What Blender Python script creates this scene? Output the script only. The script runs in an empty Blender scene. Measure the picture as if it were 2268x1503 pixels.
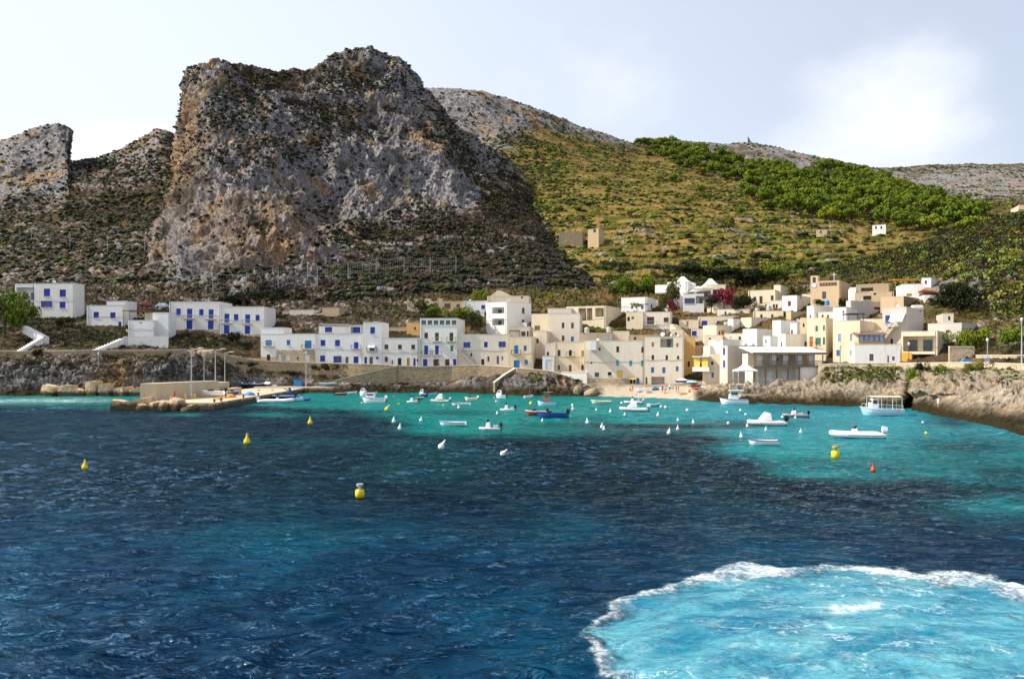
import bpy, math, random
import numpy as np
from mathutils import Vector, Matrix
random.seed(7); np.random.seed(7)
sc = bpy.context.scene; COL = sc.collection
F = 1764.0; CX = 1134.0; VH = 790.0; H = 8.0      # measured from the photo: focal length, horizon, eye height
# ---------------- camera
cam = bpy.data.cameras.new('camera'); co = bpy.data.objects.new('camera', cam); COL.objects.link(co)
cam.sensor_width = 36.0; cam.lens = 36.0*F/2268.0; cam.shift_y = (VH-751.5)/2268.0
co.location = (0, 0, H); co.rotation_euler = (math.pi/2, 0, 0)
cam.clip_start = 0.5; cam.clip_end = 6000; sc.camera = co
# ---------------- exposure
sc.view_settings.view_transform = 'Standard'; sc.view_settings.look = 'None'
sc.view_settings.exposure = 0.55; sc.view_settings.gamma = 1.0
# ---------------- sun and sky
SUN_EL = math.radians(43); SUN_AZ = math.radians(-92)      # azimuth from +Y, clockwise: the sun stands to the left
sd = Vector((math.sin(SUN_AZ)*math.cos(SUN_EL), math.cos(SUN_AZ)*math.cos(SUN_EL), math.sin(SUN_EL)))
sl = bpy.data.lights.new('sun', 'SUN'); so = bpy.data.objects.new('sun', sl); COL.objects.link(so)
sl.energy = 5.0; sl.angle = math.radians(0.5); sl.color = (1.0, 0.93, 0.80)
so.rotation_euler = sd.to_track_quat('Z', 'Y').to_euler(); so.location = (-200, 0, 300)
w = bpy.data.worlds.new('World'); sc.world = w; w.use_nodes = True
nt = w.node_tree; nt.nodes.clear(); N = nt.nodes.new; LK = nt.links.new
out = N('ShaderNodeOutputWorld'); bg = N('ShaderNodeBackground'); bg.inputs[1].default_value = 0.084
sky = N('ShaderNodeTexSky'); sky.sky_type = 'NISHITA'; sky.sun_disc = False
sky.sun_elevation = SUN_EL; sky.sun_rotation = SUN_AZ; sky.dust_density = 2.0; sky.air_density = 1.0; sky.ozone_density = 1.0
tc = N('ShaderNodeTexCoord')
def wmath(op, a, b=None, c=None):
    n = N('ShaderNodeMath'); n.operation = op
    for i, x in enumerate((a, b, c)):
        if x is None: continue
        if isinstance(x, (int, float)): n.inputs[i].default_value = x
        else: LK(x, n.inputs[i])
    return n.outputs[0]
def wmix(f, a, b):
    n = N('ShaderNodeMix'); n.data_type = 'RGBA'
    LK(f, n.inputs[0])
    for i, x in ((6, a), (7, b)):
        if isinstance(x, tuple): n.inputs[i].default_value = (*x, 1)
        else: LK(x, n.inputs[i])
    return n.outputs[2]
sep = N('ShaderNodeSeparateXYZ'); LK(tc.outputs['Generated'], sep.inputs[0])
dx, dy, dz = sep.outputs
def bump_at(x0, z0, sx, sz):          # a soft cloud bank round one direction of the sky
    y = wmath('MAXIMUM', dy, 0.05)
    a = wmath('DIVIDE', wmath('SUBTRACT', wmath('DIVIDE', dx, y), x0), sx)
    b = wmath('DIVIDE', wmath('SUBTRACT', wmath('DIVIDE', dz, y), z0), sz)
    r = wmath('ADD', wmath('MULTIPLY', a, a), wmath('MULTIPLY', b, b))
    return wmath('POWER', 2.718, wmath('MULTIPLY', r, -1.0))
nz = N('ShaderNodeTexNoise'); nz.inputs['Scale'].default_value = 4.2; nz.inputs['Detail'].default_value = 9; nz.inputs['Roughness'].default_value = 0.55
mp = N('ShaderNodeMapping'); mp.inputs['Scale'].default_value = (1, 1, 1.5); mp.inputs['Location'].default_value = (2.3, 0.6, 1.7)
LK(tc.outputs['Generated'], mp.inputs[0]); LK(mp.outputs[0], nz.inputs['Vector'])
banks = wmath('ADD', wmath('MULTIPLY', bump_at(0.50, 0.33, 0.15, 0.12), 0.42), wmath('MULTIPLY', bump_at(0.13, 0.34, 0.10, 0.07), 0.26))
banks = wmath('ADD', banks, wmath('MULTIPLY', bump_at(-0.49, 0.265, 0.13, 0.045), 0.5))
banks = wmath('ADD', banks, wmath('MULTIPLY', bump_at(0.46, 0.26, 0.30, 0.07), 0.18))
cl = wmath('ADD', wmath('MULTIPLY', wmath('SUBTRACT', nz.outputs[0], 0.5), 1.5), banks)
mr = N('ShaderNodeMapRange'); mr.interpolation_type = 'SMOOTHSTEP'; LK(cl, mr.inputs[0])
mr.inputs[1].default_value = 0.10; mr.inputs[2].default_value = 0.85
# milky haze towards the sun
dot = wmath('ADD', wmath('MULTIPLY', dx, -0.8), wmath('MULTIPLY', dz, -0.45))
hz = N('ShaderNodeMapRange'); LK(dot, hz.inputs[0]); hz.inputs[1].default_value = -0.75; hz.inputs[2].default_value = 0.35
hz.inputs[3].default_value = 0.50; hz.inputs[4].default_value = 0.93; hz.interpolation_type = 'SMOOTHSTEP'
c1 = wmix(hz.outputs[0], sky.outputs[0], (8.0, 8.7, 10.0))
c2 = wmix(wmath('MULTIPLY', mr.outputs[0], 0.85), c1, (9.2, 9.4, 9.8))
LK(c2, bg.inputs[0]); LK(bg.outputs[0], out.inputs[0])

# ---------------- materials
MATS = {}
class NT:
    def __init__(s, name, rough=0.8, spec=0.3):
        s.m = bpy.data.materials.new(name); s.m.use_nodes = True; s.t = s.m.node_tree
        s.b = s.t.nodes['Principled BSDF']; s.b.inputs['Roughness'].default_value = rough
        s.b.inputs['Specular IOR Level'].default_value = spec
        s.geo = s.n('ShaderNodeNewGeometry'); s.pos = s.geo.outputs['Position']
    def n(s, t): return s.t.nodes.new(t)
    def k(s, a, b): s.t.links.new(a, b)
    def noise(s, scale, detail=6, rough=0.6, vec=None, stretch=None, dist=0):
        n = s.n('ShaderNodeTexNoise'); n.inputs['Scale'].default_value = scale; n.inputs['Detail'].default_value = detail
        n.inputs['Roughness'].default_value = rough; n.inputs['Distortion'].default_value = dist
        v = vec or s.pos
        if stretch:
            m = s.n('ShaderNodeMapping'); m.inputs['Scale'].default_value = stretch; s.k(v, m.inputs[0]); v = m.outputs[0]
        s.k(v, n.inputs['Vector']); return n.outputs[0]
    def voro(s, scale, feat='F1', stretch=None, rnd=1.0):
        n = s.n('ShaderNodeTexVoronoi'); n.feature = feat; n.inputs['Scale'].default_value = scale
        v = s.pos
        if stretch:
            m = s.n('ShaderNodeMapping'); m.inputs['Scale'].default_value = stretch; s.k(v, m.inputs[0]); v = m.outputs[0]
        s.k(v, n.inputs['Vector']); return n.outputs
    def rng(s, x, a, b, c=0.0, d=1.0, smooth=True):
        n = s.n('ShaderNodeMapRange')
        if smooth: n.interpolation_type = 'SMOOTHSTEP'
        s.k(x, n.inputs[0])
        for i, v in enumerate((a, b, c, d)): n.inputs[i+1].default_value = v
        return n.outputs[0]
    def math(s, op, a, b=None):
        n = s.n('ShaderNodeMath'); n.operation = op
        for i, x in enumerate((a, b)):
            if x is None: continue
            if isinstance(x, (int, float)): n.inputs[i].default_value = x
            else: s.k(x, n.inputs[i])
        return n.outputs[0]
    def mix(s, f, a, b, blend='MIX'):
        n = s.n('ShaderNodeMix'); n.data_type = 'RGBA'; n.blend_type = blend
        if isinstance(f, (int, float)): n.inputs[0].default_value = f
        else: s.k(f, n.inputs[0])
        for i, x in ((6, a), (7, b)):
            if isinstance(x, tuple): n.inputs[i].default_value = (*x, 1)
            else: s.k(x, n.inputs[i])
        return n.outputs[2]
    def attr(s, name):
        n = s.n('ShaderNodeAttribute'); n.attribute_name = name; return n.outputs['Fac']
    def bump(s, h, strength=0.5, dist=0.1, prev=None):
        n = s.n('ShaderNodeBump'); n.inputs['Strength'].default_value = strength; n.inputs['Distance'].default_value = dist
        s.k(h, n.inputs['Height'])
        if prev: s.k(prev, n.inputs['Normal'])
        s.k(n.outputs[0], s.b.inputs['Normal']); return n.outputs[0]
    def col(s, c):
        if isinstance(c, tuple): s.b.inputs['Base Color'].default_value = (*c, 1)
        else: s.k(c, s.b.inputs['Base Color'])
        return s.m
def plain(name, c, rough=0.6, var=0.15, spec=0.4, metal=0.0):
    if name in MATS: return MATS[name]
    t = NT(name, rough, spec); t.b.inputs['Metallic'].default_value = metal
    n = t.noise(1.7, 5, 0.6)
    m = t.col(t.mix(t.rng(n, 0.3, 0.7), tuple(x*(1-var) for x in c), tuple(min(1, x*(1+var)) for x in c)))
    MATS[name] = m; return m
def plaster(name, c, stain=(0.36, 0.27, 0.17), amt=0.5, patch=(0.55, 0.5, 0.42), tide=None):
    if name in MATS: return MATS[name]
    t = NT(name, 0.9, 0.15)
    a = t.rng(t.noise(0.35, 6, 0.65), 0.42, 0.72)
    streak = t.rng(t.noise(1.0, 6, 0.7, stretch=(1.5, 1.5, 0.16)), 0.47, 0.78)
    fine = t.noise(4.0, 5, 0.7)
    base = t.mix(t.math('MULTIPLY', a, 0.8*amt), c, patch)
    base = t.mix(t.math('MULTIPLY', streak, amt), base, stain)
    pat = t.rng(t.noise(0.22, 4, 0.6, stretch=(1, 1, 1.6)), 0.60, 0.66)
    base = t.mix(t.math('MULTIPLY', pat, 0.5*amt), base, tuple(min(1, x*y*1.25) for x, y in zip(c, (0.85, 0.72, 0.5))))
    base = t.mix(t.rng(fine, 0.3, 0.7, 0.0, 0.22), base, tuple(x*0.7 for x in c))
    if tide:         # weed and wet grime below a height above the sea
        sp = t.n('ShaderNodeSeparateXYZ'); t.k(t.pos, sp.inputs[0]); tn = t.noise(1.3, 5, .7)
        td = t.rng(t.math('ADD', sp.outputs[2], t.math('MULTIPLY', t.math('SUBTRACT', tn, 0.5), 1.5)), tide*.6, tide*1.3, 1, 0)
        base = t.mix(t.math('MULTIPLY', td, .9), base, (0.045, 0.032, 0.016))
    t.bump(fine, 0.35, 0.05)
    MATS[name] = t.col(base); return MATS[name]
def stonewall(name, c1, c2, c3, scale=2.2):
    if name in MATS: return MATS[name]
    t = NT(name, 0.95, 0.1)
    v = t.voro(scale, 'F1', (1, 1, 1.7)); e = t.voro(scale, 'DISTANCE_TO_EDGE', (1, 1, 1.7))
    sx = t.n('ShaderNodeSeparateColor'); t.k(v['Color'], sx.inputs[0])
    base = t.mix(sx.outputs[0], c1, c2)
    base = t.mix(t.rng(t.noise(0.4, 5, 0.6), 0.45, 0.7), base, c3)
    edge = t.rng(e['Distance'], 0.0, 0.09)
    base = t.mix(edge, tuple(x*0.45 for x in c2), base)
    t.bump(edge, 0.8, 0.08)
    MATS[name] = t.col(base); return MATS[name]

W_white = plaster('white_plaster', (0.80, 0.785, 0.75), amt=0.30, patch=(0.64, 0.60, 0.54))
W_cool = plaster('chalk_plaster', (0.76, 0.73, 0.69), stain=(0.52, 0.42, 0.30), amt=0.38, patch=(0.68, 0.60, 0.50))
W_cream = plaster('cream_plaster', (0.73, 0.62, 0.46), amt=0.42, patch=(0.66, 0.51, 0.33))
W_pale = plaster('pale_plaster', (0.74, 0.67, 0.56), stain=(0.50, 0.36, 0.22), amt=0.45, patch=(0.68, 0.54, 0.37))
W_tan = plaster('tan_plaster', (0.55, 0.41, 0.26), amt=0.5, patch=(0.5, 0.37, 0.24))
W_ochre = plaster('ochre_plaster', (0.60, 0.36, 0.13), amt=0.6, patch=(0.66, 0.47, 0.25))
W_brown = plaster('brown_plaster', (0.36, 0.27, 0.18), amt=0.5, patch=(0.28, 0.21, 0.15))
W_grey = plaster('grey_plaster', (0.56, 0.50, 0.44), amt=0.35, patch=(0.5, 0.43, 0.36))
W_stone = stonewall('rubble_stone', (0.36, 0.27, 0.18), (0.27, 0.21, 0.15), (0.42, 0.31, 0.19), 2.6)
W_stonel = stonewall('light_stone', (0.62, 0.50, 0.36), (0.52, 0.42, 0.30), (0.66, 0.52, 0.34), 2.0)
W_cap = plaster('coping_stone', (0.68, 0.60, 0.48), amt=0.4)
W_conc = plaster('pier_concrete', (0.58, 0.47, 0.33), amt=0.6, patch=(0.45, 0.36, 0.25), tide=.75)
W_orange = plaster('orange_plaster', (0.70, 0.33, 0.04), amt=0.3, patch=(0.7, 0.4, 0.1))
PC = dict(blue=(0.015, 0.055, 0.36), lblue=(0.03, 0.20, 0.48), cyan=(0.04, 0.42, 0.52), brown=(0.10, 0.055, 0.035), red=(0.18, 0.04, 0.03),
    green=(0.06, 0.22, 0.17), tan=(0.42, 0.28, 0.12), grey=(0.16, 0.17, 0.17), dark=(0.018, 0.018, 0.02), white=(0.72, 0.73, 0.74),
    orange=(0.62, 0.22, 0.02), yellow=(0.75, 0.50, 0.10), pblue=(0.30, 0.40, 0.62), wood=(0.22, 0.11, 0.05))
PAINT = {k: plain('paint_'+k, v, 0.55, 0.12) for k, v in PC.items()}
GLASS = plain('window_glass', (0.03, 0.045, 0.055), 0.12, 0.2, 0.8)
METAL = plain('dark_iron', (0.05, 0.05, 0.05), 0.5); GALV = plain('galvanised_steel', (0.42, 0.43, 0.42), 0.45, 0.1, 0.5, 0.3)
SLAB = plain('roof_slab', (0.5, 0.45, 0.38), 0.9, 0.2)

# ---------------- object helpers
ORG = {}
def tag(o, label=None, cat=None, group=None, kind=None):
    if label: o['label'] = label
    if cat: o['category'] = cat
    if group: o['group'] = group
    if kind: o['kind'] = kind
    return o
def empty(name, loc, label, cat, group=None, rz=0):
    o = bpy.data.objects.new(name, None); COL.objects.link(o); o.location = loc; o.rotation_euler = (0, 0, rz)
    o.empty_display_size = 0.3; ORG[o.name] = Vector(loc)
    return tag(o, label, cat, group)
class MB:
    def __init__(s): s.v = []; s.f = []; s.mi = []; s.cur = 0
    def add(s, vs, fs, m=None):
        n = len(s.v); s.v += [tuple(x) for x in vs]; s.f += [tuple(i+n for i in f) for f in fs]
        s.mi += [s.cur if m is None else m]*len(fs)
    def obox(s, o, ax, ay, az, m=None):        # box from a corner and three edge vectors
        o, ax, ay, az = map(Vector, (o, ax, ay, az))
        p = [o, o+ax, o+ax+ay, o+ay, o+az, o+ax+az, o+ax+ay+az, o+ay+az]
        s.add(p, [(0,3,2,1), (4,5,6,7), (0,1,5,4), (1,2,6,5), (2,3,7,6), (3,0,4,7)], m)
    def box(s, x0, x1, y0, y1, z0, z1, m=None): s.obox((x0, y0, z0), (x1-x0, 0, 0), (0, y1-y0, 0), (0, 0, z1-z0), m)
    def quad(s, a, b, c, d, m=None): s.add([a, b, c, d], [(0, 1, 2, 3)], m)
    def tube(s, a, b, r0, r1=None, n=6, m=None, cap=True):
        a, b = Vector(a), Vector(b); r1 = r0 if r1 is None else r1
        d = (b-a).normalized(); t = Vector((0, 0, 1)) if abs(d.z) < .9 else Vector((1, 0, 0))
        e = d.cross(t).normalized(); g = d.cross(e); vs = []
        for p, r in ((a, r0), (b, r1)):
            for i in range(n):
                q = 2*math.pi*i/n; vs.append(p+e*math.cos(q)*r+g*math.sin(q)*r)
        fs = [(i, (i+1) % n, n+(i+1) % n, n+i) for i in range(n)]
        if cap: fs += [tuple(range(n))[::-1], tuple(range(n, 2*n))]
        s.add(vs, fs, m)
    def path(s, pts, r, n=6, m=None):
        for a, b in zip(pts[:-1], pts[1:]): s.tube(a, b, r, r, n, m)
    def lathe(s, prof, c=(0, 0, 0), n=10, m=None, tilt=None):
        vs = []
        for r, z in prof:
            for i in range(n):
                q = 2*math.pi*i/n; p = Vector((r*math.cos(q), r*math.sin(q), z))
                if tilt: p = tilt @ p
                vs.append(p+Vector(c))
        fs = [(j*n+i, j*n+(i+1) % n, (j+1)*n+(i+1) % n, (j+1)*n+i) for j in range(len(prof)-1) for i in range(n)]
        s.add(vs, fs, m)
    def loft(s, rings, m=None, caps=True, closed=True):
        n = len(rings[0]); vs = [p for r in rings for p in r]; fs = []
        for j in range(len(rings)-1):
            for i in range(n if closed else n-1): fs.append((j*n+i, j*n+(i+1) % n, (j+1)*n+(i+1) % n, (j+1)*n+i))
        if caps: fs += [tuple(range(n))[::-1], tuple(range((len(rings)-1)*n, len(rings)*n))]
        s.add(vs, fs, m)
    def build(s, name, mats, parent=None, local=False, smooth=False, fix=False):
        if not isinstance(mats, (list, tuple)): mats = [mats]
        me = bpy.data.meshes.new(name)
        org = Vector((0, 0, 0))
        if parent is not None and not local: org = ORG[parent.name]
        elif parent is None and not local and s.v:      # a thing of one mesh: its origin at its base
            a = np.array(s.v); org = Vector(((a[:, 0].min()+a[:, 0].max())/2, (a[:, 1].min()+a[:, 1].max())/2, a[:, 2].min()))
        me.from_pydata([tuple(Vector(v)-org) for v in s.v], [], s.f)
        for m in mats: me.materials.append(m)
        me.polygons.foreach_set('material_index', s.mi)
        if smooth: me.polygons.foreach_set('use_smooth', [True]*len(s.f))
        me.update()
        o = bpy.data.objects.new(name, me); COL.objects.link(o)
        if parent is not None: o.parent = parent; ORG[o.name] = ORG.get(parent.name, Vector())
        else: o.location = org; ORG[o.name] = org
        return o
def copy_tree(o, parent=None):
    c = o.copy(); COL.objects.link(c)
    if parent is not None: c.parent = parent
    for ch in KIDS.get(o.name, [k for k in o.children]): copy_tree(ch, c)
    return c
KIDS = {}
def pt(u, v, Y): return Vector(((u-CX)/F*Y, Y, H+(VH-v)/F*Y))
def yw(v): return H*F/(v-VH)             # distance of a point of the water surface

# ---------------- noise
_perm = np.random.permutation(256); _perm = np.concatenate([_perm, _perm]); _g = np.random.randn(256, 3); _g /= np.linalg.norm(_g, axis=1)[:, None]
def perlin(p):
    i = np.floor(p).astype(int); f = p-i; u = f*f*f*(f*(f*6-15)+10); i &= 255; r = 0
    for dx_ in (0, 1):
        for dy_ in (0, 1):
            for dz_ in (0, 1):
                h = _perm[_perm[_perm[(i[:, 0]+dx_) & 255]+((i[:, 1]+dy_) & 255)]+((i[:, 2]+dz_) & 255)]
                g = _g[h]; d = g[:, 0]*(f[:, 0]-dx_)+g[:, 1]*(f[:, 1]-dy_)+g[:, 2]*(f[:, 2]-dz_)
                wt = (u[:, 0] if dx_ else 1-u[:, 0])*(u[:, 1] if dy_ else 1-u[:, 1])*(u[:, 2] if dz_ else 1-u[:, 2])
                r = r+wt*d
    return r
def fbm(p, octs=4, gain=0.5, ridge=False):
    r = np.zeros(len(p)); a = 1.0; s = 1.0; t = 0
    for o in range(octs):
        n = perlin(p*s+o*17.3)
        if ridge: n = 1-2*np.abs(n)*1.6-0.25
        r += a*n; t += a; a *= gain; s *= 2.03
    return r/t
def sstep(x, a, b): t = np.clip((x-a)/(b-a), 0, 1); return t*t*(3-2*t)
def grid_mesh(name, P, attrs, mat, flip=False, smooth=True):
    R, C = P.shape[:2]; me = bpy.data.meshes.new(name)
    v = P.reshape(-1, 3); idx = np.arange(R*C).reshape(R, C)
    q = np.stack([idx[:-1, :-1], idx[:-1, 1:], idx[1:, 1:], idx[1:, :-1]], -1).reshape(-1, 4)
    if flip: q = q[:, ::-1]
    me.vertices.add(len(v)); me.vertices.foreach_set('co', v.astype(np.float32).ravel())
    me.loops.add(q.size); me.loops.foreach_set('vertex_index', q.astype(np.int32).ravel())
    me.polygons.add(len(q)); me.polygons.foreach_set('loop_start', np.arange(0, q.size, 4, dtype=np.int32))
    me.polygons.foreach_set('use_smooth', np.full(len(q), smooth))
    me.update(calc_edges=True)
    for k, a in attrs.items():
        at = me.attributes.new(k, 'FLOAT', 'POINT'); at.data.foreach_set('value', a.astype(np.float32).ravel())
    me.materials.append(mat)
    o = bpy.data.objects.new(name, me); COL.objects.link(o); return o
def resample(net, rows, cols, cubic=(True, True)):
    """net[i_col][j_row] = tuple of numbers; returns an array rows x cols x k"""
    A = np.array(net, float).transpose(1, 0, 2)
    def interp(A, t, cub):
        n = len(A); i = np.clip(np.floor(t).astype(int), 0, n-2); f = (t-i)[:, None, None]
        p1, p2 = A[i], A[i+1]
        if not cub: return p1*(1-f)+p2*f
        p0, p3 = A[np.maximum(i-1, 0)], A[np.minimum(i+2, n-1)]
        m1, m2 = (p2-p0)/2*0.8, (p3-p1)/2*0.8
        return (2*f**3-3*f**2+1)*p1+(f**3-2*f**2+f)*m1+(-2*f**3+3*f**2)*p2+(f**3-f**2)*m2
    A = interp(A, rows, cubic[0]); A = interp(A.transpose(1, 0, 2), cols, cubic[1]).transpose(1, 0, 2); return A
def params(weights, total):
    wts = np.array(weights, float); c = np.concatenate([[0], np.cumsum(wts)]); c /= c[-1]
    return np.interp(np.linspace(0, 1, total), c, np.arange(len(c)))
# ================= THE LAND =================
def land_material():
    t = NT('hillside', 0.95, 0.08)
    rock = t.attr('rock'); dry = t.attr('dry'); sand = t.attr('sand'); warm = t.attr('warm')
    n1 = t.noise(0.035, 6, 0.62); n2 = t.noise(0.16, 8, 0.7); n3 = t.noise(0.9, 6, 0.7); n4 = t.noise(0.012, 4, 0.6)
    ve = t.voro(0.35, 'DISTANCE_TO_EDGE', (1, 1, 0.6))
    # limestone: grey white with ochre stains and dark joints
    lime = t.mix(t.rng(n3, 0.35, 0.7), (0.10, 0.093, 0.095), (0.50, 0.47, 0.465))
    och = t.mix(t.rng(n3, 0.3, 0.7), (0.20, 0.11, 0.045), (0.50, 0.31, 0.15))
    st = t.rng(t.noise(0.05, 6, 0.65, stretch=(1, 1, 0.45)), 0.50, 0.64)
    st = t.math('MAXIMUM', t.math('MULTIPLY', st, 0.85), t.math('MULTIPLY', warm, t.rng(n2, .35, .6, .25, 1.15)))
    base = t.mix(st, lime, och)
    pits = t.rng(t.noise(0.55, 7, 0.75, stretch=(1, 1, 0.7)), 0.50, 0.64)
    base = t.mix(t.math('MULTIPLY', pits, 0.85), base, (0.06, 0.05, 0.045))
    base = t.mix(t.math('MULTIPLY', t.rng(ve['Distance'], 0.0, 0.06, 1, 0), t.rng(n3, 0.45, 0.6)), base, (0.05, 0.045, 0.04))
    vg = t.rng(t.math('ADD', n1, t.math('MULTIPLY', n3, 0.5)), 0.78, 0.90)
    base = t.mix(t.math('MULTIPLY', vg, 0.8), base, (0.06, 0.05, 0.03))
    vs_ = t.rng(t.noise(0.30, 6, 0.7, stretch=(1, 1, 0.18)), 0.50, 0.62)
    base = t.mix(t.math('MULTIPLY', vs_, 0.6), base, (0.05, 0.043, 0.04))
    # scrub ground between the rocks
    soil = t.mix(t.rng(n2, 0.35, 0.65), (0.030, 0.021, 0.016), (0.095, 0.062, 0.040))
    soil = t.mix(t.rng(n3, 0.45, 0.7), soil, (0.022, 0.024, 0.009))
    gold = t.mix(t.rng(n3, 0.3, 0.7), (0.16, 0.105, 0.022), (0.42, 0.26, 0.085))
    grn = t.mix(t.rng(n3, 0.3, 0.7), (0.04, 0.052, 0.006), (0.125, 0.125, 0.013))
    lush = t.mix(t.rng(t.noise(0.06, 6, 0.7, stretch=(1, 1, 4)), 0.42, 0.60), grn, gold)
    soil = t.mix(dry, soil, lush)
    # where the rock breaks through: the speckle
    d = t.math('ADD', t.math('MULTIPLY', t.math('SUBTRACT', n2, 0.5), 1.5), t.math('MULTIPLY', t.math('SUBTRACT', n3, 0.5), 1.0))
    f = t.rng(t.math('ADD', rock, t.math('MULTIPLY', d, 1.1)), 0.42, 0.60)
    c = t.mix(f, soil, base)
    sc_ = t.mix(t.rng(n3, 0.3, 0.7), (0.50, 0.41, 0.29), (0.66, 0.56, 0.42))
    sc_ = t.mix(t.math('MULTIPLY', t.math('MULTIPLY', pits, 0.75), t.rng(sand, .6, .9, 1, 0)), sc_, (0.12, 0.085, 0.05))
    c = t.mix(sand, c, sc_)
    wet = t.n('ShaderNodeSeparateXYZ'); t.k(t.pos, wet.inputs[0])     # weed and wet rock along the tide line
    wl = t.rng(t.math('ADD', wet.outputs[2], t.math('MULTIPLY', t.math('SUBTRACT', n2, 0.5), 4.0)), 0.6, 2.6)
    c = t.mix(t.math('MULTIPLY', t.math('SUBTRACT', 1.0, wl), t.rng(sand, .6, .9, 1, 0)), c, (0.035, 0.027, 0.012))
    b = t.bump(n2, 1.0, 2.0)
    b = t.bump(n3, 1.0, 0.5, b); t.bump(t.noise(3.2, 5, 0.75), 1.0, 0.16, b)
    return t.col(c)
LAND = land_material()
# ---- shore and village ground.  (u, v waterline, A rock top, P wall foot, R promenade edge, M, T) with (v, distance) pairs, sand
G = [
(-1400, 880, (850,140), (815,150), (790,155), (700,190), (600,240), 0),
(-500, 877, (840,162), (797,170), (782,175), (715,215), (640,275), 0),
(0, 875, (835,171), (795,177), (782,180), (712,215), (640,275), 0),
(200, 874, (828,171), (792,177), (780,180), (712,215), (640,275), 0),
(330, 873, (825,173), (792,179), (781,182), (722,212), (640,275), 0),
(420, 872, (815,176), (785,181), (779,184), (735,206), (640,275), 0),
(480, 871, (845,176), (800,183), (787,186), (742,206), (640,275), 0),
(545, 869, (862,184.5), (818,187), (797,189), (745,206), (650,275), 0),
(620, 868.5, (862,185.2), (826,187.4), (808,189), (716,214), (650,275), 0),
(700, 868.5, (862,185.2), (832,187.4), (812,189), (716,214), (650,275), 0),
(770, 869, (853,181), (845,184.5), (816,188), (716,214), (650,275), 0),
(860, 868, (857,183), (850,184.5), (820,188), (716,214), (660,270), 0),
(1000, 869, (850,182), (846,184.2), (818,188), (716,214), (660,270), 0),
(1080, 871, (846,178), (838,182), (818,187), (716,214), (650,275), 0),
(1170, 875.5, (846,170), (834,176), (822,184), (714,214), (650,275), 0),
(1250, 876, (848,169), (842,174), (832,181), (714,214), (650,275), 0),
(1292, 876, (862,168), (856,174), (852,176), (712,214), (650,275), 0.3),
(1340, 877, (868,167), (858,173), (850,175), (712,214), (645,275), 0.9),
(1440, 879, (869,165), (858,172), (852,175), (704,214), (640,275), 1),
(1520, 883, (870,160), (858,168), (850,173), (702,214), (640,275), 1),
(1560, 887, (866,152), (857,162), (850,168), (702,214), (640,275), 0.5),
(1620, 890, (868,147), (860,152), (854,158), (700,208), (640,270), 0),
(1700, 893, (866,144), (861,147), (853,152), (698,204), (630,262), 0),
(1790, 895, (858,141), (852,145), (835,150), (694,200), (625,255), 0),
(1830, 896, (840,140), (822,144), (813,147), (692,194), (620,250), 0),
(1900, 898, (846,136), (826,141), (813,144), (690,186), (620,240), 0),
(1980, 902, (846,131), (826,137), (813,141), (688,178), (615,230), 0),
(1999, 903, (846,129), (826,135), (813,140), (687,176), (612,228), 0),
(2002, 894, (842,136.5), (826,138), (813,140), (686,176), (611,227), 0),
(2011, 895, (842,135.5), (826,137), (813,139), (686,175), (611,226), 0),
(2014, 906, (852,124), (826,133), (813,138), (685,174), (610,225), 0),
(2060, 916, (856,120), (828,129), (813,134), (682,170), (605,220), 0),
(2130, 929, (862,113), (832,124), (813,129), (690,164), (600,212), 0),
(2200, 944, (868,106), (838,118), (814,124), (700,158), (600,205), 0),
(2268, 961, (885,97), (856,110), (818,119), (710,152), (600,200), 0),
(2500, 1010, (930,80), (880,92), (825,100), (720,130), (600,180), 0),
(3600, 1200, (1040,50), (960,60), (880,66), (760,90), (620,130), 0)]
def gcol(g):
    u, vw, A, P_, R_, M, T, s = g; Y = yw(vw)
    vR, YR = R_; zR = H+(VH-vR)/F*YR; Yb = YR+5.5; vb = VH+(H-zR-0.25)/Yb*F
    zu = -3.0; Yu = Y-5; rk = 0 if s > .5 else 1
    qa = 0.25 if 500 < u < 760 else (0.4 if 760 <= u < 1060 else 1.0); W = []
    W.append((u, VH+(H-zu)*F/Yu, Yu, 1, 0.3, 0, s, 0.3))
    wm = 0.8 if u > 1540 else 0.12; lf = 0.25 if u < 560 else 0.0
    s2 = s; s = max(s, 0.47) if u > 1600 else s; k0 = 1-s2
    W.append((u, vw, Y, 1, 0.35*k0+0.02, 0, s, wm))
    W.append((u, A[0], A[1], 0.95-lf, 1.1*k0*qa+0.05, 0, s, wm))
    W.append((u, P_[0], P_[1], 0.45 if u < 1500 else 0.65, 0.5*k0*qa+.05, 0.2, s*0.9, 0.3))
    W.append((u, vR, YR, 0.2, 0.02, 0.2, 0.6, 0.3))
    W.append((u, vb, Yb, 0.2, 0.03, 0.3, 0.6, 0.3)); W.append((u, vb-3, Yb+0.8, 0.35, 0.3, 0.1, 0.0, 0.3))
    dg = 0.05 if u < 1000 else 0.45
    W.append((u, M[0], M[1], 0.35, 0.5, dg, 0, 0.2))
    W.append((u, T[0], T[1], 0.30 if u < 1000 else 0.05, 1.4, dg, 0, 0.1))
    W.append((u, T[0]+10, T[1]+40, 0.30, 1.4, 0.5, 0, 0.1))
    return W
GN = [gcol(g) for g in G]
def depth(u, v):                     # distance of the village ground seen at a point of the photo
    us = [g[0] for g in G]; i = max(0, min(len(us)-2, int(np.searchsorted(us, u))-1)); f = (u-us[i])/(us[i+1]-us[i])
    vs, ys = [], []
    for a, b in zip(GN[i][1:-1], GN[i+1][1:-1]):
        vs.append(a[1]*(1-f)+b[1]*f); ys.append(a[2]*(1-f)+b[2]*f)
    return float(np.interp(-v, [-x for x in vs], ys))
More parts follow.
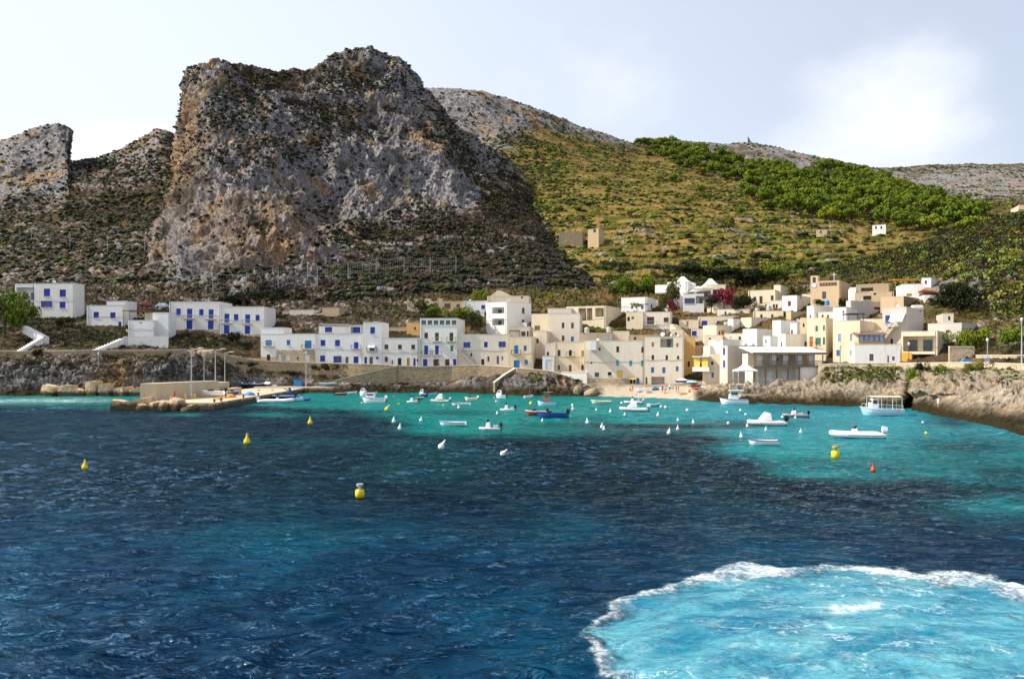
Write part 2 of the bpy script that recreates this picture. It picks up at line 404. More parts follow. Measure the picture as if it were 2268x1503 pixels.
def make_sheet(name, net, rows, ncol, cubic, scales, colw=None, terr=None, seed=0.0, top=None):
    if name != 'ground': net = [[(c[0][0], c[0][1]+75)+tuple(c[0][2:])]+list(c[1:]) for c in net]
    mid = [c[len(c)//2][0] for c in net]
    cw = colw or [max(abs(b-a), 4) for a, b in zip(mid[:-1], mid[1:])]
    A = resample(net, params([1]*0 or rows[0], rows[1]), params(cw, ncol), cubic)
    u, v, Y, rock, amp, dry, sand, warm = [A[..., i] for i in range(8)]
    P = np.stack([(u-CX)/F*Y, Y, H+(VH-v)/F*Y], -1)
    du = np.gradient(P, axis=1); dv = np.gradient(P, axis=0)
    n = np.cross(du, dv); n /= np.maximum(np.linalg.norm(n, axis=2, keepdims=True), 1e-9)
    n = n*np.where(n[..., 1:2] > 0, -1, 1); n[..., 2] = np.abs(n[..., 2])
    for ax in (0, 1):
        for _ in range(3): n = (n+np.roll(n, 1, ax)+np.roll(n, -1, ax))
    n /= np.linalg.norm(n, axis=2, keepdims=True)
    p = P.reshape(-1, 3)+seed; d = np.zeros(len(p))
    for (s, a, rg, st) in scales: d += a*fbm(p*np.array([1, 1, st])/s, 4 if rg else 3, 0.5, rg)
    d = (d-(0 if name == 'ground' else d.mean()+.35*d.std()))
    d = d.reshape(amp.shape)*amp
    P = P+n*d[..., None]
    if terr is not None:
        m, step = terr(u, v); z = P[..., 2]; ph = z/step+0.35*fbm(p/60, 2).reshape(z.shape)
        fr = ph-np.floor(ph); P[..., 2] = z+m*step*(0.5*(sstep(fr, 0.72, 0.95)-fr)+0.1)
        e = m*(sstep(fr, 0.70, 0.78)*(1-sstep(fr, 0.93, 1.0)))
        rock = rock+0.45*e
    dd = (d-d.mean())/(d.std()+1e-6)
    o = grid_mesh(name, P, dict(rock=np.clip(rock+0.07*dd*(amp > 0.1), -1, 2), dry=np.clip(dry, 0, 1), sand=np.clip(sand, 0, 1), warm=np.clip(warm, 0, 1)), LAND)
    tag(o, kind='structure')
    return dict(P=P, u=u, v=v, rock=rock, dry=dry, sand=sand, n=n)
S_ground = make_sheet('ground', GN, ([0.5, 3.2, 2.2, 0.8, 0.4, .2, 1.5, 2, 0.5], 230), 1250, (False, False),
    [(9, 1.3, True, 1.0), (3.2, 1.25, True, 0.8), (1.3, 0.95, True, 0.9), (.6, .4, False, 1)],
    colw=[40]*1+[60]+[max(g2[0]-g1[0], 10) for g1, g2 in zip(G[2:-2], G[3:-1])]+[40], seed=3.3)

# ---- the mountain: (u, v, distance, rock, amplitude, dry, sand, warm)
def c8(u, v, Y, r=1.0, a=1.0, d=0.0, s=0.0, w=0.0): return (u, v, Y, r, a, d, s, w)
MN = [
 [c8(330,690,330), c8(330,640,420), c8(350,560,470), c8(372,470,500,w=1), c8(396,380,520,w=1), c8(408,260,530,w=1), c8(413,180,535,w=.6), c8(420,230,560)],
 [c8(325,690,240,.4,.5), c8(328,640,290,.7), c8(340,560,345,.8,w=.3), c8(372,470,385,1,w=.6), c8(398,380,425,1,w=1), c8(411,260,462,1,w=.9), c8(414,176,490,.9,w=.5), c8(440,230,560)],
 [c8(350,690,236,.4,.5), c8(350,640,275,.7), c8(360,560,330,.9,w=.3), c8(392,470,370,1,w=.4), c8(418,380,405,1,w=.8), c8(438,260,435,1,w=.8), c8(428,162,468,.9,w=.3), c8(450,230,560)],
 [c8(400,690,234,.4,.5), c8(400,640,265,.7), c8(400,560,305,1.), c8(412,470,345,1.1,w=.35), c8(450,380,375,1,w=.35), c8(472,250,415,.85), c8(482,140,460,.5), c8(490,220,560)],
 [c8(520,690,232,.4,.5), c8(520,640,255,.6), c8(520,560,285,1.1,w=.55), c8(520,460,315,1.1,w=.45), c8(540,390,375,1.1), c8(545,270,418,.75,.8), c8(545,131,490,.45,.6), c8(550,220,580)],
 [c8(620,690,232,.3,.5), c8(620,640,255,.5), c8(630,560,290,1.1,w=.5), c8(640,455,325,1.1,w=.55), c8(630,390,385,1.2), c8(620,270,430,.6,.8), c8(625,150,505,.35,.6), c8(630,220,600)],
 [c8(720,690,232,.15,.3), c8(720,640,260,.3,.4), c8(712,570,300,.9,.9,w=.4), c8(706,470,375,.95,w=.4), c8(710,385,412,1.2), c8(700,280,450,.6,.8), c8(700,152,525,.5,.7), c8(700,230,610)],
 [c8(800,690,232,.1,.25), c8(800,640,265,.1,.25), c8(800,560,325,.05,.3), c8(800,480,385,.6,.8), c8(800,390,422,1.2), c8(790,260,475,.7,.9), c8(790,111,565,.8), c8(790,180,640)],
 [c8(900,690,232,.1,.25), c8(900,640,270,.1,.25), c8(900,560,335,.05,.3), c8(900,480,395,.5,.8), c8(900,400,435,1.2), c8(885,270,495,.6,.9), c8(870,122,570,1.0), c8(880,200,640)],
 [c8(1000,690,232,.1,.25), c8(1000,640,275,.1,.25), c8(1000,560,340,0,.3), c8(1000,485,400,.3,.6), c8(1000,410,450,1.1), c8(965,290,520,.5,.9), c8(946,196,590,.9), c8(970,270,680)],
 [c8(1100,690,232,.1,.25), c8(1100,640,280,.1,.25), c8(1100,560,345,0,.3), c8(1090,495,415,.1,.4), c8(1085,430,480,.4,.7), c8(1065,370,540,.5,.8), c8(1058,314,600,.8), c8(1080,390,690)],
 [c8(1210,690,232,.1,.25), c8(1210,640,285,.1,.25), c8(1205,570,350,0,.3), c8(1190,520,430,0,.4), c8(1180,470,500,.2,.5), c8(1172,430,560,.4,.6), c8(1164,398,620,.5,.6), c8(1190,470,700)],
 [c8(1330,700,232,.1,.25), c8(1330,665,285,.1,.25), c8(1310,620,350,0,.3), c8(1290,590,430,0,.4), c8(1270,560,500,0,.4), c8(1250,535,560,0,.4), c8(1235,515,620,0,.4), c8(1270,580,700)]]
def terr_m(u, v):
    m = sstep(u, 700, 800)*sstep(v, 480, 540)*(1-sstep(v, 655, 690)); return m, 4.5
S_mount = make_sheet('mountain', MN, ([1, 1.6, 2.2, 2.0, 2.6, 2.6, 1.2], 420), 760, (True, True),
    [(60, 11, True, 0.55), (22, 6.5, True, 0.40), (8, 3.2, True, 0.55), (3.0, 1.3, True, .8)], terr=terr_m, seed=11.1,
    colw=[30, 25, 45, 110, 100, 95, 85, 100, 100, 100, 100, 110])
def lh(u, ridge, rf=.4, vs=(690, 630, 550, 470, 400), Ys=(236, 290, 350, 420, 480), rr=(.3, .4, .4, .35, .4), back=None, warm=0, am=.7):
    c = [c8(u, v, Y, r, am*(0.5 if k == 0 else 1), 0.12) for k, (v, Y, r) in enumerate(zip(vs, Ys, rr))]
    return c+[c8(u, ridge[0], ridge[1], rf, am, .1, 0, warm), c8(u, ridge[0]+50, ridge[1]+60, rf)]
LN = [lh(-1600, (420, 560), 1), lh(-500, (330, 545), 1), lh(-250, (345, 540), 1), lh(0, (308, 530), 1.0, (690, 630, 550, 470, 392), rr=(.3,.4,.4,.4,1.2)),
 lh(70, (288, 525), 1.0, (690, 630, 550, 470, 385), rr=(.3,.4,.4,.4,1.2)), lh(128, (271, 522), 1.0, (690, 630, 550, 470, 380), rr=(.3,.4,.4,.4,1.1)),
 lh(150, (280, 524), 1.0, (690, 630, 550, 470, 372), rr=(.3,.4,.4,.4,1), am=.8), lh(144, (330, 532), 1.0, (690, 630, 550, 470, 380), rr=(.3,.4,.4,.4,1), am=1), lh(156, (364, 545), .8, (690, 630, 550, 470, 392), am=.6),
 lh(200, (356, 560), .6), lh(260, (336, 565), .7), lh(310, (309, 568), .8), lh(346, (284, 568), 1.0, warm=.4), lh(368, (290, 572), .9, warm=.6), lh(392, (300, 580), .4),
 lh(430, (310, 600), .4), lh(560, (400, 640), .4)]
S_left = make_sheet('left_hill', LN, ([1, 1.4, 1.4, 1.3, 2, 0.8], 300), 420, (True, False),
    [(45, 5, True, 0.9), (15, 3.4, True, 0.8), (5, 1.6, True, 0.9), (2.2, .7, False, 1)], seed=5.7, colw=[40, 30, 150, 70, 60, 35, 14, 24, 60, 60, 50, 40, 25, 25, 40, 60])
def rh(u, vs, Ys, rs, am=.4, dry=(.9, .9, .9, .8, .7, .3), rv=1):
    c = [c8(u, v, Y, r, am*(0.6 if k == 0 else 1), d) for k, (v, Y, r, d) in enumerate(zip(vs, Ys, rs, dry))]
    return c+[c8(u, vs[-1]+60, Ys[-1]+150, .3)]
RN = [
 rh(880, (690,660,620,520,380,215), (240,330,430,540,680,760), (-.2,-.1,0,.1,.6,1.0)),
 rh(950, (690,655,600,500,330,196), (240,330,430,540,690,760), (-.2,-.1,0,.1,.8,1.1)),
 rh(1040, (690,650,590,480,300,198), (240,320,430,540,700,765), (-.2,-.1,0,.1,.8,1.2)),
 rh(1130, (690,645,570,440,300,221), (240,320,430,550,710,780), (-.2,-.1,0,.0,.6,1.2)),
 rh(1200, (690,640,550,430,305,245), (240,320,430,560,725,790), (-.2,-.1,0,.0,.2,1.2)),
 rh(1290, (690,635,540,425,325,281), (240,320,430,560,740,810), (-.2,-.1,0,0,.1,1.1)),
 rh(1380, (685,630,530,430,350,311), (240,320,430,560,750,830), (-.2,-.1,0,0,.0,.9)),
 rh(1420, (685,628,525,430,355,323), (240,320,430,560,760,850), (-.2,-.1,0,0,0,.3)),
 rh(1500, (680,622,520,430,350,315), (240,320,430,560,770,880), (-.2,-.1,0,0,.3,.5)),
 rh(1600, (680,615,520,440,355,318), (240,320,430,560,780,890), (-.2,-.1,0,0,.6,.8), dry=(.9,.9,.9,.8,.5,.2)),
 rh(1665, (675,612,520,440,360,317), (240,320,430,560,790,900), (-.2,-.1,0,0,.9,.5), dry=(.9,.9,.9,.8,.5,.2)),
 rh(1740, (670,610,520,445,372,332), (240,320,430,560,790,900), (-.2,-.1,0,0,.9,.6), dry=(.9,.9,.9,.8,.5,.2)),
 rh(1800, (660,605,520,450,380,346), (240,320,430,560,790,900), (-.2,-.1,0,0,.8,.5), dry=(.9,.9,.9,.8,.5,.2)),
 rh(1870, (650,600,520,460,398,361), (240,320,430,560,790,930), (-.2,-.1,0,0,.3,.4), dry=(.9,.9,.9,.8,.3,.2)),
 rh(1960, (640,590,520,460,402,371), (240,320,430,560,800,980), (-.2,-.1,0,0,.8,.3), dry=(.9,.8,.7,.6,.2,.2)),
 rh(2080, (630,580,510,455,405,367), (240,320,430,560,810,1000), (-.2,-.1,0,.1,1.0,.35), dry=(.9,.7,.5,.4,.1,.1)),
 rh(2180, (620,570,500,455,402,365), (240,320,430,560,810,1000), (-.2,-.1,0,.2,1.1,.35), dry=(.9,.7,.4,.3,.1,.1)),
 rh(2268, (620,560,495,455,402,364), (240,320,430,560,810,1000), (-.2,-.1,0,.3,.9,.35), dry=(.9,.7,.3,.2,.1,.1)),
 rh(2500, (620,550,490,440,395,360), (240,320,430,560,810,1000), (-.2,-.1,0,.3,.8,.4), dry=(.9,.7,.3,.2,.1,.1)),
 rh(3600, (640,560,500,450,400,380), (240,320,430,560,810,1000), (-.2,-.1,0,.3,.8,.4), dry=(.9,.7,.3,.2,.1,.1))]
def terr_r(u, v): return sstep(v, 440, 500)*(1-sstep(v, 665, 690))*(1-0.6*sstep(u, 1850, 2000)), 5.0
S_right = make_sheet('hill', RN, ([1, 1.6, 1.6, 1.4, 1.6, 0.8], 360), 560, (True, True),
    [(60, 9, True, 0.9), (18, 4.5, True, 0.7), (6, 1.8, True, 0.9), (2.5, .7, False, 1)], terr=terr_r, seed=23.9,
    colw=[60, 80, 80, 70, 80, 80, 40, 75, 90, 60, 70, 60, 70, 80, 100, 90, 80, 60, 60])
def nh(u, vs, Ys, rk=(.2, .2, .3, .2, .2), dr=.35):
    return [c8(u, v, Y, r, .25, dr) for v, Y, r in zip(vs, Ys, rk)]+[c8(u, vs[-1]+40, Ys[-1]+60, .2, .3, .3)]
NN = [nh(1690, (715,688,675,665,655), (200,230,260,290,320)), nh(1780, (705,665,640,625,612), (196,225,255,285,315)), nh(1900, (700,655,622,598,580), (182,210,240,270,300)),
 nh(2010, (700,650,606,570,548), (168,195,225,255,285)), nh(2090, (700,640,590,550,525), (160,185,215,245,272), (.2,.55,.3,.2,.2)), nh(2150, (705,630,578,533,506), (152,176,205,238,266), (.2,.6,.4,.2,.2)),
 nh(2210, (715,630,568,518,488), (146,170,200,234,262)), nh(2268, (725,640,562,508,474), (140,165,195,230,260)), nh(2500, (740,640,540,470,430), (130,160,190,220,250)), nh(3600, (780,700,600,540,500), (90,115,140,170,200))]
S_near = make_sheet('near_slope', NN, ([1.4, 1.4, 1.2, 1, .5], 190), 320, (True, True),
    [(22, 3.5, True, 0.9), (7, 2.2, True, 0.9), (2.5, 1.0, True, 1)], seed=41.2, colw=[70, 100, 100, 80, 60, 60, 58, 60, 60])

# ================= THE WATER =================
def ptin(u, v, pts):                 # signed distance (pixels of the water pattern, positive inside) to a polygon
    d = np.full(u.shape, 1e9); ins = np.zeros(u.shape, bool); n = len(pts)
    for i in range(n):
        x0, y0 = pts[i]; x1, y1 = pts[(i+1) % n]; ex, ey = x1-x0, y1-y0
        t = np.clip(((u-x0)*ex+(v-y0)*ey)/(ex*ex+ey*ey), 0, 1)
        d = np.minimum(d, np.hypot(u-x0-t*ex, v-y0-t*ey))
        c = ((y0 > v) != (y1 > v)) & (u < ex*(v-y0)/(ey if ey else 1e-9)+x0); ins ^= c
    return np.where(ins, d, -d)
def water_sheet():
    us = np.concatenate([np.linspace(-2600, -220, 40), np.linspace(-200, 2470, 860), np.linspace(2500, 5200, 40)])
    vs = np.concatenate([np.geomspace(62, 905, 660)+VH, [2200.0]])[::-1]; vs = np.concatenate([[3200.0], vs])
    U, V = np.meshgrid(us, vs); Y = H*F/(V-VH); X = (U-CX)/F*Y
    x, y = X.ravel(), Y.ravel(); cell = np.gradient(Y, axis=0).ravel(); cell = np.abs(cell)+0.02
    z = np.zeros(len(x))
    rs = np.random.RandomState(4)
    q = np.stack([x, y, np.zeros_like(x)], 1)
    gust = 0.55+0.9*sstep(fbm(q/np.array([40, 26, 1.])+3, 3), -0.25, 0.3)
    for i in range(26):               # wind sea
        lam = 0.5*1.155**i; th = rs.normal(-1.25, 0.55); a = 0.012*lam**0.85*(1 if lam < 3 else (3/lam)**1.5)
        k = 2*math.pi/lam; fade = np.clip((lam/cell-2.2)/2.5, 0, 1)
        ph = k*(x*math.cos(th)+y*math.sin(th))+rs.rand()*6.28+1.8*fbm(q/(lam*2.6)+i, 1)*2
        z += 1.25*a*fade*gust*(1.1-2*np.abs(np.sin(ph/2))**0.8)
    # wash of the ferry: curved trains spreading from the lower right
    cx_, cy_ = 12.0, 14.0; r = np.hypot(x-cx_, (y-cy_)*1.15)
    for lam, a in ((3.1, 0.055), (1.9, 0.040), (1.15, 0.022)):
        fade = np.clip((lam/cell-2.2)/2.5, 0, 1)
        z += a*fade*np.exp(-((r-24)/19)**2)*sstep(-x, -12, 6)*np.sin(2*math.pi*r/lam+2.2*fbm(q/6, 2)*3)
    # the aerated patch of propeller wash
    wake = ptin(U, V, [(1280,1400),(1300,1372),(1360,1335),(1420,1300),(1500,1283),(1600,1262),(1700,1250),(1830,1243),(1950,1250),(2060,1256),(2170,1268),(2268,1288),(2500,1320),(2700,1420),(2700,1900),(1500,1900),(1400,1520),(1330,1470)]).ravel()
    wn = fbm(q/1.6, 4)*70+fbm(q/5, 2)*20
    wk = wake*1.0+wn; wkm = sstep(wk, -10, 45)
    rw = wake+wn*0.8-8; rim = np.exp(-(rw/np.where(rw > 0, 22, 12))**2)
    z += 0.05*wkm*fbm(q/0.9+9, 3)+0.05*rim*(0.6+fbm(q/0.4, 2))
    crest = np.exp(-((V.ravel()-1336+6*np.sin(U.ravel()/60))/9)**2)*sstep(U.ravel(), 1790, 1850)*(1-sstep(U.ravel(), 1930, 1980))
    # shallow turquoise water over sand
    bu = [-2600, 0, 250, 430, 470, 600, 700, 760, 860, 950, 1040, 1100, 1200, 1330, 1450, 1560, 1640, 1720, 1850, 2000, 2120, 2268, 2600, 5200]
    bv = [885, 890, 893, 896, 870, 901, 903, 905, 925, 948, 962, 952, 948, 947, 955, 962, 985, 1012, 1025, 1024, 1035, 1045, 1080, 1200]
    b = np.interp(U.ravel(), bu, bv); n = fbm(q/np.array([26, 16, 1.]), 4)
    s = 1-sstep(V.ravel()+n*(V.ravel()-VH)*0.55, b-0.10*(b-VH)-6, b+0.13*(b-VH)+6)
    for (pu, pv, ru, rv, am) in ((1560, 941, 190, 9, .9), (1010, 915, 90, 6, .6), (1380, 940, 120, 7, .5), (2150, 985, 160, 26, .75), (1960, 1000, 0.1, .1, 0), (2110, 935, 60, 12, .8), (1780, 898, 140, 5, .4), (1300, 927, 50, 3, .5)):
        if am: s -= am*np.exp(-((U.ravel()-pu)/ru)**2-((V.ravel()-pv+n*30)/rv)**2)
    for (pu, pv, ru, rv, am) in ((930, 1020, 150, 30, .35), (700, 975, 200, 12, .25), (2230, 1120, 150, 30, .8), (600, 1180, 260, 40, .18), (1230, 1170, 120, 30, .12)):
        s += am*np.exp(-((U.ravel()-pu)/ru)**2-((V.ravel()-pv+n*60)/rv)**2)*(0.6+n)
    s = np.clip(s, 0, 1)
    sandy = np.clip(sstep(U.ravel(), 1200, 1700)*(1-0.5*sstep(V.ravel(), 930, 1000)), 0, 1)
    deepblue = sstep(V.ravel(), 1060, 1230)
    chop = 1-0.7*s
    t = NT('sea_water', 0.06, 0.5); t.b.inputs['IOR'].default_value = 1.33; t.b.inputs['Specular IOR Level'].default_value = 0.5; t.b.inputs['Specular Tint'].default_value = (0.60, 0.84, 1, 1)
    S_, K_, B_, D_, Wk, Rm = [t.attr(k) for k in ('shallow', 'sandy', 'blue', 'crest', 'wake', 'rim')]
    deep = t.mix(B_, (0.0002, 0.0045, 0.007), (0.0002, 0.015, 0.040))
    deep = t.mix(t.rng(t.noise(0.12, 4, 0.6, stretch=(1, .6, 1)), 0.4, 0.7), deep, t.mix(B_, (0.0002, 0.014, 0.020), (0.0002, 0.048, 0.092)))
    turq = t.mix(K_, (0.0, 0.160, 0.140), (0.012, 0.215, 0.265))
    c = t.mix(S_, deep, turq)
    swv = t.n('ShaderNodeCombineXYZ'); t.k(t.attr('swr'), swv.inputs[0]); t.k(t.attr('swa'), swv.inputs[1])
    cy = t.mix(t.rng(t.noise(0.45, 8, 0.68, vec=swv.outputs[0], dist=.6), 0.33, 0.66), (0.006, 0.15, 0.25), (0.10, 0.34, 0.40))
    c = t.mix(Wk, c, cy)
    # foam: torn veins and a thick rim
    wp = t.noise(1.3, 4, 0.6)
    sw = t.n('ShaderNodeCombineXYZ'); t.k(t.attr('swr'), sw.inputs[0]); t.k(t.attr('swa'), sw.inputs[1]); sw = sw.outputs[0]
    cm = t.n('ShaderNodeVectorMath'); cm.operation = 'ADD'; t.k(sw, cm.inputs[0])
    nn = t.n('ShaderNodeTexNoise'); nn.inputs['Scale'].default_value = 0.55; nn.inputs['Detail'].default_value = 6; nn.inputs['Roughness'].default_value = .62; t.k(t.pos, nn.inputs['Vector'])
    sc1 = t.n('ShaderNodeVectorMath'); sc1.operation = 'SCALE'; sc1.inputs['Scale'].default_value = 4.5; t.k(nn.outputs['Color'], sc1.inputs[0]); t.k(sc1.outputs[0], cm.inputs[1])
    def vein(scale, wdt):
        v = t.n('ShaderNodeTexVoronoi'); v.feature = 'DISTANCE_TO_EDGE'; v.inputs['Scale'].default_value = scale; t.k(cm.outputs[0], v.inputs['Vector'])
        return t.rng(v.outputs['Distance'], 0.0, wdt, 1.0, 0.0)
    fine = t.noise(3.2, 8, 0.75); big = t.noise(0.28, 4, 0.6)
    ve = t.math('MULTIPLY', t.math('MAXIMUM', vein(0.30, 0.03), t.math('MULTIPLY', vein(0.8, 0.04), 0.35)), t.rng(fine, 0.36, 0.58))
    ve = t.math('MULTIPLY', ve, t.rng(big, 0.40, 0.62, 0.05, 0.6))
    mist = t.math('MULTIPLY', t.rng(t.noise(1.1, 9, 0.78, vec=sw), 0.50, 0.80), 0.50)
    fo = t.math('MULTIPLY', t.math('MAXIMUM', ve, mist), Wk)
    rimf = t.math('MULTIPLY', t.rng(t.math('ADD', Rm, t.math('MULTIPLY', t.math('SUBTRACT', t.noise(5.0, 9, 0.8), 0.5), 2.4)), 0.30, 1.25), 0.85)
    rimf = t.math('MULTIPLY', rimf, t.rng(Rm, 0.05, 0.7))
    fo = t.math('MAXIMUM', fo, rimf)
    fo = t.math('MAXIMUM', fo, t.math('MULTIPLY', t.math('MULTIPLY', D_, t.rng(fine, 0.35, 0.62)), .8))
    c = t.mix(fo, c, (0.86, 0.90, 0.92))
    n1 = t.noise(1.5, 6, 0.66, stretch=(0.8, 1.7, 1)); n2 = t.noise(5.5, 4, 0.65, stretch=(.8, 1.6, 1)); n0 = t.noise(0.5, 4, 0.6, stretch=(0.8, 1.5, 1))
    nd = t.rng(t.noise(0.75, 4, 0.6, stretch=(0.55, 1.5, 1), dist=.4), 0.40, 0.66); nl = t.rng(t.noise(0.22, 3, 0.6, stretch=(0.7, 1.4, 1)), 0.35, 0.65)
    wd = t.rng(Wk, 0, 1, 1, .35); nl = t.math('MULTIPLY', nl, wd); nd = t.math('MULTIPLY', nd, wd); b = t.bump(nl, 0.6, 0.35); b = t.bump(nd, 0.9, 0.26, b); b = t.bump(n1, 0.8, 0.11, b); b = t.bump(n2, 1.0, 0.03, b)
    fr = t.n('ShaderNodeFresnel'); fr.inputs['IOR'].default_value = 1.33; t.k(b, fr.inputs['Normal'])
    gl = t.n('ShaderNodeBsdfGlossy'); gl.inputs['Roughness'].default_value = 0.09; t.k(b, gl.inputs['Normal'])
    t.k(t.mix(t.math('MULTIPLY', K_, .75), t.mix(S_, (0.42, 0.67, 0.92), (0.52, 0.82, 0.95)), (0.80, 0.80, 0.78)), gl.inputs['Color'])
    df = t.n('ShaderNodeBsdfDiffuse'); t.k(c, df.inputs['Color']); t.k(b, df.inputs['Normal'])
    mx = t.n('ShaderNodeMixShader'); t.k(t.math('MULTIPLY', fr.outputs[0], t.rng(fo, 0, 1, 1.0, 0.1)), mx.inputs[0]); t.k(df.outputs[0], mx.inputs[1]); t.k(gl.outputs[0], mx.inputs[2])
    t.k(mx.outputs[0], t.t.nodes['Material Output'].inputs['Surface'])
    t.col(c)
    P = np.stack([X, Y, z.reshape(X.shape)], -1)
    # white run-up water by the left rocks
    surf = np.exp(-((V.ravel()-886)/5)**2)*(1-sstep(U.ravel(), 150, 300))*(0.55+1.6*fbm(q/3, 3))
    o = grid_mesh('water', P, dict(shallow=s, sandy=sandy, blue=deepblue, crest=np.clip(crest+surf, 0, 1), wake=wkm, rim=np.clip(rim*(0.8+0.9*fbm(q/2.5, 3)), 0, 1), swr=r*1.5, swa=np.arctan2(y-cy_, x-cx_)*9*.8), t.m)
    tag(o, kind='structure')
water_sheet()
# ================= HOUSES =================
def face_axes(th):
    s, c = math.sin(th), math.cos(th)
    return {'L': (Vector((-c, s, 0)), Vector((-s, -c, 0))), 'R': (Vector((s, c, 0)), Vector((c, -s, 0)))}
def ray_t(C, d, u):                  # where the line of sight at column u meets the wall line C + t d
    k = (u-CX)/F; return (k*C.y-C.x)/(d.x-k*d.y)
def wall_face(mb, O, d, n, Lh, z0, z1, holes, m=0, rev=0.18):
    """one outer wall from O along d, with openings (t0,t1,za,zb,depth)"""
    xs = sorted({0.0, Lh, *[h[0] for h in holes], *[h[1] for h in holes]}); zs = sorted({z0, z1, *[h[2] for h in holes], *[h[3] for h in holes]})
    xs = [x for x in xs if -1e-6 <= x <= Lh+1e-6]; zs = [z for z in zs if z0-1e-6 <= z <= z1+1e-6]
    def q(x, z, dep=0.0): p = O+d*x-n*dep; return Vector((p.x, p.y, z))
    for i in range(len(xs)-1):
        for j in range(len(zs)-1):
            xm, zm = (xs[i]+xs[i+1])/2, (zs[j]+zs[j+1])/2
            if any(h[0] < xm < h[1] and h[2] < zm < h[3] for h in holes): continue
            mb.quad(q(xs[i], zs[j]), q(xs[i+1], zs[j]), q(xs[i+1], zs[j+1]), q(xs[i], zs[j+1]), m)
    for (a, b, e, f, dep) in holes:
        mb.quad(q(a, e), q(b, e), q(b, e, dep), q(a, e, dep), m); mb.quad(q(a, f), q(b, f), q(b, f, dep), q(a, f, dep), m)
        mb.quad(q(a, e), q(a, f), q(a, f, dep), q(a, e, dep), m); mb.quad(q(b, e), q(b, f), q(b, f, dep), q(b, e, dep), m)
        if dep > 0.6: mb.quad(q(a, e, dep), q(b, e, dep), q(b, f, dep), q(a, f, dep), m)
def railing(mb, O, d, n, w, h, dep, mat=0, sp=0.16):
    """railing round three sides of a slab whose wall edge starts at O"""
    z = Vector((0, 0, 1)); a, b, c, e = O, O+n*dep, O+n*dep+d*w, O+d*w
    for p, q in ((a, b), (b, c), (c, e)):
        mb.tube(p+z*h, q+z*h, 0.028, n=4, m=mat); mb.tube(p+z*0.06, q+z*0.06, 0.02, n=4, m=mat)
        L = (q-p).length; k = max(1, int(L/sp))
        for i in range(k+1): r = p+(q-p)*i/k; mb.tube(r, r+z*h, 0.014, n=3, m=mat, cap=False)
def do_window(root, O, d, n, t0, t1, za, zb, st, opts, wallm):
    """one window or door in its opening"""
    w, h = t1-t0, zb-za; door = h/w > 1.55 or 'D' in opts
    z = Vector((0, 0, 1)); P0 = O+d*t0; P0 = Vector((P0.x, P0.y, za))
    mb = MB(); dep = 0.13; fr = min(0.07, w*0.1)
    q = P0-n*dep
    shut = st in ('blue', 'lblue', 'cyan', 'brown', 'red', 'green', 'tan', 'orange', 'yellow', 'pblue', 'white', 'wood') and 'S' not in opts and 'O' not in opts
    fm = PAINT[st if st in PAINT else 'white']
    # frame
    for a, b, c in ((q, d*fr, z*h), (q+d*(w-fr), d*fr, z*h), (q+z*(h-fr)+d*fr, d*(w-2*fr), z*fr), (q+d*fr, d*(w-2*fr), z*fr)): mb.obox(a, b, n*0.06, c, 0)
    mb.obox(q+d*(w/2-0.03)+z*fr, d*0.06, n*0.062, z*(h-2*fr), 0)
    if shut:
        mb.quad(q+n*0.012, q+d*w+n*0.012, q+d*w+z*h+n*0.012, q+z*h+n*0.012, 0)
        k = max(4, int(h/0.14))
        for i in range(k):
            zz = fr+(h-2*fr)*(i+0.2)/k
            mb.obox(q+d*fr+n*0.014+z*zz, d*(w-2*fr), n*0.03, z*((h-2*fr)/k*0.55), 0)
    else:
        mb.quad(q+n*0.01, q+d*w+n*0.01, q+d*w+z*h+n*0.01, q+z*h+n*0.01, 1)
        mb.obox(q+d*fr+z*h*0.55, d*(w-2*fr), n*0.05, z*0.05, 0)
    kind = 'door' if door else 'window'
    wo = mb.build(kind, [fm, GLASS if st != 'dark' else PAINT['dark']], root)
    if not door and h > 0.7:
        s = MB(); s.obox(P0-d*0.08-z*0.07+n*0.004, d*(w+0.16), n*0.10, z*0.07); s.build('sill', W_cap, wo)
    if 'S' in opts:
        for sgn in (0, 1):
            s = MB(); lw = w*0.5; a = P0-d*lw if sgn == 0 else P0+d*w
            a = a+n*0.03; s.obox(a, d*lw, n*0.045, z*h)
            for i in range(int(h/0.16)): s.obox(a+d*0.05+n*0.045+z*(0.05+i*0.16), d*(lw-0.1), n*0.02, z*0.08)
            s.build('shutter', PAINT[st], wo)
    if 'B' in opts:
        s = MB(); bw = w+1.3; a = P0-d*0.65-z*0.14; s.obox(a+n*0.003, d*bw, n*0.8, z*0.13); s.obox(a+d*0.2-z*0.16+n*0.003, d*0.15, n*0.5, z*0.15); s.obox(a+d*(bw-0.35)-z*0.16+n*0.003, d*0.15, n*0.5, z*0.15)
        bo = s.build('balcony', W_cap, root); r = MB(); railing(r, a+z*0.13, d, n, bw, 0.95, 0.78)
        r.build('railing', PAINT['blue'] if 'b' in opts else PAINT['green'] if 'g' in opts else (GALV if 'v' in opts else METAL), bo)
    if 'A' in opts:
        s = MB(); a = P0-d*0.25+z*(h+0.1)+n*0.02; s.obox(a, d*(w+0.5), n*1.2-z*0.55, n*0.02+z*0.04)
        cnt = int((w+0.5)/0.3)
        for i in range(cnt): s.obox(a+d*(i*0.3)+z*0.045, d*0.15, n*1.2-z*0.55, n*0.005+z*0.01, 1)
        s.build('awning', [PAINT['yellow' if 'y' in opts else 'white'], PAINT['yellow' if 'y' in opts else 'pblue']], root)
